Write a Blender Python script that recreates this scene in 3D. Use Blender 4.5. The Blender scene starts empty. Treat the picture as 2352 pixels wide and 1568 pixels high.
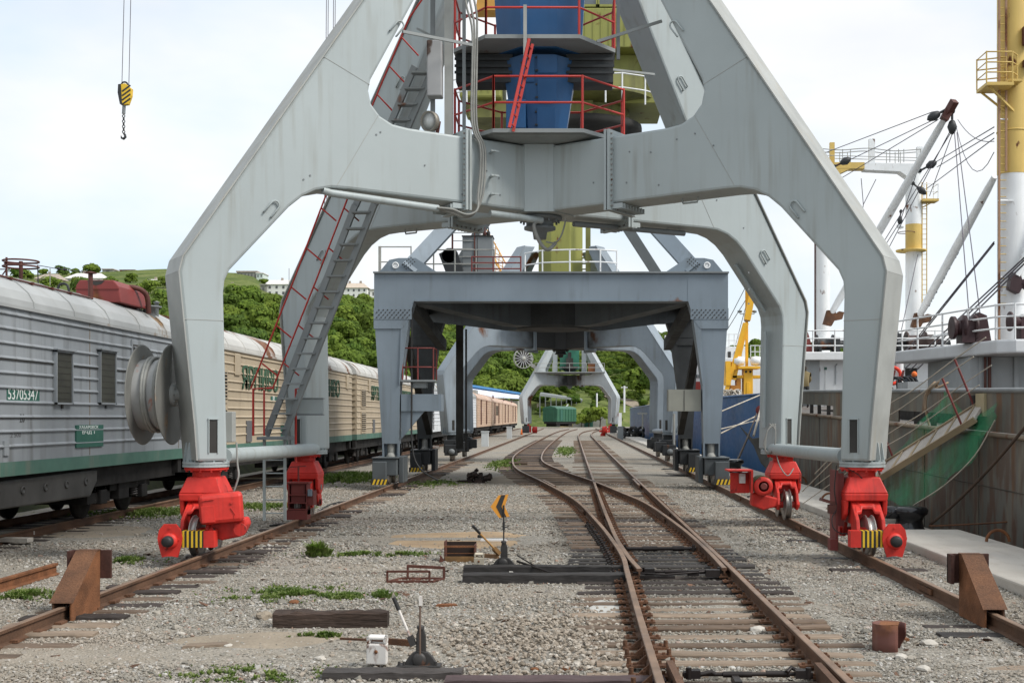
import bpy, bmesh, math, random
import numpy as np
from mathutils import Vector, Matrix, noise

random.seed(7); np.random.seed(7)
S = bpy.context.scene
COL = S.collection
V = Vector
R = math.radians
F, CX, CY, CH = 2750., 1315., 958., 2.32      # focal length and vanishing point in photo pixels (2352 wide), eye height

# ------------------------------------------------------------------ camera
cam = bpy.data.cameras.new('camera')
cam.sensor_width = 36
cam.lens = F / 2352 * 36
cam.shift_x = -(CX - 1176) / 2352
cam.shift_y = (CY - 784) / 2352
cam.clip_end = 5000
co = bpy.data.objects.new('camera', cam); COL.objects.link(co)
co.location = (0, 0, CH); co.rotation_euler = (R(90), 0, 0)
S.camera = co

# ------------------------------------------------------------------ light
SUN_DIR = V((.84, -.36, .95)).normalized()
w = bpy.data.worlds.new('World'); S.world = w; w.use_nodes = True
nt = w.node_tree; nt.nodes.clear()
out = nt.nodes.new('ShaderNodeOutputWorld')
sky = nt.nodes.new('ShaderNodeTexSky'); sky.sky_type = 'NISHITA'; sky.sun_disc = False
sky.sun_elevation = math.asin(SUN_DIR.z); sky.sun_rotation = math.atan2(SUN_DIR.x, SUN_DIR.y)
b1 = nt.nodes.new('ShaderNodeBackground'); b1.inputs[1].default_value = .15
nt.links.new(sky.outputs[0], b1.inputs[0])
tc = nt.nodes.new('ShaderNodeTexCoord')
mp = nt.nodes.new('ShaderNodeMapping'); mp.inputs['Scale'].default_value = (1.4, 1.4, 3.2)
nz = nt.nodes.new('ShaderNodeTexNoise'); nz.inputs['Scale'].default_value = 1.5; nz.inputs['Detail'].default_value = 6; nz.inputs['Roughness'].default_value = .5
rp = nt.nodes.new('ShaderNodeValToRGB')
rp.color_ramp.elements[0].position = .34; rp.color_ramp.elements[0].color = (.72, .72, .72, 1)
rp.color_ramp.elements[1].position = .62; rp.color_ramp.elements[1].color = (1, 1, 1, 1)
b2 = nt.nodes.new('ShaderNodeBackground'); b2.inputs[1].default_value = .96
n2 = nt.nodes.new('ShaderNodeTexNoise'); n2.inputs['Scale'].default_value = 2.1; n2.inputs['Detail'].default_value = 5; nt.links.new(mp.outputs[0], n2.inputs[0])
r2 = nt.nodes.new('ShaderNodeValToRGB'); r2.color_ramp.elements[0].position = .40; r2.color_ramp.elements[0].color = (1, 1, 1, 1); r2.color_ramp.elements[1].position = .66; r2.color_ramp.elements[1].color = (.72, .87, 1, 1)
nt.links.new(n2.outputs[0], r2.inputs[0]); nt.links.new(r2.outputs[0], b2.inputs[0])
mx = nt.nodes.new('ShaderNodeMixShader')
nt.links.new(tc.outputs['Generated'], mp.inputs[0]); nt.links.new(mp.outputs[0], nz.inputs[0]); nt.links.new(nz.outputs[0], rp.inputs[0])
nt.links.new(rp.outputs[0], mx.inputs[0]); nt.links.new(b1.outputs[0], mx.inputs[1]); nt.links.new(b2.outputs[0], mx.inputs[2])
nt.links.new(mx.outputs[0], out.inputs[0])
sl = bpy.data.lights.new('sun', 'SUN'); sl.energy = 3.0; sl.angle = R(20); sl.color = (1, .965, .91)
so = bpy.data.objects.new('sun', sl); COL.objects.link(so); so.location = (30, -30, 60)
so.rotation_euler = SUN_DIR.to_track_quat('Z', 'Y').to_euler()
vs = S.view_settings
vs.view_transform = 'Standard'; vs.look = 'None'; vs.exposure = .16; vs.gamma = 1; vs.use_curve_mapping = False
S.render.engine = 'CYCLES'
S.cycles.max_bounces = 5; S.cycles.diffuse_bounces = 3; S.cycles.transparent_max_bounces = 12
S.cycles.caustics_reflective = False; S.cycles.caustics_refractive = False

# ------------------------------------------------------------------ helpers
def P(x, y, Y):
    'photo pixel at distance Y -> point'
    return V(((x - CX) * Y / F, Y, CH + (CY - y) * Y / F))
def G(x, y, z=0.):
    'photo pixel on a level surface -> point'
    return P(x, y, (CH - z) * F / (y - CY))
def W(x, Y): return (x - CX) * Y / F
def H(y, Y): return CH + (CY - y) * Y / F

class B:
    'collects shapes that become ONE mesh object'
    def __init__(s): s.v = []; s.f = []; s.s = []; s.mi = []; s.m = 0
    def add(s, vs, fs, sm=False):
        n = len(s.v); s.v += [V(v) for v in vs]
        for f in fs: s.f.append([i + n for i in f]); s.s.append(sm); s.mi.append(s.m)
        return s
    def box(s, c, d, rot=None):
        c = V(c); x, y, z = d[0] / 2, d[1] / 2, d[2] / 2
        vs = [V((a * x, b * y, e * z)) for a in (-1, 1) for b in (-1, 1) for e in (-1, 1)]
        if rot is not None: vs = [rot @ v for v in vs]
        return s.add([c + v for v in vs], [(0, 1, 3, 2), (4, 6, 7, 5), (0, 4, 5, 1), (2, 3, 7, 6), (0, 2, 6, 4), (1, 5, 7, 3)])
    def b2(s, x0, x1, y0, y1, z0, z1): return s.box(((x0+x1)/2, (y0+y1)/2, (z0+z1)/2), (abs(x1-x0), abs(y1-y0), abs(z1-z0)))
    def bar(s, a, b, w, h=None, up=(0, 0, 1)):
        a, b = V(a), V(b); d = b - a; L = d.length; d = d / L; up = V(up)
        x = d.cross(up)
        if x.length < 1e-4: x = d.cross(V((0, 1, 0)))
        x.normalize(); z = x.cross(d); h = h or w
        M = Matrix((x, d, z)).transposed()
        return s.box((a + b) / 2, (w, L, h), M)
    def tube(s, pts, r, n=8, cap=True, sm=True):
        pts = [V(p) for p in pts]; m = len(pts); rs = r if isinstance(r, (list, tuple)) else [r] * m
        ref = None; vs = []
        for i, p in enumerate(pts):
            t = (pts[min(i + 1, m - 1)] - pts[max(i - 1, 0)]).normalized()
            if ref is None: ref = V((0, 0, 1)) if abs(t.z) < .9 else V((1, 0, 0))
            u = (ref - t * ref.dot(t)).normalized(); ref = u; q = t.cross(u)
            for k in range(n):
                a = 2 * math.pi * k / n; vs.append(p + (u * math.cos(a) + q * math.sin(a)) * rs[i])
        fs = [(i*n+k, i*n+(k+1) % n, (i+1)*n+(k+1) % n, (i+1)*n+k) for i in range(m-1) for k in range(n)]
        s.add(vs, fs, sm)
        if cap: s.add(vs[:n], [tuple(range(n))]); s.add(vs[-n:], [tuple(range(n))])
        return s
    def prism(s, poly, o, u, v, t, taper=None):
        'polygon in the plane (u,v) at o, pushed out by t'
        o, u, v, t = V(o), V(u), V(v), V(t); n = len(poly)
        a = [o + u * p[0] + v * p[1] for p in poly]; b = [p + t for p in a]
        s.add(a + b, [tuple(range(n)), tuple(range(n, 2*n))] + [(i, (i+1) % n, n+(i+1) % n, n+i) for i in range(n)])
        return s
    def loft(s, A, C):
        n = len(A); s.add(list(A) + list(C), [tuple(range(n)), tuple(range(n, 2*n))] + [(i, (i+1) % n, n+(i+1) % n, n+i) for i in range(n)]); return s
    def lathe(s, prof, c, ax=(0, 0, 1), n=20, sm=True, ph=0):
        c = V(c); ax = V(ax).normalized(); u = ax.cross(V((0, 1, 0)) if abs(ax.y) < .9 else V((0, 0, 1))).normalized(); q = ax.cross(u)
        vs = []
        for r, h in prof:
            for k in range(n):
                a = 2 * math.pi * (k + ph) / n; vs.append(c + ax * h + (u * math.cos(a) + q * math.sin(a)) * max(r, 1e-4))
        m = len(prof)
        fs = [(i*n+k, i*n+(k+1) % n, (i+1)*n+(k+1) % n, (i+1)*n+k) for i in range(m-1) for k in range(n)]
        s.add(vs, fs, sm)
        if prof[0][0] > 1e-3: s.add(vs[:n], [tuple(range(n))])
        if prof[-1][0] > 1e-3: s.add(vs[-n:], [tuple(range(n))])
        return s
    def cyl(s, a, b, r, n=16, sm=True):
        a, b = V(a), V(b); return s.lathe([(r, 0), (r, (b-a).length)], a, b - a, n, sm)
    def ring(s, c, ax, r, t, n=20, k=6):
        c = V(c); ax = V(ax).normalized(); u = ax.orthogonal().normalized(); q = ax.cross(u)
        pts = [c + (u*math.cos(2*math.pi*i/n) + q*math.sin(2*math.pi*i/n))*r for i in range(n+1)]
        return s.tube(pts, t, k, cap=False)
    def done(s, name, mat, par=None, w=False, bev=0, norm=True, loc=None):
        me = bpy.data.meshes.new(name)
        vs = s.v
        off = None
        if w and par:
            r = par
            while r.parent: r = r.parent
            off = r.location
        if off is not None: vs = [v - off for v in vs]
        me.from_pydata(vs, [], s.f)
        me.polygons.foreach_set('use_smooth', s.s)
        mats = mat if isinstance(mat, (list, tuple)) else [mat]
        for m in mats: me.materials.append(m)
        if len(mats) > 1: me.polygons.foreach_set('material_index', s.mi)
        if norm:
            bm = bmesh.new(); bm.from_mesh(me); bmesh.ops.recalc_face_normals(bm, faces=bm.faces); bm.to_mesh(me); bm.free()
        me.update()
        o = bpy.data.objects.new(name, me); COL.objects.link(o)
        if par: o.parent = par
        if loc is not None: o.location = loc
        if bev:
            md = o.modifiers.new('bevel', 'BEVEL'); md.width = bev; md.segments = 2; md.limit_method = 'ANGLE'; md.angle_limit = R(40)
        return o

def tag(o, label=None, cat=None, group=None, kind=None):
    if label: o['label'] = label
    if cat: o['category'] = cat
    if group: o['group'] = group
    if kind: o['kind'] = kind
    return o
def T(name, label, cat, loc=(0, 0, 0), rz=0, group=None):
    o = bpy.data.objects.new(name, None); COL.objects.link(o); o.location = loc; o.rotation_euler = (0, 0, rz)
    o.empty_display_size = .3
    return tag(o, label, cat, group)
KIDS = {}
def copy_tree(o, par=None):
    c = o.copy(); COL.objects.link(c)
    if par: c.parent = par
    for k in [q for q in o.children]: copy_tree(k, c)
    return c
def arc(c, u, v, r, a0, a1, n=8):
    c, u, v = V(c), V(u), V(v)
    return [c + u * r * math.cos(R(a0 + (a1-a0)*i/n)) + v * r * math.sin(R(a0 + (a1-a0)*i/n)) for i in range(n+1)]
def smooth(pts, k=4):
    pts = [V(p) for p in pts]; o = []
    for i in range(len(pts)-1):
        p0, p1, p2, p3 = pts[max(i-1, 0)], pts[i], pts[i+1], pts[min(i+2, len(pts)-1)]
        for j in range(k):
            t = j/k; o.append(.5*((2*p1)+(p2-p0)*t+(2*p0-5*p1+4*p2-p3)*t*t+(3*p1-p0-3*p2+p3)*t**3))
    o.append(pts[-1]); return o
def railing(bp, path, h, r=.018, mids=(.5,), mat=None, par=None, w=False, name='railing', posts=True, postname='post'):
    'rails along a path with posts at its points; posts become sub-parts'
    path = [V(p) for p in path]
    b = B()
    for k in list(mids) + [1]:
        b.tube([p + V((0, 0, h*k)) for p in path], r, 6, sm=True)
    if not posts:
        for p in path: b.tube([p, p + V((0, 0, h))], r, 6)
        return b.done(name, mat, par, w)
    o = b.done(name, mat, par, w)
    for p in path: B().tube([p, p + V((0, 0, h + r))], r*1.1, 6).done(postname, mat, o, w)
    return o
def text(body, size, mat, o, u, v, par=None, name='lettering', depth=.004, sx=1, align='CENTER', w=False, kind=None):
    'flat lettering at o, running along u, upright along v'
    cu = bpy.data.curves.new(name, 'FONT'); cu.body = body; cu.size = size; cu.align_x = align; cu.align_y = 'CENTER'; cu.extrude = depth
    to = bpy.data.objects.new(name, cu); COL.objects.link(to)
    bpy.context.view_layer.update()
    me = bpy.data.meshes.new_from_object(to.evaluated_get(bpy.context.evaluated_depsgraph_get()))
    bpy.data.objects.remove(to); bpy.data.curves.remove(cu)
    u, v = V(u).normalized(), V(v).normalized(); n = u.cross(v); o = V(o)
    if w and par:
        r = par
        while r.parent: r = r.parent
        o = o - r.location
    for q in me.vertices:
        c = q.co.copy(); q.co = o + u*c.x*sx + v*c.y + n*c.z
    me.materials.clear(); me.materials.append(mat)
    ob = bpy.data.objects.new(name, me); COL.objects.link(ob)
    if par: ob.parent = par
    return ob

# ------------------------------------------------------------------ materials
MC = {}
def mat(name, col, rough=.55, metal=0., var=.1, vsc=1.2, streak=0., scol=None, ssc=5., rust=0., rcol=(.13, .05, .02), rsc=1.1, bump=0., bsc=25., spec=.4, fine=.0, stretch=None, emit=None):
    if name in MC: return MC[name]
    m = bpy.data.materials.new(name); m.use_nodes = True; t = m.node_tree; N = t.nodes; L = t.links
    bs = N['Principled BSDF']; bs.inputs['Metallic'].default_value = metal; bs.inputs['Specular IOR Level'].default_value = spec
    ge = N.new('ShaderNodeNewGeometry')
    def noi(sc, det=3, scale=(1, 1, 1), dist=0.):
        mpn = N.new('ShaderNodeMapping'); mpn.inputs['Scale'].default_value = scale; L.new(ge.outputs['Position'], mpn.inputs[0])
        n = N.new('ShaderNodeTexNoise'); n.inputs['Scale'].default_value = sc; n.inputs['Detail'].default_value = det; n.inputs['Distortion'].default_value = dist
        L.new(mpn.outputs[0], n.inputs[0]); return n.outputs[0]
    def ramp(src, a, b, lo=0., hi=1.):
        r = N.new('ShaderNodeMapRange'); r.inputs[1].default_value = a; r.inputs[2].default_value = b; r.inputs[3].default_value = lo; r.inputs[4].default_value = hi
        L.new(src, r.inputs[0]); return r.outputs[0]
    def mixc(f, a, b):
        x = N.new('ShaderNodeMix'); x.data_type = 'RGBA'
        if isinstance(f, float): x.inputs[0].default_value = f
        else: L.new(f, x.inputs[0])
        for i, q in ((6, a), (7, b)):
            if isinstance(q, tuple): x.inputs[i].default_value = (*q, 1)
            else: L.new(q, x.inputs[i])
        return x.outputs[2]
    cl = lambda k: tuple(max(0, min(1, c*k)) for c in col)
    c = mixc(ramp(noi(vsc, 4, stretch or (1, 1, 1)), .3, .7), cl(1-var), cl(1+var))
    if fine: c = mixc(ramp(noi(vsc*22, 2, stretch or (1, 1, 1)), .35, .65, 0, 1), mixc(float(fine), c, (0., 0., 0.)), c)
    if streak:
        f = ramp(noi(ssc, 4, (1, 1, .07)), .5, .72, 0, streak)
        f2 = N.new('ShaderNodeMath'); f2.operation = 'MULTIPLY'; L.new(f, f2.inputs[0]); L.new(ramp(noi(.7, 2), .35, .6), f2.inputs[1])
        c = mixc(f2.outputs[0], c, scol or cl(.45))
    rg = None
    if rust:
        f = ramp(noi(rsc, 7, (1, 1, .55), .4), .66-rust*.25, .72-rust*.22)
        rc = mixc(ramp(noi(14, 3), .3, .7), tuple(x*.6 for x in rcol), tuple(min(1, x*1.5) for x in rcol))
        c = mixc(f, c, rc); rg = ramp(f, 0, 1, rough, .9)
    L.new(c, bs.inputs['Base Color'])
    if rg: L.new(rg, bs.inputs['Roughness'])
    else: L.new(ramp(noi(3, 3), .3, .7, max(.05, rough-.08), min(1, rough+.1)), bs.inputs['Roughness'])
    if bump:
        bn = N.new('ShaderNodeBump'); bn.inputs['Strength'].default_value = bump; bn.inputs['Distance'].default_value = .02
        L.new(noi(bsc, 4, stretch or (1, 1, 1)), bn.inputs['Height']); L.new(bn.outputs[0], bs.inputs['Normal'])
    if emit: bs.inputs['Emission Color'].default_value = (*emit[:3], 1); bs.inputs['Emission Strength'].default_value = emit[3]
    MC[name] = m; return m

GRAY = mat('crane paint pale grey', (.365, .405, .405), .5, var=.05, vsc=.5, streak=.5, scol=(.23, .225, .19), ssc=7, bump=.1, bsc=5)
GRAYR = mat('crane rim paint', (.33, .335, .315), .55, var=.12, vsc=2, streak=.35, scol=(.33, .26, .16))
DGRAY = mat('crane paint dark grey', (.19, .205, .21), .55, var=.12, streak=.2)
BGRAY = mat('crane paint blue grey', (.185, .225, .262), .5, var=.12, vsc=.6, streak=.45, scol=(.09, .10, .10), ssc=5, rust=.03, rsc=.9)
GRIMESHADE = mat('grimy and shaded dark paint', (.05, .055, .058), .7, var=.35, vsc=.8, streak=.5, scol=(.02, .02, .02))  # grime on crane frames; also paints the shade on the platform skirt
BGRAY3 = mat('crane paint blue grey worn', (.235, .275, .31), .5, var=.16, vsc=.5, streak=.5, scol=(.12, .115, .10), ssc=4, rust=.07, rsc=.7)
WGRAY = mat('crane paint off white', (.38, .41, .42), .5, var=.12, vsc=.4, streak=.4, scol=(.28, .24, .18), rust=.08, rsc=.6)
SOOTDARK = mat('sooty and shade dark paint', (.035, .033, .03), .8, var=.5, vsc=1)  # soot and black parts; also the shade panel behind the freeing ports
BLACK = mat('black machinery', (.028, .03, .032), .55, var=.3, rust=.12)
DARK = mat('dark underframe', (.016, .014, .013), .8, var=.4, vsc=2, fine=.4)
RED = mat('bogie red paint', (.60, .034, .024), .5, var=.2, vsc=2.6, streak=.6, scol=(.20, .022, .018), ssc=9, bump=.3, bsc=8, rust=.16, rsc=3.5, rcol=(.10, .03, .025))
RAILRED = mat('railing red paint', (.47, .04, .03), .45, var=.1, rust=.1, rsc=4)
MAROON = mat('maroon primer', (.17, .035, .03), .6, var=.2, rust=.15)
BLUE = mat('tower blue paint', (.018, .095, .24), .4, var=.12, vsc=1, streak=.35, scol=(.012, .04, .1))
YEL = mat('warning yellow', (.75, .48, .03), .5, var=.1, rust=.06, rsc=6)
STEEL = mat('worn steel', (.35, .33, .31), .4, .6, var=.2, rust=.3, rsc=4)
CABLE = mat('grey cable', (.26, .26, .24), .6, var=.15, vsc=6)
RUBBER = mat('black rubber', (.022, .022, .022), .6, var=.2)
RUST = mat('brown rust', (.145, .068, .035), .85, var=.35, vsc=3, streak=.5, scol=(.06, .03, .02), fine=.35, bump=.4, bsc=40)
RUSTO = mat('orange rust', (.21, .085, .035), .85, var=.35, vsc=4, fine=.35, bump=.4, bsc=40)
RAILM = mat('rail rust', (.125, .066, .038), .75, var=.3, vsc=2, fine=.25, bump=.2, bsc=30)
RAILTOP = mat('rail head worn', (.26, .17, .115), .42, .25, var=.25, vsc=2.5)
OLIVE = mat('olive yellow paint', (.27, .275, .07), .5, var=.12, vsc=.6, streak=.35, scol=(.14, .13, .05), rust=.1, rsc=2)
OLIVED = mat('olive dirty paint', (.17, .17, .05), .6, var=.25, streak=.5, scol=(.04, .04, .02))
GLASS = mat('window glass', (.09, .11, .12), .08, var=.2, spec=.9)
WHITE = mat('white paint', (.76, .77, .77), .5, var=.05, streak=.25, scol=(.5, .46, .38), rust=.04, rsc=3)
SHIPGREY = mat('ship light grey paint', (.36, .38, .39), .5, var=.1, streak=.4, scol=(.25, .2, .14), ssc=4)
BROWN = mat('brown fitting paint', (.09, .028, .02), .55, var=.25)
# ================================================================== setting: ground, quay, water, hills
def relief(X, Y):
    return .018*noise.noise(V((X*.9, Y*.9, 3.))) + .012*noise.noise(V((X*3.1, Y*3.1, 1.)))
def gnodes(name, out_bump=1.):
    m = bpy.data.materials.new(name); m.use_nodes = True; t = m.node_tree; N = t.nodes; L = t.links; bs = N['Principled BSDF']
    ge = N.new('ShaderNodeNewGeometry'); return m, N, L, bs, ge
def nnoise(N, L, ge, sc, det=4, scale=(1, 1, 1), loc=(0, 0, 0)):
    mpn = N.new('ShaderNodeMapping'); mpn.inputs['Scale'].default_value = scale; mpn.inputs['Location'].default_value = loc; L.new(ge.outputs['Position'], mpn.inputs[0])
    n = N.new('ShaderNodeTexNoise'); n.inputs['Scale'].default_value = sc; n.inputs['Detail'].default_value = det; L.new(mpn.outputs[0], n.inputs[0]); return n.outputs[0]
def nmap(N, L, s, a, b, lo=0., hi=1.):
    r = N.new('ShaderNodeMapRange'); r.inputs[1].default_value = a; r.inputs[2].default_value = b; r.inputs[3].default_value = lo; r.inputs[4].default_value = hi; L.new(s, r.inputs[0]); return r.outputs[0]
def nmix(N, L, f, a, b, mode='MIX'):
    x = N.new('ShaderNodeMix'); x.data_type = 'RGBA'; x.blend_type = mode
    if isinstance(f, float): x.inputs[0].default_value = f
    else: L.new(f, x.inputs[0])
    for i, q in ((6, a), (7, b)):
        if isinstance(q, tuple): x.inputs[i].default_value = (*q, 1)
        else: L.new(q, x.inputs[i])
    return x.outputs[2]
# gravel ground
def oily(N, L, ge, c):
    'oil soaked ballast around the switch blades, and darker ballast under the near left bogie'
    sx_ = N.new('ShaderNodeSeparateXYZ'); L.new(ge.outputs['Position'], sx_.inputs[0]); nn = nnoise(N, L, ge, 1.4, 5)
    def M(op, a, b=None):
        m = N.new('ShaderNodeMath'); m.operation = op
        for i, q in enumerate((a, b)):
            if q is None: continue
            if isinstance(q, (int, float)): m.inputs[i].default_value = q
            else: L.new(q, m.inputs[i])
        return m.outputs[0]
    def blob(x, y, rx, ry):
        dx = M('DIVIDE', M('SUBTRACT', sx_.outputs[0], x), rx); dy = M('DIVIDE', M('SUBTRACT', sx_.outputs[1], y), ry)
        return nmap(N, L, M('ADD', M('ADD', M('MULTIPLY', dx, dx), M('MULTIPLY', dy, dy)), M('MULTIPLY', nn, 1.6)), 1.1, 2., .75, 0)
    f = M('MAXIMUM', M('MAXIMUM', blob(1.3, 18.5, 1.5, 3.4), blob(1.5, 9.6, 1.2, 1.1)), M('MAXIMUM', blob(.3, 26, .8, 7), blob(-5.6, 19.2, .7, 1.6)))  # last blob darkens the ballast under the near left bogie
    return nmix(N, L, f, c, (.055, .048, .04))
GRAVEL, N, L, bs, ge = gnodes('gravel ground')
vo = N.new('ShaderNodeTexVoronoi'); vo.inputs['Scale'].default_value = 34; L.new(ge.outputs['Position'], vo.inputs[0])
hsv = N.new('ShaderNodeSeparateColor'); L.new(vo.outputs['Color'], hsv.inputs[0])
cr = N.new('ShaderNodeValToRGB'); L.new(hsv.outputs[0], cr.inputs[0])
for i, (p, c) in enumerate(((0., (.19, .175, .148)), (.35, (.29, .268, .228)), (.7, (.375, .343, .29)), (1., (.46, .43, .38)))):
    e = cr.color_ramp.elements[i] if i < 2 else cr.color_ramp.elements.new(p); e.position = p; e.color = (*c, 1)
c = cr.outputs[0]
c = nmix(N, L, nmap(N, L, vo.outputs['Distance'], .2, .75, 0, .55), c, (.1, .09, .075))
big = nnoise(N, L, ge, .22, 5); c = nmix(N, L, nmap(N, L, big, .48, .66, 0, .75), c, (.30, .25, .19))       # dusty earth
big2 = nnoise(N, L, ge, .35, 5, loc=(9, 3, 0)); c = nmix(N, L, nmap(N, L, big2, .55, .72, 0, .55), c, (.15, .145, .13))
c = nmix(N, L, nmap(N, L, nnoise(N, L, ge, 2.2, 5), .4, .68, 0, .35), c, (.36, .33, .29))
c = oily(N, L, ge, c); L.new(c, bs.inputs['Base Color']); bs.inputs['Roughness'].default_value = .95; bs.inputs['Specular IOR Level'].default_value = .15
bu = N.new('ShaderNodeBump'); bu.inputs['Strength'].default_value = .7; bu.inputs['Distance'].default_value = .02; bu.invert = True
L.new(vo.outputs['Distance'], bu.inputs['Height']); L.new(bu.outputs[0], bs.inputs['Normal'])
EARTH = mat('dusty earth', (.31, .26, .20), .95, var=.18, vsc=1.5, fine=.15, bump=.5, bsc=30, spec=.1)
SAND = mat('spilt sand', (.40, .29, .185), .95, var=.15, vsc=2, fine=.18, bump=.4, bsc=35, spec=.1)
LIME = mat('spilt white powder', (.46, .45, .42), .95, var=.12, vsc=3, spec=.1)

def axis(a, b, steps):
    o = [a]
    while o[-1] < b: o.append(o[-1] + steps(o[-1]))
    o[-1] = b; return o
xs = axis(-600, 5.9, lambda x: .13 if x > -8 else (.5 if x > -16 else (3 if x > -60 else 60)))
ys = axis(-30, 262, lambda y: 3 if y < 8 else (.13 if y < 30 else (.4 if y < 60 else 6)))
vv = [(x, y, relief(x, y) if y < 60 else 0) for y in ys for x in xs]; n = len(xs)
b = B(); b.v = vv; b.f = [(j*n+i, j*n+i+1, (j+1)*n+i+1, (j+1)*n+i) for j in range(len(ys)-1) for i in range(n-1)]
b.s = [True]*len(b.f); b.mi = [0]*len(b.f)
k0 = len(vv); b.v += [(-600, 262, 0), (900, 262, 0), (900, 3000, 0), (-600, 3000, 0), (5.9, 262, -.0)]; b.f += [(k0, k0+4, k0+1, k0+2, k0+3)]; b.s += [False]; b.mi += [0]
tag(b.done('ground', GRAVEL, norm=False), kind='structure')

BLOCKM = mat('light block dark green', (.05, .06, .02), .95, var=.4, vsc=1.5, fine=.4)
PATCH = []
def blotch(name, c, rx, ry, m, seed, z=.0, n=56):
    PATCH.append((c[0], c[1], rx, ry))
    random.seed(seed); b = B(); c = V(c); vs = [c + V((0, 0, z+.008))]
    ring = []
    for rr, zz in ((.75, z+.008), (1, -.02)):
        for k in range(n):
            a = 2*math.pi*k/n; q = rr*(1 + .28*noise.noise(V((math.cos(a)*1.4+seed, math.sin(a)*1.4, seed))) + (.1*noise.noise(V((math.cos(a)*5, math.sin(a)*5, seed))) if rr == 1 else 0))
            vs.append(c + V((math.cos(a)*rx*q, math.sin(a)*ry*q, zz)))
    fs = [(0, 1+k, 1+(k+1) % n) for k in range(n)] + [(1+k, n+1+k, n+1+(k+1) % n, 1+(k+1) % n) for k in range(n)]
    b.add(vs, fs, True); return tag(b.done(name, m), kind='structure')
blotch('sand_patch', G(1055, 1238), 1.75, 1.75, SAND, 4)
blotch('dirt_patch', G(600, 1470), .95, .55, EARTH, 6)
blotch('dirt_patch', G(150, 1222), 1.9, 2.1, EARTH, 9)
blotch('dirt_patch', G(1180, 1100), 1.4, 3.4, EARTH, 12)
blotch('powder_patch', G(1400, 1392), .28, .7, LIME, 5)

tag(B().prism([(-13.4, -.1), (-14.6, 1.3), (-19, 1.6), (-24, -.1)], (0, 4, 0), (1, 0, 0), (0, 0, 1), (0, 250, 0)).done('added_light_block', BLOCKM), kind='structure')  # unseen bank, added to block light coming in under the train
# quay slabs
CONC, N, L, bs, ge = gnodes('quay concrete')
c = nmix(N, L, nmap(N, L, nnoise(N, L, ge, .8, 5), .3, .7), (.42, .385, .335), (.52, .485, .43))
c = nmix(N, L, nmap(N, L, nnoise(N, L, ge, 5, 5, (1, .35, 1)), .5, .75, 0, .5), c, (.33, .29, .235))
c = nmix(N, L, nmap(N, L, nnoise(N, L, ge, 40, 2), .4, .7, 0, .25), c, (.6, .57, .52))
L.new(c, bs.inputs['Base Color']); bs.inputs['Roughness'].default_value = .9
bu = N.new('ShaderNodeBump'); bu.inputs['Strength'].default_value = .35; bu.inputs['Distance'].default_value = .02; L.new(nnoise(N, L, ge, 18, 5), bu.inputs['Height']); L.new(bu.outputs[0], bs.inputs['Normal'])
q = bpy.data.objects.new('quay_pavement', None); COL.objects.link(q); tag(q, kind='structure')
y = 6.
random.seed(3)
while y < 200:
    L_ = 4.6; x1 = 7.52
    if 23.3 < y + L_ and y < 23.2: L_ = 23.3 - y
    if abs(y - 23.3) < .01: x1 = 6.42; L_ = 3.2
    dz = random.uniform(-.006, .006)
    B().b2(5.86 + random.uniform(-.02, .02), x1, y+.012, y+L_-.012, -.3, .15+dz).done('slab', CONC, q, bev=.03)
    y += L_
tag(B().b2(5.9, 7.44, -20, 262, -4, -.14).b2(6.42, 7.5, 23.3, 26.5, -.14, -.02).b2(7.44, 7.75, -20, 262, -4, -.35).done('quay_wall', CONC), kind='structure')
# water
WATER, N, L, bs, ge = gnodes('harbour water')
bs.inputs['Base Color'].default_value = (.02, .045, .045, 1); bs.inputs['Roughness'].default_value = .12
bu = N.new('ShaderNodeBump'); bu.inputs['Strength'].default_value = .35; bu.inputs['Distance'].default_value = .1; L.new(nnoise(N, L, ge, 1.4, 4), bu.inputs['Height']); L.new(bu.outputs[0], bs.inputs['Normal'])
b = B(); b.add([(7.44, -60, -1.9), (900, -60, -1.9), (900, 262, -1.9), (7.44, 262, -1.9)], [(0, 1, 2, 3)])
tag(b.done('water', WATER), kind='structure')

# hills
TAB = [(-1500, 90, 420, 680), (-600, 90, 430, 650), (0, 150, 470, 632), (200, 170, 520, 624), (400, 180, 540, 616), (560, 180, 540, 626), (640, 200, 480, 668), (760, 215, 470, 678), (860, 230, 460, 695),
       (1000, 260, 450, 720), (1200, 290, 470, 760), (1330, 290, 560, 800), (1420, 290, 600, 800), (1500, 300, 640, 782), (1740, 300, 640, 802), (1900, 300, 600, 815), (2200, 310, 560, 860), (2600, 310, 560, 860), (4500, 300, 560, 880)]
def hill_params(xi):
    for a, c in zip(TAB, TAB[1:]):
        if xi <= c[0]:
            t = max(0, (xi-a[0])/(c[0]-a[0])); t = t*t*(3-2*t); return [a[i]+(c[i]-a[i])*t for i in (1, 2, 3)]
    return TAB[-1][1:]
def hill_z(X, Y):
    yf, yc, cy = hill_params(CX + F*X/Y); hc = CH + (CY-cy)*yc/F
    s = (Y-yf)/(yc-yf)
    if s <= 0: return -.5 + s*8
    nz_ = noise.noise(V((X*.012, Y*.012, 0)))*3*min(1, s*3)
    if s < 1: return hc*(s**.85) + nz_*(1-s) - .5*(1-s)
    return hc - (s-1)*14
GRASSH, N, L, bs, ge = gnodes('hill grass')
c = nmix(N, L, nmap(N, L, nnoise(N, L, ge, .05, 6), .35, .65), (.085, .12, .033), (.165, .19, .06))
c = nmix(N, L, nmap(N, L, nnoise(N, L, ge, .35, 5), .45, .7, 0, .6), c, (.035, .065, .015))
c = nmix(N, L, nmap(N, L, nnoise(N, L, ge, .11, 5, loc=(5, 5, 0)), .6, .72, 0, .6), c, (.22, .18, .11))
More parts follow.
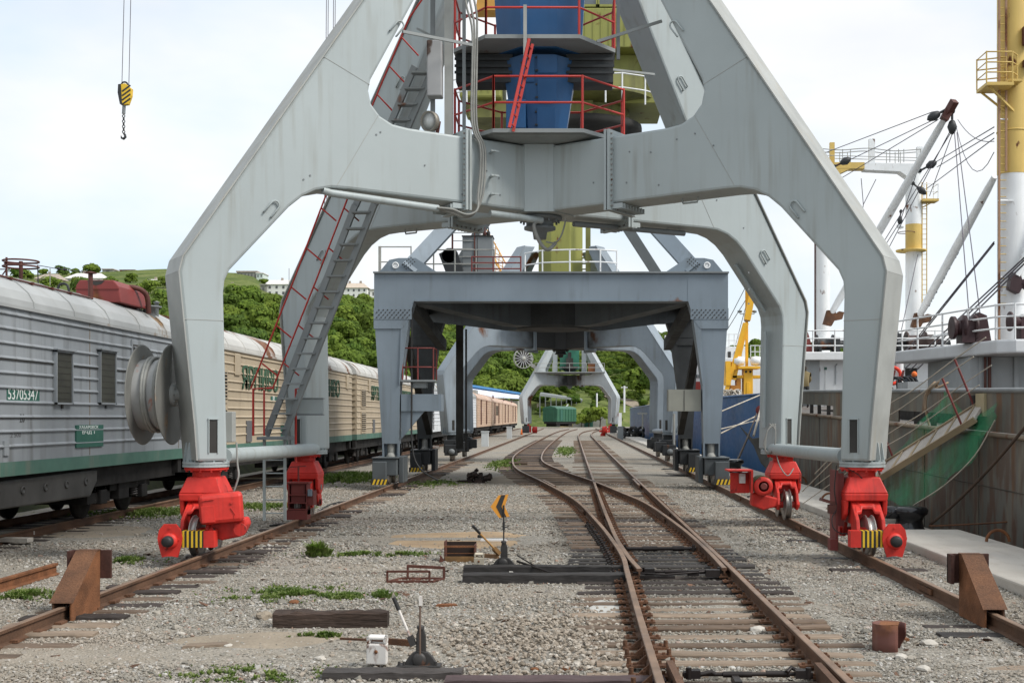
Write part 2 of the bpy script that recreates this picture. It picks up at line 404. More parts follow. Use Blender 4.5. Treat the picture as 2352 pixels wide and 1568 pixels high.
L.new(c, bs.inputs['Base Color']); bs.inputs['Roughness'].default_value = 1; bs.inputs['Specular IOR Level'].default_value = .1
bu = N.new('ShaderNodeBump'); bu.inputs['Strength'].default_value = 1; bu.inputs['Distance'].default_value = 1.2; L.new(nnoise(N, L, ge, .5, 6), bu.inputs['Height']); L.new(bu.outputs[0], bs.inputs['Normal'])
b = B(); na, nr = 220, 60
for j in range(nr):
    for i in range(na):
        xi = -1500 + 6000*i/(na-1); yf, yc, cy = hill_params(xi); t = -.06 + j/(nr-1)*1.5; Y = yf + (yc-yf)*t; X = (xi-CX)/F*Y
        b.v.append((X, Y, hill_z(X, Y)))
b.f = [(j*na+i, j*na+i+1, (j+1)*na+i+1, (j+1)*na+i) for j in range(nr-1) for i in range(na-1)]; b.s = [True]*len(b.f); b.mi = [0]*len(b.f)
tag(b.done('hill', GRASSH, norm=False), kind='structure')
def on_hill(x, y):
    'first point of the hill seen at photo pixel (x, y)'
    yf, yc, cy = hill_params(x); 
    for k in range(300):
        Y = yf + (yc*1.15-yf)*k/299
        if hill_z(W(x, Y), Y) >= H(y, Y): return V((W(x, Y), Y, hill_z(W(x, Y), Y)))
    return V((W(x, yc), yc, hill_z(W(x, yc), yc)))
# ================================================================== tracks
PROF = [(-.065, 0), (.065, 0), (.065, .012), (.012, .03), (.012, .12), (.037, .13), (.037, .162), (.03, .168), (-.03, .168), (-.037, .162), (-.037, .13), (-.012, .12), (-.012, .03), (-.065, .012)]
def rail(pts, par, name='rail', z=.008, sc=1., prof=PROF, mt=None):
    pts = [V((p[0], p[1], 0)) for p in pts]; b = B(); n = len(prof)
    for i, p in enumerate(pts):
        t = (pts[min(i+1, len(pts)-1)] - pts[max(i-1, 0)]).normalized(); s = V((t.y, -t.x, 0))
        b.v += [p + s*q[0] + V((0, 0, z + q[1]*sc)) for q in prof]
    for i in range(len(pts)-1):
        for k in range(n):
            b.f.append((i*n+k, i*n+(k+1) % n, (i+1)*n+(k+1) % n, (i+1)*n+k)); b.s.append(False); b.mi.append(1 if prof is PROF and 6 <= k <= 8 else 0)
    e = len(pts)-1
    for a in (0, e): b.f.append(tuple(a*n+k for k in range(n))); b.s.append(False); b.mi.append(0)
    return b.done(name, [mt or RAILM, RAILTOP], par)
WOODA = mat('old sleeper wood', (.17, .12, .085), .9, var=.35, vsc=2.5, fine=.35, stretch=(.12, 1, 1), bump=.6, bsc=30)
WOODB = mat('tarred sleeper wood', (.055, .042, .036), .8, var=.4, vsc=2.5, fine=.35, stretch=(.12, 1, 1), bump=.6, bsc=30)
WOODC = mat('bleached sleeper wood', (.27, .205, .15), .9, var=.3, vsc=2.5, fine=.3, stretch=(.12, 1, 1), bump=.6, bsc=30)
WOODD = mat('oiled sleeper wood', (.03, .025, .022), .6, var=.4, vsc=2.5, fine=.3, stretch=(.12, 1, 1), bump=.5, bsc=30)
SLM = {}
def sleeper(par, x0, x1, y, wd, top, m, rz=0., seed=None):
    ln = x1-x0; key = (m.name, random.randrange(4))
    if key not in SLM:
        b = B(); k = 7; ra = []
        for i in range(k+1):
            x = -.5 + i/k; jy = random.uniform(-.06, .06); jz = random.uniform(-.05, .02)*(1 if 0 < i < k else 2)
            ra.append([(x, -.5+jy, -1), (x, .5+jy, -1), (x, .5+jy+random.uniform(-.05, 0), -.08+jz), (x, .42+jy, jz), (x, -.42+jy, jz+random.uniform(-.02, .02)), (x, -.5+jy, -.1+jz)])
        for q in ra: b.v += [V(p) for p in q]
        for i in range(k):
            for j in range(6): b.f.append((i*6+j, i*6+(j+1) % 6, (i+1)*6+(j+1) % 6, (i+1)*6+j)); b.s.append(False); b.mi.append(0)
        b.f += [tuple(range(6)), tuple(k*6+j for j in range(6))]; b.s += [False]*2; b.mi += [0]*2
        o = b.done('sleeper', m, par); SLM[key] = o.data
    else:
        o = bpy.data.objects.new('sleeper', SLM[key]); COL.objects.link(o); o.parent = par
    o.scale = (ln, wd, .16); o.location = ((x0+x1)/2, y, top); o.rotation_euler = (random.uniform(-.02, .02), random.uniform(-.006, .006), rz + random.uniform(-.02, .02))
    return o
SLEEP = []      # rectangles kept nearly free of loose stones
def SL(par, x0, x1, y, wd, top, m, rz=0.):
    SLEEP.append((x0, x1, y, wd)); return sleeper(par, x0, x1, y, wd, top, m, rz)
def interp(pts, y):
    for a, c in zip(pts, pts[1:]):
        if a[1] <= y <= c[1]: return a[0] + (c[0]-a[0])*(y-a[1])/(c[1]-a[1])
    return pts[-1][0] if y > pts[-1][1] else pts[0][0]
def sp(pts, k=6): return [(p.x, p.y) for p in smooth([(a, c, 0) for a, c in pts], k)]

XL, XR = -5.78, 4.62
random.seed(11)
lt = T('crane_rail_track', 'single rusty crane rail on short timber sleepers left of the switches', 'crane rail', (0, 0, 0))
rail([(XL, 4), (XL, 12.1), (XL, 60), (XL, 240)], lt)
y = 7.6
while y < 62:
    m = random.choice([WOODA, WOODA, WOODB, WOODC] if y < 15 or random.random() < .3 else [WOODB, WOODB, WOODA])
    SL(lt, XL-.5+random.uniform(-.1, .1), -5.13+random.uniform(-.1, .14)-(.25 if y < 12 else 0), y, random.uniform(.2, .26), random.uniform(.015, .05), m, .06)
    y += random.uniform(.44, .58)
for yy in (22.6, 29.9, 36.8):
    for sx in (-1, 1): B().box((XL+sx*.03, yy, .085), (.03, .6, .07)).done('fishplate', RUST, lt)
b = B(); yy = 7.6
while yy < 30:
    for sx in (-1, 1): b.box((XL+sx*.085, yy, .035), (.08, .16, .03))
    yy += .52
tag(b.done('rail_clip', RUST, lt), kind='stuff')
rt = T('crane_rail_track', 'single rusty crane rail along the concrete quay, sleepers half buried', 'crane rail', (0, 0, 0))
rail([(XR, 4), (XR, 12.1), (XR, 60), (XR, 240)], rt)
y = 7.3; k = 0
while y < 60:
    k += 1
    if y < 11.6 or random.random() < .3:
        SL(rt, 3.95+random.uniform(-.15, .1), 5.35, y, .24, random.uniform(-.0, .035), WOODC if y < 12 else random.choice([WOODB, WOODD, WOODC]))
    y += .54
for yy in (15.6, 24.4, 33.):
    for sx in (-1, 1): B().box((XR+sx*.03, yy, .085), (.03, .6, .07)).done('fishplate', RUST, rt)

PA = [(.70, 4), (.72, 12), (.76, 16.5), (.78, 18.5), (.70, 21), (.5, 25), (.05, 31.5), (-.98, 40), (-2.3, 50), (-3.0, 60), (-3.32, 70), (-3.36, 85), (-3.2, 110), (-2.85, 150), (-2.1, 190), (-.6, 225)]
PB = [(2.17, 17.1), (2.185, 20), (2.11, 24), (1.85, 30), (1.35, 34.8), (.74, 40.2), (-.45, 48.8), (-1.4, 58), (-1.74, 68), (-1.84, 84), (-1.7, 110), (-1.35, 145), (-.6, 188), (.9, 225)]
PC = [(.95, 17.), (.83, 19.5), (.76, 24), (.72, 40), (.68, 100), (.8, 150), (2.2, 190), (6, 232)]
PD = [(2.25, 4), (2.26, 14), (2.27, 18), (2.25, 30), (2.2, 60), (2.2, 110), (2.35, 150), (3.7, 190), (7.6, 230)]
tk = T('railway_track', 'rusty railway track that forks at a switch between the crane rails', 'railway track', (0, 0, 0))
rail(sp(PA), tk); rail(sp(PD), tk)
BLADE = [(-.03, 0), (.03, 0), (.03, .165), (-.03, .165)]
rail(sp(PB), tk, name='closure_rail'); rail(sp(PC), tk, name='closure_rail')
rail([(.86, 23.6), (.9, 24), (.86, 38)][1:], tk, name='check_rail') if 0 else None
rail([(2.12, 38), (2.13, 42)], tk, name='check_rail'); rail([(-.55, 37.6), (-1.0, 41.2)], tk, name='check_rail')
# switch blades of the second switch at the bottom of the picture
rail([(.93, 6), (.86, 10.6)], tk, name='switch_blade', prof=BLADE); rail([(2.08, 6), (2.15, 10.5)], tk, name='switch_blade', prof=BLADE)
y = 7.2; random.seed(23)
while y < 17.2:
    m = random.choice([WOODA, WOODC, WOODC, WOODA]); m = WOODB if 15.6 < y else m
    e = random.uniform(-.12, .1)
    SL(tk, .08 + e + (.0 if y > 12.5 else .12), 2.85+random.uniform(-.1, .1), y, random.uniform(.15, .21), random.uniform(.018, .045), m, random.uniform(-.02, .02)); y += random.uniform(.40, .5)
while y < 62:
    xa = interp(PA, y); m = random.choice([WOODA, WOODA, WOODB, WOODC])
    if y < 20.5: m = WOODD
    elif y < 25: m = random.choice([WOODA, WOODB])
    x0 = xa-.72+random.uniform(-.06, .06); x1 = max(2.8, x0+2.6) if y < 44 else x0 + 3.05
    if y < 30: x0 = min(x0, -.02 + random.uniform(-.06, .04))
    SL(tk, x0, x1, y, random.uniform(.17, .24), random.uniform(.012, .04), m)
    if y > 40 and random.random() < .35: SL(tk, 0., 2.8, y, .22, .015, WOODA)
    y += random.uniform(.4, .5)
while y < 120:
    xa = interp(PA, y); SL(tk, xa-.6, xa+2.1, y, .26, .05, random.choice([WOODA, WOODB]))
    if y % 2 < 1: SL(tk, .1, 2.8, y, .24, .03, WOODA)
    y += .62
b = B(); random.seed(2)
for pts, ya, yb in ((PA, 7.2, 40), (PD, 7.2, 36), (PB, 19, 38), (PC, 19, 38)):
    yy = ya
    while yy < yb:
        x = interp(pts, yy)
        for sx in (-1, 1):
            b.box((x+sx*.12, yy, .052), (.13, .13, .022)); b.box((x+sx*.085, yy+.03, .075), (.03, .03, .04)); b.box((x+sx*.15, yy-.03, .07), (.028, .028, .03))
        yy += .47
tag(b.done('tie_plate', RUST, tk), kind='stuff')
for pts, yy in ((PA, 11.3), (PA, 20.4), (PD, 12.1), (PD, 22.3), (PB, 26), (PC, 27), (PD, 27.3), (PA, 28)):
    x = interp(pts, yy); x2 = interp(pts, yy+.6)
    for sx in (-1, 1): B().bar((x+sx*.032, yy, .085), (x2+sx*.032, yy+.6, .085), .03, .07).done('fishplate', RUST, tk)
# stretcher rods
OILY = mat('oily iron', (.028, .022, .02), .45, .4, var=.4, vsc=5, rust=.1)
def rod(ys_, xa, xb, z=.1, r=.022, name='stretcher_rod'):
    b = B(); b.tube([(xa, ys_, z), (xb, ys_+.02, z)], r, 8)
    b.tube([(xa+.35, ys_, z), (xa+.6, ys_, z)], r*1.5, 8); b.tube([(xb-.4, ys_+.02, z), (xb-.2, ys_+.02, z)], r*1.6, 8)
    for x in (xa+.05, xb-.05): b.box((x, ys_, z), (.08, .09, .05)); b.cyl((x, ys_-.05, z-.03), (x, ys_-.05, z+.07), .025, 8)
    return b.done(name, OILY, tk)
rod(17.25, .98, 2.15); rod(20.35, .84, 2.1, .09, .03); rod(10.35, .95, 2.08, .1, .018); rod(10.1, .8, 2.2, .05, .02)
b = B(); b.box((1.2, 16.95, .06), (.5, .05, .04)); b.tube([(.86, 17.05, .11), (1.3, 16.9, .1), (1.9, 17.1, .12)], .015, 6); b.box((1.72, 17.1, .1), (.16, .1, .08)); b.box((1.1, 17.12, .12), (.14, .16, .09)); b.box((2.0, 17.1, .1), (.2, .14, .1))
b.box((1.4, 10.22, .07), (.06, .3, .06)); b.box((1.98, 10.33, .11), (.12, .09, .07)); b.box((1.04, 10.33, .11), (.12, .09, .07)); b.tube([(1.08, 10.33, .1), (1.2, 10.35, .12), (1.24, 10.34, .1)], .022, 8); b.tube([(1.85, 10.34, .12), (1.9, 10.4, .15), (1.96, 10.36, .12)], .02, 8)
b.done('switch_linkage', OILY, tk)
# blocks and chairs heaped along rail A near the switch
b = B(); random.seed(5)
for i in range(26):
    yy = 17.2 + i*.32; x = interp(PA, yy)-.14; b.box((x, yy, .045), (.16, .13, .05), Matrix.Rotation(random.uniform(-.2, .2), 3, 'Z')); b.cyl((x-.04, yy, .08), (x-.04, yy, .13), .02, 6)
tag(b.done('rail_chair', OILY, tk), kind='stuff')
b = B()
for i in range(7):
    yy = 9.3 + i*.42; x = interp(PA, yy)
    for sx in (-1, 1): b.box((x+sx*.15, yy, .045), (.15, .08, .03), Matrix.Rotation(random.uniform(-.15, .15), 3, 'Z')); b.cyl((x+sx*.2, yy, .06), (x+sx*.2, yy, .12), .022, 6)
    b.prism([(0, 0), (.14, 0), (0, .12)], (x-.04, yy-.02, .03), (-1, 0, 0), (0, 0, 1), (0, .03, 0))
tag(b.done('rail_brace', RUST, tk), kind='stuff')

tt = T('railway_track', 'straight railway track carrying the refrigerator train', 'railway track', (0, 0, 0))
for x in (-10.45, -11.97): rail([(x, 5), (x, 60), (x, 240)], tt)
y = 7.; random.seed(8)
while y < 90: SL(tt, -12.6, -9.85, y, .24, .02, WOODB); y += .62

# ------------------------------------------------------------------ loose stones (geometry nodes instances of irregular stones)
def stone_nodes(m):
    g = bpy.data.node_groups.new('stones', 'GeometryNodeTree'); N = g.nodes; L = g.links
    g.interface.new_socket('Geometry', in_out='INPUT', socket_type='NodeSocketGeometry'); g.interface.new_socket('Geometry', in_out='OUTPUT', socket_type='NodeSocketGeometry')
    gi = N.new('NodeGroupInput'); go = N.new('NodeGroupOutput')
    ins = N.new('GeometryNodeInstanceOnPoints'); L.new(gi.outputs[0], ins.inputs['Points'])
    jo = N.new('GeometryNodeGeometryToInstance')
    for k in range(5):
        ic = N.new('GeometryNodeMeshIcoSphere'); ic.inputs['Radius'].default_value = .5; ic.inputs['Subdivisions'].default_value = 2 if k < 2 else 1
        sp_ = N.new('GeometryNodeSetPosition'); L.new(ic.outputs[0], sp_.inputs[0])
        nz_ = N.new('ShaderNodeTexNoise'); nz_.noise_dimensions = '4D'; nz_.inputs['W'].default_value = k*7.3; nz_.inputs['Scale'].default_value = 2.2; nz_.inputs['Detail'].default_value = 1
        ps = N.new('GeometryNodeInputPosition'); L.new(ps.outputs[0], nz_.inputs['Vector'])
        sb = N.new('ShaderNodeVectorMath'); sb.operation = 'SUBTRACT'; L.new(nz_.outputs['Color'], sb.inputs[0]); sb.inputs[1].default_value = (.5, .5, .5)
        ml = N.new('ShaderNodeVectorMath'); ml.operation = 'MULTIPLY'; L.new(sb.outputs[0], ml.inputs[0]); ml.inputs[1].default_value = (1.2, 1.2, 1.)
        L.new(ml.outputs[0], sp_.inputs['Offset'])
        sm = N.new('GeometryNodeSetMaterial'); sm.inputs['Material'].default_value = m; L.new(sp_.outputs[0], sm.inputs[0])
        L.new(sm.outputs[0], jo.inputs[0])
    L.new(jo.outputs[0], ins.inputs['Instance']); ins.inputs['Pick Instance'].default_value = True
    ix = N.new('FunctionNodeRandomValue'); ix.data_type = 'INT'; ix.inputs[4].default_value = 0; ix.inputs[5].default_value = 4; L.new(ix.outputs[2], ins.inputs['Instance Index'])
    rr = N.new('FunctionNodeRandomValue'); rr.data_type = 'FLOAT_VECTOR'; rr.inputs[0].default_value = (-.5, -.5, 0); rr.inputs[1].default_value = (.5, .5, 6.28); L.new(rr.outputs[0], ins.inputs['Rotation'])
    na = N.new('GeometryNodeInputNamedAttribute'); na.data_type = 'FLOAT_VECTOR'; na.inputs[0].default_value = 'sz'; L.new(na.outputs[0], ins.inputs['Scale'])
    L.new(ins.outputs[0], go.inputs[0]); return g
STONE, N, L, bs, ge = gnodes('ballast stone')
oi = N.new('ShaderNodeObjectInfo'); cr = N.new('ShaderNodeValToRGB'); L.new(oi.outputs['Random'], cr.inputs[0]); cr.color_ramp.interpolation = 'LINEAR'
for i, (p, c) in enumerate(((0., (.165, .155, .135)), (.3, (.27, .252, .216)), (.6, (.37, .338, .286)), (.74, (.28, .235, .185)), (.84, (.39, .375, .345)), (.955, (.52, .505, .475)), (.99, (.30, .19, .14)))):
    e = cr.color_ramp.elements[i] if i < 2 else cr.color_ramp.elements.new(p); e.position = p; e.color = (*c, 1)
c = nmix(N, L, nmap(N, L, nnoise(N, L, ge, 30, 3), .35, .7, 0, .5), cr.outputs[0], (.2, .18, .15))
big = nnoise(N, L, ge, .3, 4); c = nmix(N, L, nmap(N, L, big, .5, .65, 0, .5), c, (.33, .275, .22))
c = oily(N, L, ge, c); L.new(c, bs.inputs['Base Color']); bs.inputs['Roughness'].default_value = .9; bs.inputs['Specular IOR Level'].default_value = .2
SG = stone_nodes(STONE)
BSTONE, N, L, bs, ge = gnodes('brown broken stone')
oi = N.new('ShaderNodeObjectInfo'); cr = N.new('ShaderNodeValToRGB'); L.new(oi.outputs['Random'], cr.inputs[0])
for i, (p, c) in enumerate(((0., (.20, .165, .125)), (.5, (.31, .26, .205)), (.85, (.40, .35, .29)), (1., (.5, .46, .4)))):
    e = cr.color_ramp.elements[i] if i < 2 else cr.color_ramp.elements.new(p); e.position = p; e.color = (*c, 1)
L.new(nmix(N, L, nmap(N, L, nnoise(N, L, ge, 30, 3), .35, .7, 0, .5), cr.outputs[0], (.2, .165, .13)), bs.inputs['Base Color']); bs.inputs['Roughness'].default_value = .9
SGB = stone_nodes(BSTONE)
def stones(name, pts, sz, SG=SG):
    me = bpy.data.meshes.new(name); me.vertices.add(len(pts)); me.vertices.foreach_set('co', np.asarray(pts, dtype=np.float32).ravel())
    at = me.attributes.new('sz', 'FLOAT_VECTOR', 'POINT'); at.data.foreach_set('vector', np.asarray(sz, dtype=np.float32).ravel())
    o = bpy.data.objects.new(name, me); COL.objects.link(o); md = o.modifiers.new('stones', 'NODES'); md.node_group = SG; return tag(o, kind='stuff')
rng = np.random.default_rng(4)
def scatter(n, x0, x1, y0, y1, s0, s1, keep, pw=1.):
    x = rng.uniform(x0, x1, n); y = rng.uniform(y0, y1, n)
    # inside the view wedge (with a margin for other viewpoints)
    k = (np.abs(x+.4) < .6*y + 1.5); x, y = x[k], y[k]
    fld = np.sin(x*1.3+1.7*np.sin(y*.6))*.5 + np.sin(y*1.1+x*.7+2*np.sin(x*.9))*.5
    k = rng.random(len(x)) < np.clip(keep + .35*fld, .12, 1); x, y = x[k], y[k]
    free = np.ones(len(x), bool)
    for a, c, yy, wd in SLEEP:
        if yy > y1+1 or yy < y0-1: continue
        free &= ~((x > a-.02) & (x < c+.02) & (np.abs(y-yy) < wd*.52) & (rng.random(len(x)) < .9))
    for px in (XL, XR, -10.45, -11.97): free &= np.abs(x-px) > .085
    for pts in (PA, PB, PC, PD):
        ii = np.interp(y, [q[1] for q in pts], [q[0] for q in pts]); free &= (np.abs(x-ii) > .09) | (y < pts[0][1])
    for cx_, cy_, rx_, ry_ in PATCH:
        q = ((x-cx_)/rx_)**2 + ((y-cy_)/ry_)**2; free &= (q > .75+.4*rng.random(len(x))) | (rng.random(len(x)) < .12)
    x, y = x[free], y[free]; s = s0 + (s1-s0)*rng.random(len(x))**2.2
    z = .018*np.sin(x*2.)*np.cos(y*1.7)*0 + s*.12
    sz = np.stack([s*rng.uniform(.7, 1.3, len(s)), s*rng.uniform(.7, 1.3, len(s)), s*rng.uniform(.45, .8, len(s))], 1)
    return np.stack([x, y, z], 1), sz
p, s = scatter(185000, -8, 5.85, 7.5, 18, .014, .042, .8); 
tag(stones('gravel', p, s), 'loose grey and buff gravel spread between the rails', 'gravel')
p, s = scatter(120000, -11, 5.85, 18, 42, .024, .065, .7); 
tag(stones('gravel', p, s), 'grey gravel farther back around the switches and under the cranes', 'gravel')
# coarse stones
pp, ss = scatter(1100, -6.5, 5.6, 8, 18, .04, .10, .6)
tag(stones('coarse_stones', pp, ss), 'coarse pale stones lying on the gravel in the foreground', 'stones')
# heap of brown stones right of the near switch stand
x = rng.normal(-.1, .8, 2300); y = rng.normal(12.3, 1.2, 2300); k = (x < .55) & (y > 9) & (y < 15.5); x, y = x[k], y[k]; q = rng.uniform(.022, .052, len(x))
tag(stones('broken_stones', np.stack([x, y, q*.3 + .03*np.exp(-((x+.15)**2+(y-12.3)**2/2))], 1), np.stack([q*1.2, q, q*.75], 1), SGB), 'spread of broken brown stones right of the near switch stand', 'stones')

CHIP = mat('rusty and tarry chips', (.10, .055, .035), .9, var=.8, vsc=5)
SGC = stone_nodes(CHIP); pp, ss = scatter(1500, -8, 5.6, 8, 30, .03, .10, .45); ss[:, 0] *= 1.5; ss[:, 2] *= .35
tag(stones('litter', pp, ss, SGC), 'rust flakes, bark and tarry chips littering the gravel', 'litter')
# ------------------------------------------------------------------ weeds
LEAF, N, L, bs, ge = gnodes('weed leaves')
c = nmix(N, L, nmap(N, L, nnoise(N, L, ge, 3, 4), .35, .65), (.075, .115, .022), (.19, .225, .06)); L.new(c, bs.inputs['Base Color']); bs.inputs['Roughness'].default_value = .7
tr = N.new('ShaderNodeBsdfTranslucent'); tr.inputs[0].default_value = (.15, .3, .03, 1); ms = N.new('ShaderNodeMixShader'); ms.inputs[0].default_value = .25
L.new(bs.outputs[0], ms.inputs[1]); L.new(tr.outputs[0], ms.inputs[2]); L.new(ms.outputs[0], N['Material Output'].inputs[0])
def weeds(name, lab, c, rx, ry, n, h, seed, wd=.008):
    rg = np.random.default_rng(seed); b = B()
    for k in range(n):
        a = rg.uniform(0, 6.283); r = abs(rg.normal(0, .5)); px = c[0] + math.cos(a)*r*rx + rg.normal(0, rx*.08); py = c[1] + math.sin(a)*r*ry + rg.normal(0, ry*.08)
        if noise.noise(V((px*3.3, py*3.3, seed))) + .5*noise.noise(V((px*9, py*9, seed))) < .02 + r*.12: continue
        hh = h*rg.uniform(.3, 1.5)*max(.35, 1.15-r*.6)
        for q in range(3):
            d = rg.uniform(0, 6.283); l = hh*rg.uniform(.3, .9); u = V((math.cos(d), math.sin(d), 0)); s_ = V((-u.y, u.x, 0))*wd*rg.uniform(.7, 1.8)
            o = V((px, py, 0)); m1 = o + u*l*.5 + V((0, 0, hh*.6)); t = o + u*l + V((0, 0, hh*rg.uniform(.6, 1.)))
            b.add([o-s_*.4, o+s_*.4, m1+s_, m1-s_, t], [(0, 1, 2, 3), (3, 2, 4)])
    return tag(b.done(name, LEAF, norm=False), lab, 'grass', kind='stuff')
weeds('grass', 'low green weeds on the gravel left of the long timber', G(660, 1365), .95, .9, 3000, .06, 1)
weeds('grass', 'sparse green weeds in a row beside the sand patch', G(870, 1275), 1.5, .35, 1700, .07, 2)
weeds('grass', 'green weeds on the gravel above the long timber', G(790, 1372), .45, .35, 700, .06, 3)
weeds('grass', 'small green weeds above the near switch lever', G(885, 1370), .22, .3, 500, .09, 4)
weeds('grass', 'thin grass strip along the ledge at the lower left', G(745, 1462), .4, .12, 700, .05, 5)
weeds('grass', 'small tufts of weeds on the gravel at the bottom edge', G(575, 1550), .8, .45, 1500, .045, 6)
weeds('grass', 'thick green weeds behind the left crane rail by the train', G(800, 1100), 1.6, 3.6, 5000, .22, 7, .02)
weeds('grass', 'green weeds along the train track behind the near red bogie', G(350, 1180), 1.9, 1.6, 3500, .12, 8, .012)
weeds('grass', 'green weeds between the crane rail and the train under the ladder', G(600, 1165), 1.3, 1.6, 2600, .1, 9, .012)
weeds('grass', 'weeds around the loose rail at the left edge', G(60, 1370), .9, .5, 1300, .08, 10)
weeds('grass', 'weeds on the gravel just left of the far switch curve', G(1160, 1065), .9, 7, 3000, .12, 11, .03)
weeds('grass', 'pale weeds on the gravel around the dark scrap heap', G(1000, 1110), 1.5, 3, 2600, .06, 12, .02)
weeds('grass', 'weeds between the two far tracks', G(1300, 1035), .8, 12, 2200, .12, 13, .04)
weeds('grass', 'weeds behind the left rail stop', G(290, 1290), .7, .8, 1300, .07, 14)
w_ = tag(weeds('leafy_weed', '', G(727, 1278), .26, .15, 420, .2, 21, .017), 'tall bushy green weed standing alone on the gravel', 'plant'); del w_['kind']
FLB = mat('dirty floor beam paint', (.10, .115, .125), .6, var=.3, vsc=.8, streak=.5, scol=(.04, .04, .04))
# ================================================================== cranes of the arched kind
HW, HD = 5.19, 3.37
LA = math.hypot(HW, HD)
ARM = [(2.05, 11.6), (6.50, 4.84), (6.56, 4.60), (6.32, 2.2), (6.28, 1.62), (5.80, 1.62), (5.86, 4.3), (5.84, 4.5), (5.76, 4.68), (4.78, 5.78), (4.56, 5.97), (4.32, 6.1), (4.05, 6.17), (3.75, 6.18), (.5, 6.14), (.5, 7.35),
       (2.62, 7.36), (2.92, 7.39), (3.16, 7.5), (3.32, 7.68), (3.37, 7.9), (3.33, 8.1), (1.45, 11.6)]
def arm_frame(sx, sy):
    d = V((sx*HW, sy*HD, 0))/LA; t = V((-d.y, d.x, 0)); return d, t
def oct_(a, b, c, z): # octagon: front half a at depth c, side half b
    return [V(p) for p in ((-a, -c, z), (a, -c, z), (b, -.4, z), (b, .4, z), (a, c, z), (-a, c, z), (-b, .4, z), (-b, -.4, z))]
def lift_lug(par, p, out_, up, mt, s=1.):
    'U shaped lifting eye standing off a face'
    p, o, u = V(p), V(out_), V(up); sd = o.cross(u)
    pts = [p - sd*.07*s, p - sd*.07*s + o*.03, p - sd*.07*s + o*.03 + u*.2*s] + [p + o*.03 + u*.2*s + sd*(.07*s*-math.cos(a)) + u*.07*s*math.sin(a) for a in (.5, 1., 1.57, 2.1, 2.6)] + [p + sd*.07*s + o*.03 + u*.2*s, p + sd*.07*s + o*.03 - u*.02, p + sd*.07*s]
    return B().tube(pts, .016*s, 6).done('lifting_eye', mt, par)
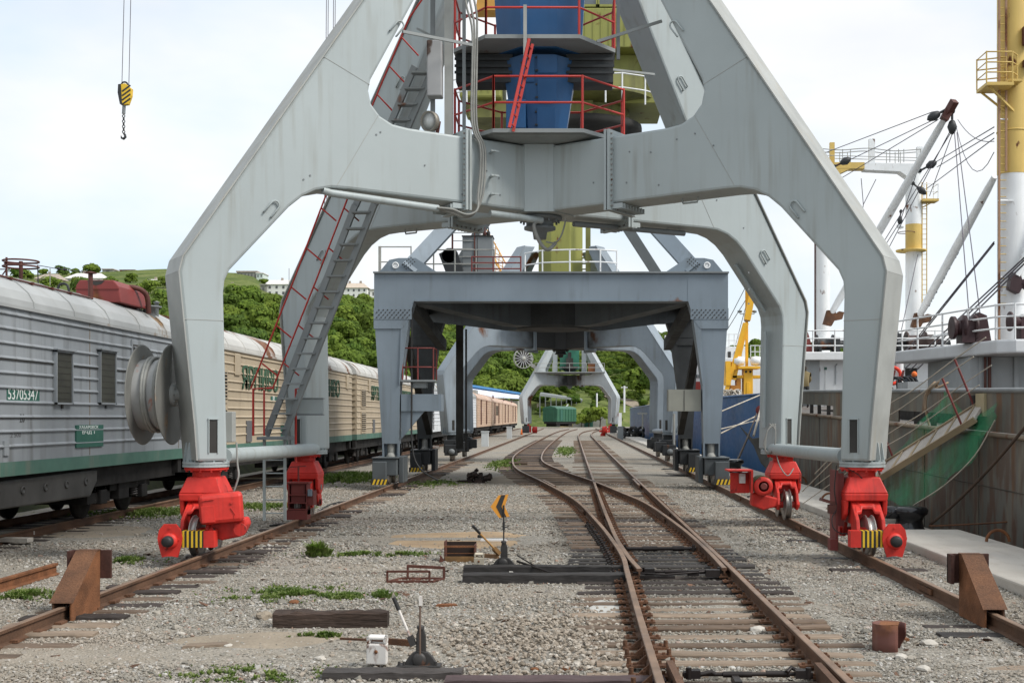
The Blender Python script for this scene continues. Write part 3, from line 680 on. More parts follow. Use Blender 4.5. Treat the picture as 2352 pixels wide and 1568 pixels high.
def portal(root, G_, z0=-.17, full=True, soot=False):
    'the four arched legs, hub and feet of one crane'
    for sx in (-1, 1):
        for sy in (-1, 1):
            d, t = arm_frame(sx, sy)
            e_ = .27 if sy < 0 else .02; d0 = d; A2 = [(s+(e_ if s > 1.3 else 0), z) for s, z in ARM]
            b = B(); b.prism([(s, z+z0) for s, z in A2], -t*.36, d, (0, 0, 1), t*.72)
            leg = b.done('leg', G_, root, bev=.045)
            # rim strips standing proud along the outer edge
            b = B()
            o_ = [(2.05, 11.6), (6.50, 4.84), (6.56, 4.60), (6.32, 2.2), (6.28, 1.64)]
            for i in range(len(o_)-1):
                a = d*(o_[i][0]+.012+e_)+V((0, 0, o_[i][1]+z0)); c = d*(o_[i+1][0]+.012+e_)+V((0, 0, o_[i+1][1]+z0)); nrm = (c-a).cross(t)
                b.bar(a, c, .80, .022, up=nrm)
            b.done('outer_flange', GRAYR if G_ is GRAY else G_, leg)
            # openings at the foot
            fy = -1 if True else 1
            for face in (-1, 1):
                b = B(); cc = d*(6.03+e_) + t*face*.3605 + V((0, 0, 2.02+z0)); b.box(cc, (.13, .012, .52), Matrix((d, t, V((0, 0, 1)))).transposed())
                b.done('foot_slot', SOOTDARK, leg)
                if full:
                    b = B(); M_ = Matrix((d, t, V((0, 0, 1)))).transposed(); b.box(cc+V((0, 0, .275)), (.17, .05, .02), M_); b.box(cc+d*-.072, (.014, .04, .54), M_); b.box(cc+d*.072, (.014, .04, .54), M_)
                    b.done('slot_rim', G_, leg)
            # splice flange across the beam
            b = B(); M_ = Matrix((d, t, V((0, 0, 1)))).transposed(); s_ = 1.78
            b.box(d*(s_-.035)+V((0, 0, 6.74+z0)), (.045, .98, 1.44), M_); b.box(d*(s_+.035)+V((0, 0, 6.74+z0)), (.045, .98, 1.44), M_)
            fl = b.done('splice_flange', G_, leg)
            if full:
                b = B()
                for f_ in (-1, 1):
                    for k in range(15):
                        p = d*s_ + t*f_*.43 + V((0, 0, 6.1+k*.092+z0)); b.cyl(p-d*.085, p+d*.085, .017, 6)
                    for k in range(6):
                        p = d*s_ + t*(-.35+k*.14) + V((0, 0, 6.06+z0)); b.cyl(p-d*.085, p+d*.085, .017, 6)
                tag(b.done('bolt', STEEL, leg), kind='stuff')
                b = B()
                for k in range(9):
                    b.box(d*(s_+.16) + t*(-.4+k*.1) + V((0, 0, 6.09+z0)), (.24, .018, .09), M_)
                tag(b.done('stiffener', G_, leg), kind='stuff')
            if full:
                M_ = Matrix((d, t, V((0, 0, 1)))).transposed(); b = B()
                for f_ in (-1, 1):
                    b.bar(d*(5.86+e_)+t*f_*.361+V((0, 0, 3.86+z0)), d*(6.48+e_)+t*f_*.361+V((0, 0, 3.86+z0)), .006, .01)
                    b.bar(d*(3.95+e_)+t*f_*.361+V((0, 0, 6.22+z0)), d*(3.2+e_)+t*f_*.361+V((0, 0, 7.5+z0)), .006, .009)
                    b.bar(d*(3.36+e_)+t*f_*.361+V((0, 0, 8.0+z0)), d*(4.2+e_)+t*f_*.361+V((0, 0, 8.35+z0)), .006, .009)
                b.done('weld_seam', GRAYR, leg)
            # foot disc, gussets
            c = d*(6.04+e_); c = V((c.x, c.y, 0))
            b = B(); b.lathe([(.0, 1.44), (.365, 1.44), (.365, 1.405), (.35, 1.40), (.35, 1.395), (.365, 1.39), (.365, 1.355), (0, 1.355)], c, n=28, sm=False)
            for k in range(14):
                a = 2*math.pi*k/14; p = c + V((math.cos(a)*.325, math.sin(a)*.325, 1.44)); b.cyl(p, p+V((0, 0, .03)), .018, 6)
            fd = b.done('foot_disc', G_, root)
            b = B()
            for q in (-.09, .09):
                o = d*(6.24+e_) + t*q; b.prism([(0, 1.44), (.14, 1.44), (.10, 1.74), (.02, 1.78)], V((o.x, o.y, 0))-t*.014, d, (0, 0, 1), t*.028)
            for q in (-.1, .1):
                for f_ in (-1, 1):
                    o = d*(6.04+q) + t*f_*.35; b.prism([(0, 1.44), (.0001, 1.44), (0, 1.5)], V((o.x, o.y, 0)), t*f_, (0, 0, 1), d*.02) if 0 else None
            b.done('gusset', G_, fd)
            if full:
                for s, z, r_ in ((5.42, 5.62, -.62), (3.2, 8.95, -.6)) if True else ():
                    u = (V((0, 0, 1))*.8 - d*.6*1).normalized()
                    lift_lug(leg, d*s + t*(-.365 if (sx*sy) > 0 else .365)*(1 if sx*sy > 0 else 1) + V((0, 0, z+z0)), t*(-1 if sx*sy > 0 else 1), u, G_)
                    lift_lug(leg, d*s - t*(-.365 if (sx*sy) > 0 else .365) + V((0, 0, z+z0)), -t*(-1 if sx*sy > 0 else 1), u, G_)
                p = d*3.2 + V((0, 0, 6.16+z0)); B().tube([p-d*.16, p-d*.14-V((0, 0, .08)), p+d*.14-V((0, 0, .08)), p+d*.16], .018, 6).done('lifting_eye', G_, leg)
    # hub
    pts = []
    for sx, sy, q in ((-1, -1, 1), (1, -1, -1), (1, -1, 1), (1, 1, -1), (1, 1, 1), (-1, 1, -1), (-1, 1, 1), (-1, -1, -1)):
        d, t = arm_frame(sx, sy); pts.append(d*.56 + t*.37*q)
    pts.sort(key=lambda p: math.atan2(p.y, p.x))
    b = B(); b.loft([p + V((0, 0, 6.125+z0)) for p in pts], [p + V((0, 0, 7.365+z0)) for p in pts]); b.done('hub', SOOTDARK if soot else G_, root)
    b = B(); b.lathe([(.0, 6.12), (.42, 6.12), (.42, 6.06), (.26, 6.05), (.26, 5.93), (.3, 5.93), (.3, 5.88), (.14, 5.84), (.12, 5.7), (0, 5.7)], (0, 0, z0), n=20)
    for k in range(12):
        a = 2*math.pi*k/12; b.cyl((math.cos(a)*.36, math.sin(a)*.36, 6.0+z0), (math.cos(a)*.36, math.sin(a)*.36, 6.07+z0), .02, 6)
    b.done('hub_bearing', DGRAY, root)
    for sx in (-1, 1):
        x = sx*(HW/LA*6.04-.0); yy = HD/LA*6.04
        a, c = V((sx*(abs(x)+.0), -yy+.1, 1.52)), V((sx*(abs(x)-.1), yy-.12, 1.46))
        B().tube([a, c], .125, 14).done('tie_tube', G_, root)
        # cap ring at the hub end

OFT = [(-.09, .26), (.09, .26), (.165, .17), (.19, .04), (.175, -.06), (.12, -.25), (.03, -.235), (-.03, -.235), (-.12, -.25), (-.175, -.06), (-.19, .04), (-.165, .17)]
def bogie(root, x, y, m, fr, R_, buffer=True, motor=None, clamp=False, wheels=True, zz=0.):
    'wheel unit under a leg: m = outward side (+1/-1), fr = -1 if it is a front leg (buffer faces the camera)'
    X = lambda a: x + a*m
    Y = lambda a: y + a*fr*-1          # positive a = inward of the crane, negative = towards the outside end
    b = B(); b.lathe([(0, 1.352), (.345, 1.352), (.345, 1.31), (.22, 1.29), (.22, 1.19), (0, 1.19)], (x, y, 0), n=24, sm=False)
    for k in range(12):
        a = 2*math.pi*k/12; p = V((x+math.cos(a)*.31, y+math.sin(a)*.31, 1.315)); b.cyl(p, p-V((0, 0, .035)), .022, 6)
    b.done('swivel_ring', R_, root)
    # housing
    b = B(); q = lambda w_, d_, z_: [V((x-w_, y-d_, z_)), V((x+w_, y-d_, z_)), V((x+w_, y+d_, z_)), V((x-w_, y+d_, z_))]
    b.loft(q(.235, .25, 1.20), q(.345, .33, .94)); b.loft(q(.348, .335, .94), q(.335, .325, .82))
    for s in (-1, 1):
        b.prism([(-.3, .83), (.3, .83), (.25, .60), (.1, .50), (-.1, .50), (-.25, .60)], (x+s*.31-.035, y, 0), (0, 1, 0), (0, 0, 1), (.07, 0, 0))
    hs = b.done('bogie_housing', R_, root, bev=.02)
    B().cyl((x-.36, y, .64), (x+.36, y, .64), .06, 12).done('pivot_pin', STEEL, hs)
    # rocker frame
    b = B()
    for s in (-1, 1):
        b.prism([(-.2, .84), (.2, .84), (.58, .55), (.66, .3), (.58, .18), (.36, .2), (.2, .45), (-.2, .45), (-.36, .2), (-.58, .18), (-.66, .3), (-.58, .55)], (x+s*.2-.03, y, 0), (0, 1, 0), (0, 0, 1), (.06, 0, 0))
    for s in (-1, 1):
        a = V((x-.2, y+s*.21, .84)); b.add([V((x-.18, y+s*.18, .845)), V((x+.18, y+s*.18, .845)), V((x+.2, y+s*.46, .66)), V((x+.1, y+s*.42, .67)), V((x+.075, y+s*.36, .74)), V((x-.075, y+s*.36, .74)), V((x-.1, y+s*.42, .67)), V((x-.2, y+s*.46, .66)),
               V((x-.18, y+s*.18, .80)), V((x+.18, y+s*.18, .80)), V((x+.2, y+s*.46, .61)), V((x+.1, y+s*.42, .62)), V((x+.075, y+s*.36, .69)), V((x-.075, y+s*.36, .69)), V((x-.1, y+s*.42, .62)), V((x-.2, y+s*.46, .61))],
              [tuple(range(8)), tuple(range(8, 16))] + [(i, (i+1) % 8, 8+(i+1) % 8, 8+i) for i in range(8)])
    b.box((x, y, .66), (.34, .36, .3))
    b.done('rocker_frame', R_, root, bev=.015)
    for s in (-1, 1):
        wy = y+s*.44
        b = B(); b.lathe([(0, -.08), (.12, -.08), (.13, -.06), (.25, -.055), (.325, -.06), (.33, -.052), (.30, -.04), (.285, -.036), (.285, .036), (.30, .04), (.33, .052), (.325, .06), (.25, .055), (.13, .06), (.12, .08), (0, .08)], (x, wy, .285), (1, 0, 0), 28)
        wh = b.done('wheel', STEEL, root)
        B().cyl((x-.27, wy, .285), (x+.27, wy, .285), .07, 12).done('axle', R_, wh)
    if buffer:
        by = -.74
        b = B(); b.m = 0; b.box((X(.02), Y(by), .27), (.5, .2, .25)); bb = b.done('buffer_beam', SOOTDARK, root)
        for k in range(5):
            xx = -.17 + k*.068
            B().box((X(xx), Y(by), .27), (.031, .206, .256)).done('stripe', YEL, bb)
        B().box((X(-.29), Y(by), .27), (.16, .206, .256)).done('beam_end', R_, bb)
        B().bar((x-.0, Y(-.5), .3), (X(-.15), Y(-.66), .27), .3, .24).done('buffer_bracket', R_, bb)
        b = B(); c = V((X(.29), Y(by-.13), .25)); b.prism([(px, pz) for px, pz in OFT], c, (m, 0, 0), (0, 0, 1), (0, fr*.035, 0)); b.box(c+V((0, -fr*.07, 0)), (.2, .12, .24))
        pl = b.done('buffer_plate', R_, root)
        b = B(); b.lathe([(0, 0), (.125, 0), (.125, .03), (.10, .07), (0, .07)], c+V((0, fr*.03, .0)), (0, fr, 0), 20); 
        for a in ((0, .2), (-.12, -.1), (.13, .02)): b.cyl(c+V((a[0], fr*.03, a[1])), c+V((a[0], fr*.05, a[1])), .018, 6)
        b.done('buffer_collar', R_, pl)
        B().lathe([(.085, 0), (.09, .05), (.08, .11), (.05, .13), (0, .13)], c+V((0, fr*.08, 0)), (0, fr, 0), 20).done('rubber_bumper', RUBBER, pl)
    if motor == 'box':
        Mz = Matrix.Rotation(R(16), 3, 'Z') @ Matrix.Rotation(R(-4), 3, 'Y')
        c = V((X(-.42), Y(-.62), .74)); b = B(); b.box(c, (.66, .4, .46), Mz); mb = b.done('motor_cover', R_, root, bev=.06)
        b = B(); b.box(c + Mz @ V((-.2, -.205, -.07)), (.2, .012, .26), Mz); b.done('cover_hatch', R_, mb, bev=.006)
        b = B(); b.cyl(c + Mz @ V((.16, -.2, .08)), c + Mz @ V((.16, -.225, .08)), .022, 8); b.tube([c + Mz @ V((-.28, -.21, .14)), c + Mz @ V((-.2, -.215, .15)), c + Mz @ V((-.1, -.21, .15))], .008, 6); b.tube([c + Mz @ V((.14, -.21, .0)), c + Mz @ V((.2, -.212, -.1)), c + Mz @ V((.18, -.21, -.16))], .006, 6); b.done('latch', R_, mb)
        b = B(); b.prism([(-.3, .0), (-.32, -.22), (-.1, -.3), (.2, -.24), (.3, -.05), (.26, .06)], V((X(-.5), Y(-.55), .52)), (1, 0, 0), (0, 0, 1), (0, .3, 0)); gb = b.done('gearbox', R_, root, bev=.03)
        b = B(); b.cyl(V((X(-.72), Y(-.6), .4)), V((X(-.72), Y(-.66), .4)), .1, 14); b.cyl(V((X(-.3), Y(-.62), .36)), V((X(-.3), Y(-.7), .36)), .07, 12); b.done('gearbox_cap', R_, gb)
    if motor == 'drum':
        c = V((X(-.56), Y(.8), .7)); b = B(); b.lathe([(0, 0), (.05, 0), (.05, -.01), (.16, -.01), (.2, .02), (.2, .5), (0, .5)], c + V((0, -.1, 0)), (0, 1, 0), 22); mo = b.done('motor', R_, root)
        b = B(); b.lathe([(.055, 0), (.075, -.004), (.075, -.008), (.055, -.012)], c+V((0, -.105, 0)), (0, 1, 0), 16); b.lathe([(.11, 0), (.125, -.004), (.125, -.008), (.11, -.01)], c+V((0, -.1, 0)), (0, 1, 0), 18); b.done('motor_ring', MAROON, mo)
        b = B(); pts = [c + V((math.cos(R(a))*.22, 0, math.sin(R(a))*.22)) for a in range(20, 190, 17)]; b.loft(pts + [c+V((-.25, 0, -.12)), c+V((-.21, 0, -.1))][:2], [p + V((0, .4, 0)) for p in pts] + [c+V((-.25, .4, -.12)), c+V((-.21, .4, -.1))]); b.done('canvas_cover', CANVAS, mo)
        b = B(); c2 = V((X(-.80), Y(.62), .80)); b.box(c2, (.05, .5, .5)); b.box(c2+V((.26*-m, 0, .23)), (.5, .5, .04)); b.box(c2+V((.2*-m, .22, -.05)), (.4, .04, .44)); b.done('motor_guard', R_, root, bev=.01)
        b = B(); b.box(c2+V((.16*-m, .1, .05)), (.12, .12, .2)); b.cyl(c2+V((.16*-m, 0, .06)), c2+V((.16*-m, -.03, .06)), .045, 10); b.done('brake_unit', WHITE, root)
        b = B(); b.prism([(-.34, .1), (-.36, -.18), (-.1, -.28), (.2, -.2), (.28, -.04)], V((X(-.42), Y(.62), .46)), (1, 0, 0), (0, 0, 1), (0, .3, 0)); b.done('gearbox', R_, root, bev=.03)
    if clamp:
        b = B(); c = V((x+.02*m*-1, y-.72, 0)); x0, x1 = c.x-.19, c.x+.22
        for z, h in ((.87, .035), (.62, .02), (.45, .02), (.32, .02)): b.box(((x0+x1)/2, c.y, z-.1), (x1-x0+(.06 if z > .8 else 0), .34, h))
        b.b2(x0+.03, x1-.03, c.y+.1, c.y+.13, .1, .75); b.b2(x0, x0+.03, c.y-.15, c.y+.15, .1, .75); b.b2(x1-.03, x1, c.y-.15, c.y+.15, .1, .75); b.b2(x0-.03, x1, c.y-.17, c.y+.17, .0, .2); b.b2(x0+.06, x1-.06, c.y-.1, c.y-.06, .36, .74)
        b.b2(x1, x1+.12, c.y-.12, c.y+.2, .3, .6)
        cl = b.done('rail_clamp', MAROON, root)
        B().tube([(c.x, c.y, .8), (c.x, c.y, 1.12)], .02, 8).bar((c.x-.18, c.y, 1.1), (c.x+.16, c.y, 1.12), .03, .02).done('clamp_screw', MAROON, cl)
        B().b2(x1+.02, x1+.1, c.y-.2, c.y-.12, .5, .64).done('switch_box', BGRAY, cl)
CANVAS = mat('green canvas', (.10, .13, .07), .9, var=.25, bump=.5, bsc=20)

# ------------------------------------------------------------------ front crane
C1 = V((-.62, 22.75, .17))
cr1 = T('portal_crane', 'nearest pale grey portal crane with red wheel bogies and a blue central tower', 'crane', C1)
portal(cr1, GRAY)
fx, fy = HW/LA*6.04, HD/LA*6.04
bogie(cr1, -fx-.22, -fy-.14, -1, -1, RED, motor='box')
bogie(cr1, fx+.22, -fy-.14, 1, -1, RED)
bogie(cr1, -fx-.13, fy, -1, 1, RED, buffer=False, clamp=True)
bogie(cr1, fx+.13, fy, 1, 1, RED, buffer=False, motor='drum')
# side panel on the near right bogie with its wires
b = B(); x = fx+.22-.42; b.b2(x-.02, x+.02, -fy-.25, -fy+.2, .02, 1.3); b.b2(x-.12, x, -fy-.3, -fy-.1, .02, .2); b.b2(x+.03, x+.12, -fy-.2, -fy+.1, .4, 1.25)
sp_ = b.done('side_shield', MAROON, cr1)
b = B(); b.tube(smooth([(x-.02, -fy-.3, 1.38), (x-.06, -fy-.32, 1.0), (x-.02, -fy-.3, .7), (x-.1, -fy-.34, .55), (x-.08, -fy-.36, .38), (x+.06, -fy-.4, .3), (x+.3, -fy-.42, .34)]), .009, 5); b.tube(smooth([(x+.1, -fy-.38, 1.35), (x+.3, -fy-.4, 1.24), (x+.5, -fy-.37, 1.02), (x+.55, -fy-.36, .9)]), .007, 5)
b.done('loose_wire', RUBBER, sp_)
B().box((x-.14, -fy-.2, .8), (.24, .2, .05), Matrix.Rotation(.3, 3, 'Y')).box((x-.08, -fy-.24, .68), (.12, .14, .14)).done('sensor_bracket', BROWN, sp_)
B().tube(smooth([(-fx+.28, -fy-.2, 1.75), (-fx+.31, -fy-.25, 1.4), (-fx+.34, -fy-.3, 1.2), (-fx+.24, -fy-.3, .9)]), .016, 6).done('cable', CABLE, cr1)
DRM = mat('drum dull grey', (.20, .20, .185), .45, .2, var=.2, vsc=2, rust=.12, rsc=3, rcol=(.3, .2, .12))
# cable drum beside the near left leg
xd = W(325, 19.4)-C1.x; xe = W(392, 19.4)-C1.x; zc = H(906, 19.4)-C1.z; yd = 19.45-C1.y
b = B(); b.lathe([(0, 0), (.8, 0), (.815, .01), (.8, .02), (0, .02)], (xd, yd, zc), (1, 0, 0), 48, False); dr = b.done('drum_flange', DRM, cr1)
b = B(); b.lathe([(0, 0), (.8, 0), (.815, .01), (.8, .02), (0, .02)], (xe, yd, zc), (1, 0, 0), 48, False); b.done('drum_flange', DRM, cr1)
b = B(); b.lathe([(.57, 0), (.57, xe-xd)], (xd+.01, yd, zc), (1, 0, 0), 40); core = b.done('drum_core', mat('drum core paint', (.34, .34, .33), .5, var=.1, rust=.25, rsc=4, rcol=(.35, .12, .07)), cr1)
b = B()
for k in range(4):
    xx = xd+.17+k*.075+(.05 if k > 1 else 0); b.ring((xx, yd, zc), (1, .03*(-1)**k, .02), .595, .03, 36, 8)
b.done('wound_cable', CABLE, core)
b = B(); b.lathe([(.19, 0), (.19, .05), (.1, .06), (.1, .5)], (xe+.02, yd, zc), (1, 0, 0), 20)
for k in range(8):
    a = k*math.pi/4; b.cyl((xe+.06, yd+.15*math.cos(a), zc+.15*math.sin(a)), (xe+.09, yd+.15*math.cos(a), zc+.15*math.sin(a)), .015, 6)
b.done('drum_shaft', GRAYR, cr1)
# small control box on the leg's right side
p = P(528, 980, 19.7) - C1; B().box(p, (.15, .2, .5)).done('control_box', GRAYR, cr1, bev=.015)

z0 = -.17
# conduit under the left arm, cables
d, t = arm_frame(-1, -1)
def on_arm(s, z, off, d=d, t=t): return d*s + t*off + V((0, 0, z+z0))
b = B(); b.tube([on_arm(4.45, 6.12, .3), on_arm(4.3, 6.09, .3), on_arm(2.35, 6.02, .3), on_arm(2.3, 6.02, .3)], .065, 12); b.done('conduit', GRAY, cr1)
b = B(); b.tube([on_arm(1.25, 6.03, .3), on_arm(.15, 6.0, .32)], .065, 12); b.done('conduit', GRAY, cr1)
for off, dz in ((.0, 0), (.045, .02), (-.05, -.02)):
    b = B(); b.tube(smooth([on_arm(2.35, 6.02, .33+off), on_arm(2.1, 5.98+dz, .42+off), on_arm(1.85, 5.9+dz, .5+off), on_arm(1.66, 6.0+dz, .53+off), on_arm(1.56+off, 6.3, .50), on_arm(1.5+off, 6.8, .48), on_arm(1.5+off, 7.2, .46), on_arm(1.62+off, 7.45, .44), on_arm(1.64+off, 7.9, .40), on_arm(1.62+off, 9.2, .4), on_arm(1.7+off*2, 9.7, .4), on_arm(1.8+off, 10.4, .3)], 5), .02, 7)
    b.done('cable', CABLE, cr1)
b = B(); b.tube(smooth([on_arm(.15, 6.0, .32), V((-.1, -.45, 5.9+z0)), V((0, -.42, 5.6+z0)), V((.15, -.35, 5.45+z0)), V((.3, -.2, 5.6+z0))], 5), .035, 8); b.tube(smooth([V((.5, -.3, 6.05+z0)), V((.42, -.3, 5.75+z0)), V((.3, -.25, 5.6+z0)), V((.12, -.2, 5.62+z0))]), .015, 6); b.done('cable', CABLE, cr1)
b = B()
for zz_ in (6.35, 6.68, 7.12): b.bar(on_arm(1.28, zz_, .36), on_arm(1.28, zz_, .56), .04, .03); b.bar(on_arm(1.36, zz_, .54), on_arm(1.2, zz_, .54), .03, .03)
b.done('cable_bracket', GRAY, cr1)
# posts, rusty box, floodlight on the left arm
def at1(x, y, Y): return P(x, y, Y) - C1
b = B(); a_ = at1(1031, 318, 21.7); b.b2(a_.x-.075, a_.x+.075, a_.y-.06, a_.y+.06, 7.3+z0, 11.2); b.done('cable_post', GRAYR, cr1)
b = B(); a_ = at1(1066, 330, 21.7); b.b2(a_.x-.03, a_.x+.03, a_.y-.03, a_.y+.03, 7.3+z0, 11.2); b.done('cable_post', DGRAY, cr1)
b = B(); a_ = at1(994, 300, 21.8); b.b2(a_.x-.04, a_.x+.04, a_.y-.04, a_.y+.04, 7.3+z0, 11.2); b.done('cable_post', DGRAY, cr1)
BOXM = mat('flaked grey paint', (.34, .34, .34), .6, var=.15, rust=.5, rsc=2.5, rcol=(.08, .055, .045))
b = B(); z1, z2 = H(224, 21.6)-.17, H(96, 21.6)-.17; a_ = at1(1001, 200, 21.6); b.b2(a_.x-.15, a_.x+.12, a_.y-.12, a_.y+.15, z1, z2); b.done('junction_box', BOXM, cr1, bev=.02)
a_ = at1(985, 279, 21.3); ax = V((-.55, -.8, -.12)).normalized()
b = B(); b.lathe([(0, -.16), (.1, -.16), (.17, -.1), (.185, .02), (.17, .02), (.09, -.06), (0, -.08)], a_, ax, 24); fl = b.done('floodlight', mat('floodlight housing', (.22, .2, .17), .5, .3, var=.2), cr1)
B().lathe([(0, -.012), (.168, 0), (0, .012)], a_+ax*.0, ax, 24).done('lens', mat('lamp glass', (.5, .5, .48), .15, var=.2, spec=.8), fl)
B().tube([a_+V((.2, .02, 0)), a_+V((.17, 0, -.2)), a_+V((.05, .05, -.28)), a_+V((-.14, -.02, -.2))], .015, 6).bar(a_+V((.14, .1, 0)), a_+V((.14, .1, -.3)), .06).done('floodlight_bracket', BROWN, fl)
# central blue tower: octagonal, widening upward
def octr(r, z, ph=.5): return [V((r*math.cos(2*math.pi*(k+ph)/8), r*math.sin(2*math.pi*(k+ph)/8), z)) for k in range(8)]
b = B(); b.loft(octr(.49, 7.36+z0), octr(.76, 9.0+z0)); tw = b.done('tower', BLUE, cr1)
b = B(); b.loft(octr(.84, 9.1+z0), octr(.98, 11.2+z0)); b.done('tower', BLUE, cr1)
def tface(u, z): # point on the front face of the lower tower
    r = (.49 + (z-7.36)/(9.0-7.36)*.27)*math.cos(math.pi/8); return V((u, -r-.004, z+z0))
for (u0, u1, za, zb) in ((-.03, .34, 8.66, 8.98), (-.03, .33, 8.13, 8.56), (-.04, .30, 7.66, 8.05), (-.3, -.08, 8.5, 8.95)):
    b = B(); q = [tface(u0, za), tface(u1, za), tface(u1, zb), tface(u0, zb)]; q2 = [p - V((0, .03, 0)) for p in q]; b.loft(q, q2); pd = b.done('door_panel', BLUE, tw, bev=.006)
    B().box((q[0]+q[3])/2 + V((-.01, -.03, .12)), (.05, .03, .03)).box((q[0]+q[3])/2 + V((-.01, -.03, -.12)), (.05, .03, .03)).done('hinge', BLACK, tw)
b = B(); b.b2(-.60, -.24, -.78, -.45, 7.62+z0, 8.15+z0); b.done('electric_box', BLUE, cr1, bev=.015)
# lower platform
PLM = mat('platform grey', (.27, .285, .28), .6, var=.12, streak=.2, rust=.08)
b = B(); b.loft(oct_(.81, 1.6, 1.3, 7.42+z0), oct_(.81, 1.6, 1.3, 7.49+z0)); b.loft(oct_(.55, .9, .78, 7.37+z0), oct_(.78, 1.52, 1.2, 7.415+z0)); pf = b.done('platform', PLM, cr1)
P1 = oct_(.81, 1.6, 1.3, 7.49+z0)
P1s = [p*.985 for p in P1]
for p in P1s: p.z = 7.49+z0
railing(None, P1s + [P1s[0]], .94, .021, (.5,), RAILRED, cr1)
# upper platform with its ribbed skirt
U = [V(p) for p in ((-.95, -1.25, 0), (.75, -1.25, 0), (1.42, -.4, 0), (1.42, .5, 0), (.8, 1.3, 0), (-.95, 1.3, 0), (-1.6, .5, 0), (-1.6, -.4, 0))]
up = lambda k, z: [V((p.x*k, p.y*k, z+z0)) for p in U]
b = B(); b.loft(up(1, 9.12), up(1, 9.19)); pf2 = b.done('platform', PLM, cr1)
B().b2(.5, 1.38, -.38, .2, 8.58+z0, 9.1+z0).done('platform_skirt', GRIMESHADE, pf2); b = B(); b.b2(-1.56, -.5, -.38, .2, 8.58+z0, 9.1+z0); b.done('platform_skirt', GRIMESHADE, pf2)  # dark colour carries the shade under the upper platform
b = B()
for z in (8.72, 8.84, 8.97):
    b.b2(.5, 1.40, -.44, -.42, z+z0, z+z0+.05); b.b2(-1.58, -.5, -.44, -.42, z+z0, z+z0+.05)
b.done('rib', GRIMESHADE, pf2)
u2 = [p*.985 for p in up(1, 9.19)]
for p in u2: p.z = 9.19+z0
railing(None, u2 + [u2[0]], .98, .021, (.5,), RAILRED, cr1)
b = B(); b.b2(-.26, -.2, -1.32, -1.26, 8.75+z0, 9.7+z0); b.done('post', GRAYR, cr1)
# red ladder
a_, c_ = at1(1174, 298, 21.3), at1(1219, 96, 21.4)
b = B(); sd = V((.0, .3, 0))+V((.05, 0, 0)); b.bar(a_-sd*.5, c_-sd*.5, .05, .05); b.bar(a_+sd*.5, c_+sd*.5, .05, .05); la = b.done('ladder', RAILRED, cr1)
for k in range(9):
    p = a_.lerp(c_, (k+.5)/9); B().tube([p-sd*.5, p+sd*.5], .014, 6).done('rung', RAILRED, la)
# long thin braces from the tower out to the legs
for A_, C_ in (((922, 72), (1078, 96)), ((1640, 60), (1438, 96)), ((1414, 100), (1600, 40))):
    pass
b = B(); b.bar(at1(925, 73, 20.8), at1(1085, 104, 21.5), .035, .05); b.bar(at1(958, 66, 22.2), at1(1010, 92, 21.9), .03, .04); b.done('brace', PLM, cr1)
B().bar(at1(1371, 96, 21.4), at1(1520, 49, 21.6), .04, .05).done('brace', PLM, cr1); B().bar(at1(1385, 158, 22.6), at1(1503, 171, 23.6), .035, .04).done('brace', PLM, cr1)
b = B(); a_ = at1(1420, 90, 21.6); b.b2(a_.x-.03, a_.x+.03, a_.y-.03, a_.y+.03, H(137, 21.6)-.17, 11.2)
b.done('post', DGRAY, cr1)
# stairs up the far left leg
def stairs(root, a, c, wdt, n, mt, side):
    a, c = V(a), V(c); b = B(); s = V(side).normalized()*wdt/2
    b.bar(a-s, c-s, .04, .15); b.bar(a+s, c+s, .04, .15); st = b.done('stair_stringer', mt, root)
    for k in range(n):
        p = a.lerp(c, (k+.5)/n); B().box(p, (wdt-.05, .2, .035)).done('tread', mt, st)
    return st
sa, sb_, sc_ = at1(632, 1000, 24.4), at1(838, 470, 23.2), at1(976, 150, 22.4)
STM = mat('stair grey', (.22, .235, .235), .6, var=.12, rust=.06)
st = stairs(cr1, sa, sb_, .42, 15, STM, (1, -.35, 0)); stairs(cr1, sb_+V((0, .05, 0)), sc_, .42, 9, STM, (1, -.35, 0))
b = B()
for off in (-.62, .12):
    q = [sa + V((off*.6-.1, -.1, .95)), sa.lerp(sb_, .5) + V((off*.6-.1, -.1, .85)), sb_ + V((off*.6-.1, -.1, .85))]; b.tube(q, .018, 6)
    for k in range(6):
        p = sa.lerp(sb_, (k+.8)/6.); b.tube([p + V((off*.6-.1, -.1, .86)), p + V((off*.6+.18, 0, .62))], .016, 6)
b.tube([sa+V((-.42, -.1, 0)), sa+V((-.42, -.1, .95)), sa+V((.0, -.1, .97))], .025, 6); b.tube([sa+V((-.2, -.1, 0)), sa+V((-.2, -.1, .93))], .02, 6); b.tube([sa+V((.42, .0, -.55)), sa+V((.42, 0, .95)), sa+V((.6, 0, .97))], .025, 6)
b.done('handrail', RAILRED, cr1)
b = B(); q = [sb_+V((-.3, -.1, .8)), sc_+V((-.28, -.1, .85)), sc_ + V((0, -.1, 1.25))]; b.tube(q, .018, 6)
for k in range(5):
    p = sb_.lerp(sc_, (k+.4)/5.); b.tube([p+V((-.29, -.1, .82)), p+V((.02, 0, .5))], .016, 6)
b.done('handrail', RAILRED, cr1)
b = B(); b.b2(sa.x-.3, sa.x+.32, sa.y-.3, sa.y+.4, sa.z-.08, sa.z-.02); b.done('landing', DGRAY, cr1)
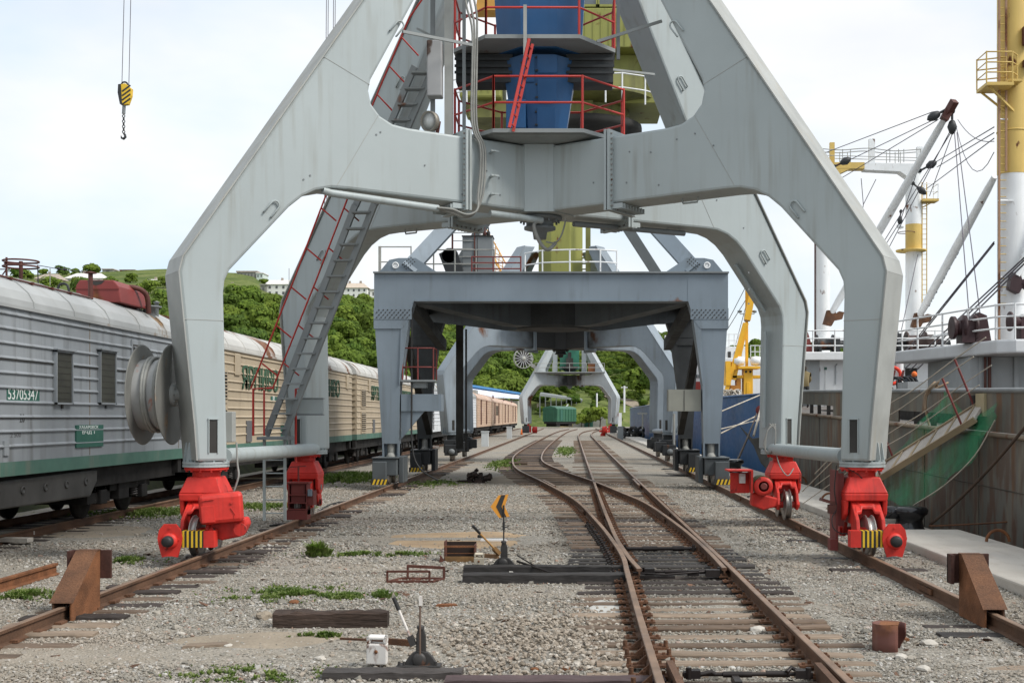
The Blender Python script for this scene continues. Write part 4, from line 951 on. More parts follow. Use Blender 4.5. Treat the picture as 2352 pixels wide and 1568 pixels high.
pl_ = at1(735, 932, 24.6); b = B(); b.b2(sa.x+.22, pl_.x+.1, sa.y, sa.y+.12, pl_.z-.17, pl_.z+.14); b.done('stair_bracket', GRAY, cr1, bev=.01); B().b2(sa.x+.22, pl_.x+.1, sa.y-.02, sa.y+.16, pl_.z+.14, pl_.z+.165).b2(sa.x+.22, pl_.x+.1, sa.y-.02, sa.y+.16, pl_.z-.195, pl_.z-.17).done('bracket_flange', DGRAY, cr1)
b = B(); lx = sa.x; ly = sa.y
for s in (-.22, .2): b.b2(lx+s-.025, lx+s+.025, ly-.03, ly+.03, .05, sa.z-.05)
lad = b.done('ladder', GRAY, cr1)
for k in range(6): B().tube([(lx-.22, ly, .2+k*.27), (lx+.2, ly, .2+k*.27)], .014, 6).done('rung', GRAY, lad)
# cable loop, conduit and plate on the far right leg
q = at1(1765, 1010, 25.6); b = B()
for k in range(3): b.tube(smooth([q+V((.06*k, -.1, .35)), q+V((.13, -.12, .2)), q+V((.1, -.12-.03*k, -.15)), q+V((-.03*k, -.12, -.3)), q+V((-.12+.02*k, -.12, -.1)), q+V((-.04, -.12, .2)), q+V((.07+.04*k, -.1, .34))], 4), .013, 6)
b.tube(smooth([q+V((.12, -.12, -.1)), q+V((.2, -.12, -.5)), q+V((.35, -.3, -.75)), q+V((.5, -.2, -.6))], 4), .013, 6)
b.done('coiled_cable', CABLE, cr1)
d2, t2 = arm_frame(1, 1)
b = B(); b.tube([d2*5.78+t2*.1+V((0, 0, 4.2+z0)), d2*5.74+t2*.1+V((0, 0, 2.1+z0))], .05, 10); b.tube([d2*4.9+t2*.05+V((0, 0, 5.55+z0)), d2*5.72+t2*.05+V((0, 0, 4.6+z0))], .05, 10); b.done('conduit', GRAY, cr1)
b = B(); b.tube([d2*3.4-t2*.1+V((0, 0, 6.08+z0)), d2*.7-t2*.1+V((0, 0, 6.04+z0))], .055, 10); b.done('conduit', DGRAY, cr1)
b = B()
for z in (5.0, 5.35, 4.7): b.cyl(d2*4.9-t2*.37+V((0, 0, z+z0)), d2*4.9-t2*.38+V((0, 0, z+z0)), .02, 6)
random.seed(9)
for sgn, (dd, tq) in ((1, arm_frame(1, 1)), (-1, arm_frame(1, -1)), (1, arm_frame(-1, -1))):
    for k in range(9):
        s = random.uniform(1., 5.2); z = 6.3+random.uniform(0, .9); 
        if s > 3.4: z = 6.4+(4.6-s)*.7
        for f_ in (-1, 1): b.cyl(dd*s+tq*f_*.362+V((0, 0, z+z0)), dd*s+tq*f_*.372+V((0, 0, z+z0)), .016, 6)
tag(b.done('stud', DGRAY, cr1), kind='stuff')

# ------------------------------------------------------------------ third and fourth cranes of the same kind
def soot_patch(root, r=1.): pass
C3 = V((-.62, 62.6, .17))
cr3 = T('portal_crane', 'blue grey portal crane with soot stained middle, seen through the square framed one', 'crane', C3)
portal(cr3, BGRAY3, full=False)
for sx in (-1, 1):
    for sy in (-1, 1):
        x, y = sx*(fx+.1), sy*fy
        b = B(); b.b2(x-.38, x+.38, y-.55, y+.55, .42, 1.1); b.b2(x-.22, x+.22, y-.3, y+.3, 1.05, 1.36); b.b2(x-.3, x+.3, y-.95, y-.5, .3, .85); b.b2(x-.4*sx-.22, x-.4*sx+.3, y-.8, y-.4, .5, 1.0); bo = b.done('bogie', BLACK, cr3, bev=.03)
        for wy in (-.45, .45): B().lathe([(0, -.08), (.3, -.07), (.3, .07), (0, .08)], (x, y+wy, .29), (1, 0, 0), 18).done('wheel', STEEL, bo)
        B().lathe([(0, 0), (.15, 0), (.15, -.05), (0, -.05)], (x+.05, y-.96, .5), (0, 1, 0), 14).done('bumper', DGRAY, bo)
SOOTP = mat('soot stained paint', (.30, .34, .37), .6, var=.1)
# soot: stain with its own shape around the middle
m_ = SOOTP; N = m_.node_tree.nodes; L = m_.node_tree.links; bsx = N['Principled BSDF']
def sooty(m, cx, w, z0_, z1_):
    N = m.node_tree.nodes; L = m.node_tree.links; bs_ = N['Principled BSDF']; src = bs_.inputs['Base Color'].links[0].from_socket
    ge_ = N.new('ShaderNodeNewGeometry'); sx_ = N.new('ShaderNodeSeparateXYZ'); L.new(ge_.outputs['Position'], sx_.inputs[0])
    a = N.new('ShaderNodeMath'); a.operation = 'SUBTRACT'; L.new(sx_.outputs[0], a.inputs[0]); a.inputs[1].default_value = cx
    ab = N.new('ShaderNodeMath'); ab.operation = 'ABSOLUTE'; L.new(a.outputs[0], ab.inputs[0])
    nn = nnoise(N, L, ge_, 1.1, 4); ad = N.new('ShaderNodeMath'); ad.operation = 'MULTIPLY_ADD'; L.new(nn, ad.inputs[0]); ad.inputs[1].default_value = 1.6; L.new(ab.outputs[0], ad.inputs[2])
    f = nmap(N, L, ad.outputs[0], w+.3, w+1.5, .97, 0.)
    g_ = nmap(N, L, sx_.outputs[2], z1_, z1_+.6, 1, 0); mu = N.new('ShaderNodeMath'); mu.operation = 'MULTIPLY'; L.new(f, mu.inputs[0]); L.new(g_, mu.inputs[1])
    L.new(nmix(N, L, mu.outputs[0], src, (.018, .017, .016)), bs_.inputs['Base Color'])
BG3S = BGRAY3.copy(); BG3S.name = 'blue grey paint with soot'; sooty(BG3S, C3.x, 1.9, 0, 9)
for o in [q for q in cr3.children if q.name.startswith(('leg', 'hub'))]:
    o.data.materials[0] = BG3S
# upper works of the third crane
b = B(); b.loft(octr(1.2, 7.4+z0), octr(1.2, 13.6+z0)); b.done('tower', OLIVE, cr3)
b = B(); b.b2(1.25, 1.5, -1.35, -1.2, 7.4, 13.4); t3 = b.done('tower_post', OLIVED, cr3)
b = B()
for k in range(12): b.b2(1.05, 1.5, -1.3, -1.0, 7.5+k*.3, 7.54+k*.3)
tag(b.done('ladder', OLIVED, cr3), kind=None)
b = B(); b.lathe([(0, 9.2), (.85, 9.2), (.9, 9.35), (.9, 9.5), (0, 9.7)], (-1.4, -1.4, 0), n=20); b.done('cab_lamp', DGRAY, cr3)
pth = [V((-2.2, -2.4, 7.5)), V((-1.3, -2.7, 7.5)), V((1.6, -2.7, 7.5)), V((3.2, -2.2, 7.5)), V((3.3, 1.5, 7.5))]
railing(None, pth, 1.0, .025, (.45,), GRAYR, cr3)
B().b2(-2.4, 3.4, -2.8, 2.4, 7.42, 7.5).done('platform', BGRAY3, cr3)
b = B(); q = V((-3.6, -2.2, 8.3)); b.tube([q, q+V((1.6, 0, .15))], .1, 10); b.lathe([(.0, 0), (.13, 0), (.18, -.3), (0, -.34)], q+V((.1, 0, -.05)), (0, 0, 1), 12); b.lathe([(.0, 0), (.13, 0), (.18, -.3), (0, -.34)], q+V((.75, 0, 0)), (0, 0, 1), 12); b.bar(q+V((1.3, 0, .1)), q+V((1.3, 0, -.8)), .1); b.done('lamp_arm', GRAYR, cr3)
# lattice jib of the third crane leaning away
JIB = mat('jib orange yellow', (.58, .30, .06), .5, var=.15)
b = B(); ja, jb = V((-2.2, .8, 8.6)), V((-5.6, 6, 15.5)); dj = (jb-ja).normalized(); s1 = dj.cross(V((0, 0, 1))).normalized()*.32; s2 = dj.cross(s1).normalized()*.32
for a in (-1, 1):
    for c in (-1, 1): b.bar(ja+s1*a+s2*c, jb+s1*a*.8+s2*c*.8, .05)
for k in range(16):
    p, q = ja.lerp(jb, k/16), ja.lerp(jb, (k+1)/16)
    for a in (-1, 1): b.bar(p+s1*a+s2, q+s1*a-s2, .03); b.bar(p+s1-s2*a, q-s1-s2*a, .03)
b.done('jib', JIB, cr3)

cr3.scale = (1.03, 1, .953)
C4 = V((-.35, 144.5, .17))
cr4 = T('portal_crane', 'farthest portal crane, whitish, with a green cab and a spoked cable wheel', 'crane', C4)
WG4 = WGRAY.copy(); WG4.name = 'off white paint with soot'; sooty(WG4, C4.x, 1.1, 0, 9)
portal(cr4, WG4, full=False)
for sx in (-1, 1):
    for sy in (-1, 1):
        x, y = sx*(fx+.1), sy*fy; m = BLACK if sy < 0 else RED
        b = B(); b.b2(x-.4, x+.4, y-.5, y+.5, .3, 1.15); b.b2(x-.2, x+.2, y-.3, y+.3, 1.1, 1.36); 
        if sy > 0: b.lathe([(0, 0), (.42, .05), (.42, .6), (0, .7)], (x-sx*1.2, y-.2, .6), (sx, 0, 0), 14)
        bo = b.done('bogie', m, cr4)
b = B(); b.b2(-4.2, 4.2, -3.2, 3, 7.42, 7.52); b.done('platform', PLM, cr4)
pth = [V((-4.1, -3.1, 7.52)), V((-2, -3.1, 7.52)), V((0, -3.1, 7.52)), V((2, -3.1, 7.52)), V((4.1, -3.1, 7.52))]
railing(None, pth, 1.0, .03, (.5,), GRAYR, cr4)
b = B(); b.b2(-1.15, 1.15, -1.6, 1.2, 7.9, 10.4); b.lathe([(.3, 7.55), (1.2, 7.95), (1.25, 8.3)], (0, -.6, 0), n=16); cb = b.done('cab', mat('cab green paint', (.025, .14, .09), .45, var=.2), cr4)
b = B(); b.b2(-.42, .42, -1.9, -1.55, 8.2, 9.2); b.lathe([(.1, 7.6), (1.05, 8.05), (1.05, 8.2)], (0, -1.4, 0), n=16); b.b2(-.2, .2, -1.9, -1.6, 9.2, 9.9); b.done('operator_seat', SOOTDARK, cb)
b = B(); b.b2(-2.0, -1.45, -1.4, -.9, 7.5, 11); b.b2(1.45, 2.0, -1.4, -.9, 7.5, 11); b.b2(-2, 2, -1.4, -.9, 10.4, 10.7); b.done('tower_post', WGRAY, cr4)
b = B(); b.b2(2.2, 3.5, -2.4, -1.6, 7.55, 8.5); b.done('crate', RUSTO, cr4)
b = B(); b.b2(1.9, 5.8, .8, 2, 10.45, 10.8); b.done('red_beam', RED, cr4)
b = B(); c = V((-5.6, -1.5, 9.15)); ax = V((.35, -1, 0)).normalized(); b.ring(c, ax, 1.15, .04, 32, 6); b.ring(c+ax*.35, ax, 1.15, .04, 32, 6); b.lathe([(.0, 0), (.25, 0), (.25, .5), (0, .5)], c-ax*.05, ax, 14)
u_ = ax.cross(V((0, 0, 1))); cw = None
wh = b.done('cable_wheel', GRAYR, cr4)
for k in range(16):
    a = k*math.pi/8; B().bar(c+ax*.36, c+ax*.36+(u_*math.cos(a)+V((0, 0, 1))*math.sin(a))*1.15, .035, .035).done('spoke', WHITE, wh)
B().lathe([(.35, 0), (.92, .02), (.92, .3), (.35, .32)], c+ax*.02, ax, 30).done('wound_cable', SOOTDARK, wh)
b = B(); b.bar(c+V((.1, .2, 0)), V((-3.6, -1.0, 7.7)), .3, .4); b.bar(c, c+V((1.2, .3, .1)), .4, .6); b.done('wheel_arm', GRAYR, cr4)
for o in [q for q in cr4.children if q.name.startswith('leg')]: pass

# ================================================================== second crane: square portal frame
C2 = V((-.69, 43.3, .17)); hx, hy = 5.70, 4.42
cr2 = T('portal_crane', 'dark blue grey crane on a square box frame with riveted corners', 'crane', C2)
zt, zb = 6.83, 5.91   # beam top and bottom, local
for sy in (-1, 1):
    b = B(); b.b2(-hx, hx, sy*hy-.32, sy*hy+.32, zb, zt-.05); bm = b.done('cross_beam', BGRAY, cr2, bev=.01)
    B().b2(-hx-.02, hx+.02, sy*hy-.42, sy*hy+.42, zt-.05, zt).done('top_plate', DGRAY, bm)
    B().b2(-4.4, 4.4, sy*hy-.37, sy*hy+.37, zb-.03, zb).done('bottom_plate', BGRAY, bm)
for sx in (-1, 1):
    b = B(); b.b2(sx*hx-sx*.75, sx*hx-sx*.1, -hy+.32, hy-.32, zb+.25, zt-.06); b.done('side_beam', FLB, cr2)
for sx in (-1, 1):
    for sy in (-1, 1):
        mt = BGRAY if sy < 0 else GRIMESHADE
        y0, y1 = sy*hy-.325, sy*hy+.325; xo = sx*hx
        X_ = lambda a: xo - sx*a
        # haunch
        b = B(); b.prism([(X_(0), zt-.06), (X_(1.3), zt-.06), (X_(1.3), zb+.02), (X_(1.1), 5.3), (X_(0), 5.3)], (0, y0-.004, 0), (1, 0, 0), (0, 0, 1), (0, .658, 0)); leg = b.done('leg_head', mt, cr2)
        b = B(); b.b2(X_(-.012), X_(1.21), y0-.02, y0-.005, 5.30, 5.66); b.done('rivet_plate', mt, leg)
        if sy < 0:
            b = B()
            for r_ in range(4):
                for k in range(8):
                    p = V((X_(.09+k*.14+(.07 if r_ % 2 else 0)), y0-.02, 5.36+r_*.08)); b.cyl(p, p-V((0, .022, 0)), .022, 6)
            tag(b.done('rivet', SOOTDARK, leg), kind='stuff')
        b = B(); b.prism([(X_(-.012), 5.3), (X_(1.12), 5.3), (X_(.9), 5.0), (X_(-.012), 5.0)], (0, y0-.008, 0), (1, 0, 0), (0, 0, 1), (0, .666, 0)); b.done('collar', mt, leg)
        # tapering leg
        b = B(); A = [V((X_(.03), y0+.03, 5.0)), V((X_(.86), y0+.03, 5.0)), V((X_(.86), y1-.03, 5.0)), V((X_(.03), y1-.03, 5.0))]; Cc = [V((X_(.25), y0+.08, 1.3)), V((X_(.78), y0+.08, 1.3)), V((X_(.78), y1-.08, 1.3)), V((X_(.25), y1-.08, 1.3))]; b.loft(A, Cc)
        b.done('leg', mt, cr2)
        b = B(); b.loft([V((X_(.86), y0, 5.0)), V((X_(1.12), y0, 5.3)), V((X_(1.12), y1, 5.3)), V((X_(.86), y1, 5.0))], [V((X_(.80), y0, 3.2)), V((X_(.82), y0, 3.2)), V((X_(.82), y1, 3.2)), V((X_(.80), y1, 3.2))]); b.done('leg_fin', mt, leg)
        b = B()
        for xx in (.25, .74): b.b2(X_(xx), X_(xx+.05), y0+.08, y1-.08, .85, 1.32)
        b.b2(X_(.25), X_(.79), y0+.3, y1-.08, .9, 1.3); b.done('leg_foot', mt, cr2)
        b = B(); b.cyl((X_(.52), y0+.25, .88), (X_(.52), y0+.25, 1.3), .13, 12); b.lathe([(.16, .84), (.16, .9), (.1, 1.0), (0, 1.02)], (X_(.52), y0+.2, 0), n=14); b.done('foot_pivot', CABLE, cr2)
        bx = .48
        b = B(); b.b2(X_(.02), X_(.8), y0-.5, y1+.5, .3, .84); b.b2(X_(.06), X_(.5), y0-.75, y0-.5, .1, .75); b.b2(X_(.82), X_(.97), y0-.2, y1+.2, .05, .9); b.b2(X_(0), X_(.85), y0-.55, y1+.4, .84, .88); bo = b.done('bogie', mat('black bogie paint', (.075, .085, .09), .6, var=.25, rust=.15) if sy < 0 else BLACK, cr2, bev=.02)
        b = B(); b.b2(X_(.02), X_(.56), y0-.79, y0-.75, .02, .2); hb = b.done('hazard_board', SOOTDARK, bo)
        for k in range(4): B().prism([(0, 0), (.06, 0), (.12, .17), (.06, .17)], (min(X_(.05), X_(.5))+.02+k*.12, y0-.795, .025), (1, 0, 0), (0, 0, 1), (0, -.004, 0)).done('stripe', YEL, hb)
        for wy in (-.5, .5): B().lathe([(0, -.08), (.28, -.07), (.28, .07), (0, .08)], (X_(.48), (y0+y1)/2+wy, .28), (1, 0, 0), 18).done('wheel', STEEL, bo)
        # corner gusset with its lug on the deck
        b = B(); b.prism([(X_(.1), zt), (X_(.45), zt+.42), (X_(.75), zt+.48), (X_(1.3), zt+.48), (X_(2.0), zt+.02), (X_(2.2), zt)], (0, sy*hy-.06, 0), (1, 0, 0), (0, 0, 1), (0, .1, 0)); gs = b.done('corner_gusset', mt, cr2)
        B().ring((X_(.65), sy*hy-.07, zt+.24), (0, 1, 0), .09, .025, 16, 6).cyl((X_(.65), sy*hy-.064, zt+.24), (X_(.65), sy*hy-.072, zt+.24), .055, 12).done('lug_eye', WHITE if sy < 0 else DGRAY, gs)
        if sy < 0:
            b = B(); dr_ = V((-sx*.72, 0, .62)).normalized(); nr_ = V((dr_.z, 0, -dr_.x))
            for i in range(3):
                for k in range(5): p = V((X_(1.05), sy*hy-.31, zt+.22)) + dr_*(k*.09-.1) + nr_*(i*.09-.09); b.cyl(p, p-V((0, .03, 0)), .022, 6)
            tag(b.done('rivet', SOOTDARK, gs), kind='stuff')
        # diagonal upper braces to the head ring
        tp = V((sx*.85, sy*.8, 12.0)); bt = V((X_(1.05), sy*hy, zt+.1))
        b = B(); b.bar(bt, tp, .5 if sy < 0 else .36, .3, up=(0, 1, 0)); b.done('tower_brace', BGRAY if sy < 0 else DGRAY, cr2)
        # lower dark struts inside the frame
    b = B(); b.prism([(sx*5.0, 0), (sx*5.0, .5), (sx*1.6, .0), (sx*1.6, -.45)], (0, -hy+.5, zb-.02), (1, 0, 0), (0, 0, 1), (0, .1, 0)) if 0 else None
    b2_ = B(); b2_.bar((sx*(hx-.75), -hy+.5, 5.4), (sx*(hx-.75), hy-.5, 1.6), .24, .3); b2_.done('side_strut', SOOTDARK, cr2)
    b3_ = B(); b3_.bar((sx*(hx-1.1), -hy+.3, 5.9), (sx*(hx-1.25), hy-.3, 5.0), .3, .4); b3_.done('side_strut', GRIMESHADE, cr2)
# haunched diagonal floor beams that meet in the middle
b = B()
for sx in (-1, 1):
    for sy in (-1, 1):
        d_ = V((sx*(hx-.9), sy*(hy-.2), 0)); ln = d_.length; d_.normalize(); t_ = V((-d_.y, d_.x, 0))
        b.prism([(.4, zt-.12), (ln, zt-.12), (ln, zb+.02), (ln*.32, zb-.55), (.4, zb-.55)], -t_*.35, d_, (0, 0, 1), t_*.7)
b.done('floor_beam', FLB, cr2)
B().lathe([(0, zb-.6), (1.3, zb-.6), (1.4, zb-.5), (1.4, zt-.1), (0, zt-.1)], (0, 0, 0), n=20, sm=False).done('centre_ring', GRIMESHADE, cr2)
b = B(); b.b2(-hx+.3, hx-.3, -hy+.35, hy-.35, zt-.11, zt-.07); b.done('deck', DGRAY, cr2)
# small platform and box on the leg sides
lx = -hx+.85
b = B(); b.b2(lx, lx+1.3, -hy-.2, -hy+.6, 2.35, 2.9); b.prism([(0, 0), (.75, 0), (0, -.9)], (lx, -hy-.15, 2.35), (1, 0, 0), (0, 0, 1), (0, .1, 0)); b.done('leg_box', BGRAY, cr2)
b = B(); b.b2(lx, lx+1.1, -hy-.3, -hy+.7, 3.3, 3.36); b.b2(lx+.35, lx+.8, -hy-.2, -hy+.3, 3.1, 3.3); b.done('leg_platform', DGRAY, cr2)
railing(None, [V((lx+.05, -hy+.65, 3.36)), V((lx+.05, -hy-.25, 3.36)), V((lx+.55, -hy-.27, 3.36)), V((lx+1.05, -hy-.25, 3.36)), V((lx+1.05, -hy+.65, 3.36))], 1.02, .022, (.4,), MAROON, cr2)
b = B(); b.b2(hx-1.9, hx-.85, -hy-.1, -hy+.5, 2.35, 3.05); lb = b.done('leg_box', mat('beige cabinet', (.27, .27, .23), .6, var=.1), cr2)
B().b2(hx-1.4, hx-1.385, -hy-.115, -hy-.1, 2.37, 3.03).done('cabinet_seam', SOOTDARK, lb)
b = B(); q = V((lx+.35, -hy-.25, 0)); b.tube(smooth([q+V((0, 0, 5.9)), q+V((0, 0, 3)), q+V((.03, -.1, 1.2)), q+V((.3, -.2, .5)), q+V((.9, -.5, .15))], 4), .03, 6); b.done('cable', RUBBER, cr2)
b = B(); q = V((lx+.95, hy-.6, 0)); b.b2(q.x, q.x+.28, q.y, q.y+.2, .9, 5.8); b.b2(q.x+.38, q.x+.45, q.y-.2, q.y-.1, .8, 5.6); b.done('cable_duct', SOOTDARK, cr2)
# deck railings and cabinet
def rl(xs_, y_, h=1.1, m=GRAYR): railing(None, [V((x, y_, zt)) for x in xs_], h, .022, (.3, .65) if m is MAROON else (.45,), m, cr2)
rl((-hx+.05, -hx+.1, -hx+1.1)[:3], -hy+.35, .9); rl((-4.4, -3.9, -3.2, -2.5, -1.9), -hy+.7, .85, CABLE); rl((-2.6, -1.9, -1.0), -hy+.2, .55, MAROON)
rl((-.9, .2, 1.4, 2.3), hy-1, .85)
pq = [V((-.9, -hy+1.2, zt)), V((-.3, -hy+.5, zt)), V((.6, -hy+.3, zt)), V((1.6, -hy+.3, zt)), V((2.15, -hy+.6, zt))]
railing(None, pq, .8, .024, (.5,), WHITE, cr2)
a0, a1 = W(1062, 40.5)-C2.x, W(1131, 40.5)-C2.x
b = B(); b.b2(a0, a1, 40.5-C2.y, 41.2-C2.y, zt, H(543, 40.5)-.17); cbn = b.done('cabinet', DGRAY, cr2, bev=.01)
B().b2((a0+a1)/2-.008, (a0+a1)/2+.008, 40.49-C2.y, 40.5-C2.y, zt, H(545, 40.5)-.19).b2(a0-.02, a1+.02, 40.45-C2.y, 41.25-C2.y, H(543, 40.5)-.17, H(541, 40.5)-.17).done('cabinet_seam', SOOTDARK, cbn)
for k, xx in enumerate((a0+.62, a0+.75, a0+.87)): B().lathe([(.03, 0), (.06, .05), (.06, .14), (.02, .2), (.02, .3)], (xx, 40.7-C2.y, H(541, 40.5)-.17), n=10).done('insulator', (WHITE, BROWN, SOOTDARK)[k], cbn)
# rope winch and ladder on the deck
b = B(); q = V((-3.5, -hy+1.3, zt)); b.prism([(0, 0), (.5, 0), (.5, .3), (.3, .9), (.1, 1.0), (-.3, .8)], q, (1, 0, 0), (0, 0, 1), (0, .4, 0)); b.lathe([(0, 0), (.25, 0), (.25, .4), (0, .4)], q+V((.05, 0, .75)), (0, 1, 0), 14); b.done('winch', BLACK, cr2)
b = B(); q = V((-2.62, -hy+1.6, zt)); b.b2(q.x-.02, q.x+.02, q.y-.02, q.y+.02, zt, zt+2.6); b.b2(q.x-.78, q.x-.72, q.y-.02, q.y+.02, zt, zt+2.3); ld = b.done('ladder', BROWN, cr2)
for k in range(9): B().tube([(q.x-.75, q.y, zt+.2+k*.27), (q.x, q.y, zt+.2+k*.27)], .014, 6).done('rung', GRAYR, ld)
# slewing upper works of the second crane, behind the blue tower
UY = 43.3
def hx2(x): return W(x, UY)-C2.x
def hz2(y): return H(y, UY)-.17
b = B(); b.lathe([(1.0, 11.7), (1.8, 12.2), (2.2, 12.35), (2.2, 12.6), (1.4, 12.7), (1.4, 13.2)], (1.0, 0, 0), n=28); b.done('slew_ring', SOOTDARK, cr2)
b = B(); b.lathe([(1.5, 12.6), (1.5, 13.1), (2.6, 13.3), (2.6, 14.0), (1, 14.0)], (1.2, -.2, 0), n=24, sm=False); tb = b.done('turntable', OLIVED, cr2)
x0, x1 = hx2(1318), hx2(1498)
b = B(); b.b2(x0, x1, -2.6, .8, hz2(160), hz2(75)); b.b2(x0, x1-.1, -2.5, .8, hz2(75), hz2(0)); b.b2(x1-.5, x1+.35, -2, .8, hz2(200), hz2(60)); b.b2(x0-2, x1+.3, -1.5, 1.5, hz2(262), hz2(215)); b.b2(x0-2, x1, -1.8, 1.9, hz2(215), hz2(160)); cbh = b.done('machine_house', OLIVE, cr2, bev=.03)
for k in range(9):
    xx = x0+.1+k*.27; B().b2(xx, xx+.03, -2.62, -2.6, hz2(155), hz2(85)).done('wall_rib', OLIVE, cbh)
for k in range(3):
    xx = x0+.15+k*.72; fr_ = B().b2(xx, xx+.6, -2.56, -2.5, hz2(68), hz2(-22)).done('window', GLASS, cbh)
    B().b2(xx-.05, xx, -2.59, -2.5, hz2(72), hz2(-25)).b2(xx+.6, xx+.65, -2.59, -2.5, hz2(72), hz2(-25)).b2(xx-.05, xx+.65, -2.59, -2.5, hz2(72), hz2(67)).done('window_frame', OLIVE, cbh)
x0, x1 = hx2(1068), hx2(1160)
b = B(); b.b2(x0, x1, -2.2, 1, hz2(262), hz2(182)); lc = b.done('operator_cab', OLIVE, cr2, bev=.08)
for k in range(2): B().b2(x0-.02+k*0, x0+.42, -2.22-.0, -2.2, hz2(232-k*30), hz2(210-k*24)).done('window', GLASS, lc)
for k in range(4): B().b2(x0+.55+k*.22, x0+.58+k*.22, -2.22, -2.2, hz2(250), hz2(190)).done('wall_rib', OLIVE, lc)
b = B(); b.b2(x0+.3, hx2(1360), -1.9, 1, hz2(300), hz2(262)); b.done('under_frame', OLIVED, cr2)
b = B(); b.prism([(0, 0), (.9, 0), (1.1, 1.6), (.2, 1.8)], (hx2(1098), -1, hz2(45)), (1, 0, 0), (0, 0, 1), (0, .8, 0)); b.done('boom_root', JIB, cr2)
pth = [V((hx2(1385), -3.4, hz2(292))), V((hx2(1420), -3.5, hz2(292))), V((hx2(1470), -3.1, hz2(292))), V((hx2(1530), -2.2, hz2(292))), V((hx2(1545), 0, hz2(292)))]
railing(None, pth, .95, .025, (.5,), WHITE, cr2)
pth = [V((hx2(1040), -2.6, hz2(292))), V((hx2(1090), -3.2, hz2(292))), V((hx2(1150), -3.4, hz2(292)))]
railing(None, pth, .9, .025, (.5,), WHITE, cr2)
# ================================================================== refrigerator train
WGREY = mat('wagon grey paint', (.262, .282, .30), .5, var=.12, vsc=.7, streak=.9, scol=(.09, .088, .08), ssc=3.2, bump=.05, bsc=4)
WROOF = mat('wagon roof grey', (.38, .39, .385), .45, .15, var=.12, vsc=.9, streak=.5, scol=(.2, .16, .1), ssc=1.5, rust=.12, rsc=.9, rcol=(.2, .13, .07))
WROOFR = mat('wagon roof rusty', (.48, .47, .44), .5, var=.12, rust=.42, rsc=.8, rcol=(.17, .08, .045))
WBEIGE = mat('wagon beige paint', (.43, .355, .255), .55, var=.08, vsc=.6, streak=.4, scol=(.22, .16, .11), ssc=3)
WWHITE = mat('wagon white paint', (.62, .64, .66), .5, var=.08, streak=.3)
WPINK = mat('wagon faded orange paint', (.50, .35, .25), .6, var=.15, vsc=.8, rust=.15, rsc=1.5, rcol=(.5, .42, .35))
WPINKR = mat('wagon pink roof', (.58, .42, .33), .6, var=.15, rust=.2, rcol=(.55, .5, .45))
GREENB = mat('sole bar green paint', (.075, .16, .125), .55, var=.15, streak=.4, scol=(.25, .2, .17))
DKGREEN = mat('label green paint', (.03, .115, .085), .5, var=.1)
LETG = mat('lettering green paint', (.045, .10, .06), .55, var=.2)
LETW = mat('lettering white paint', (.72, .74, .72), .5, var=.1)
LETK = mat('lettering black paint', (.05, .05, .05), .5, var=.1)
LOUV = mat('louvre dark', (.045, .04, .035), .7, var=.2)
MESH = mat('window mesh', (.045, .045, .035), .5, var=.25, vsc=3)
BAR = mat('grey painted bar', (.13, .13, .135), .5, var=.1)
WX = -11.21
RPROF = [(1.56, 4.08), (1.545, 4.2), (1.45, 4.37), (1.25, 4.55), (.9, 4.72), (.45, 4.83), (0, 4.87)]
def half(): return RPROF + [(-x, z) for x, z in RPROF[-2::-1]]
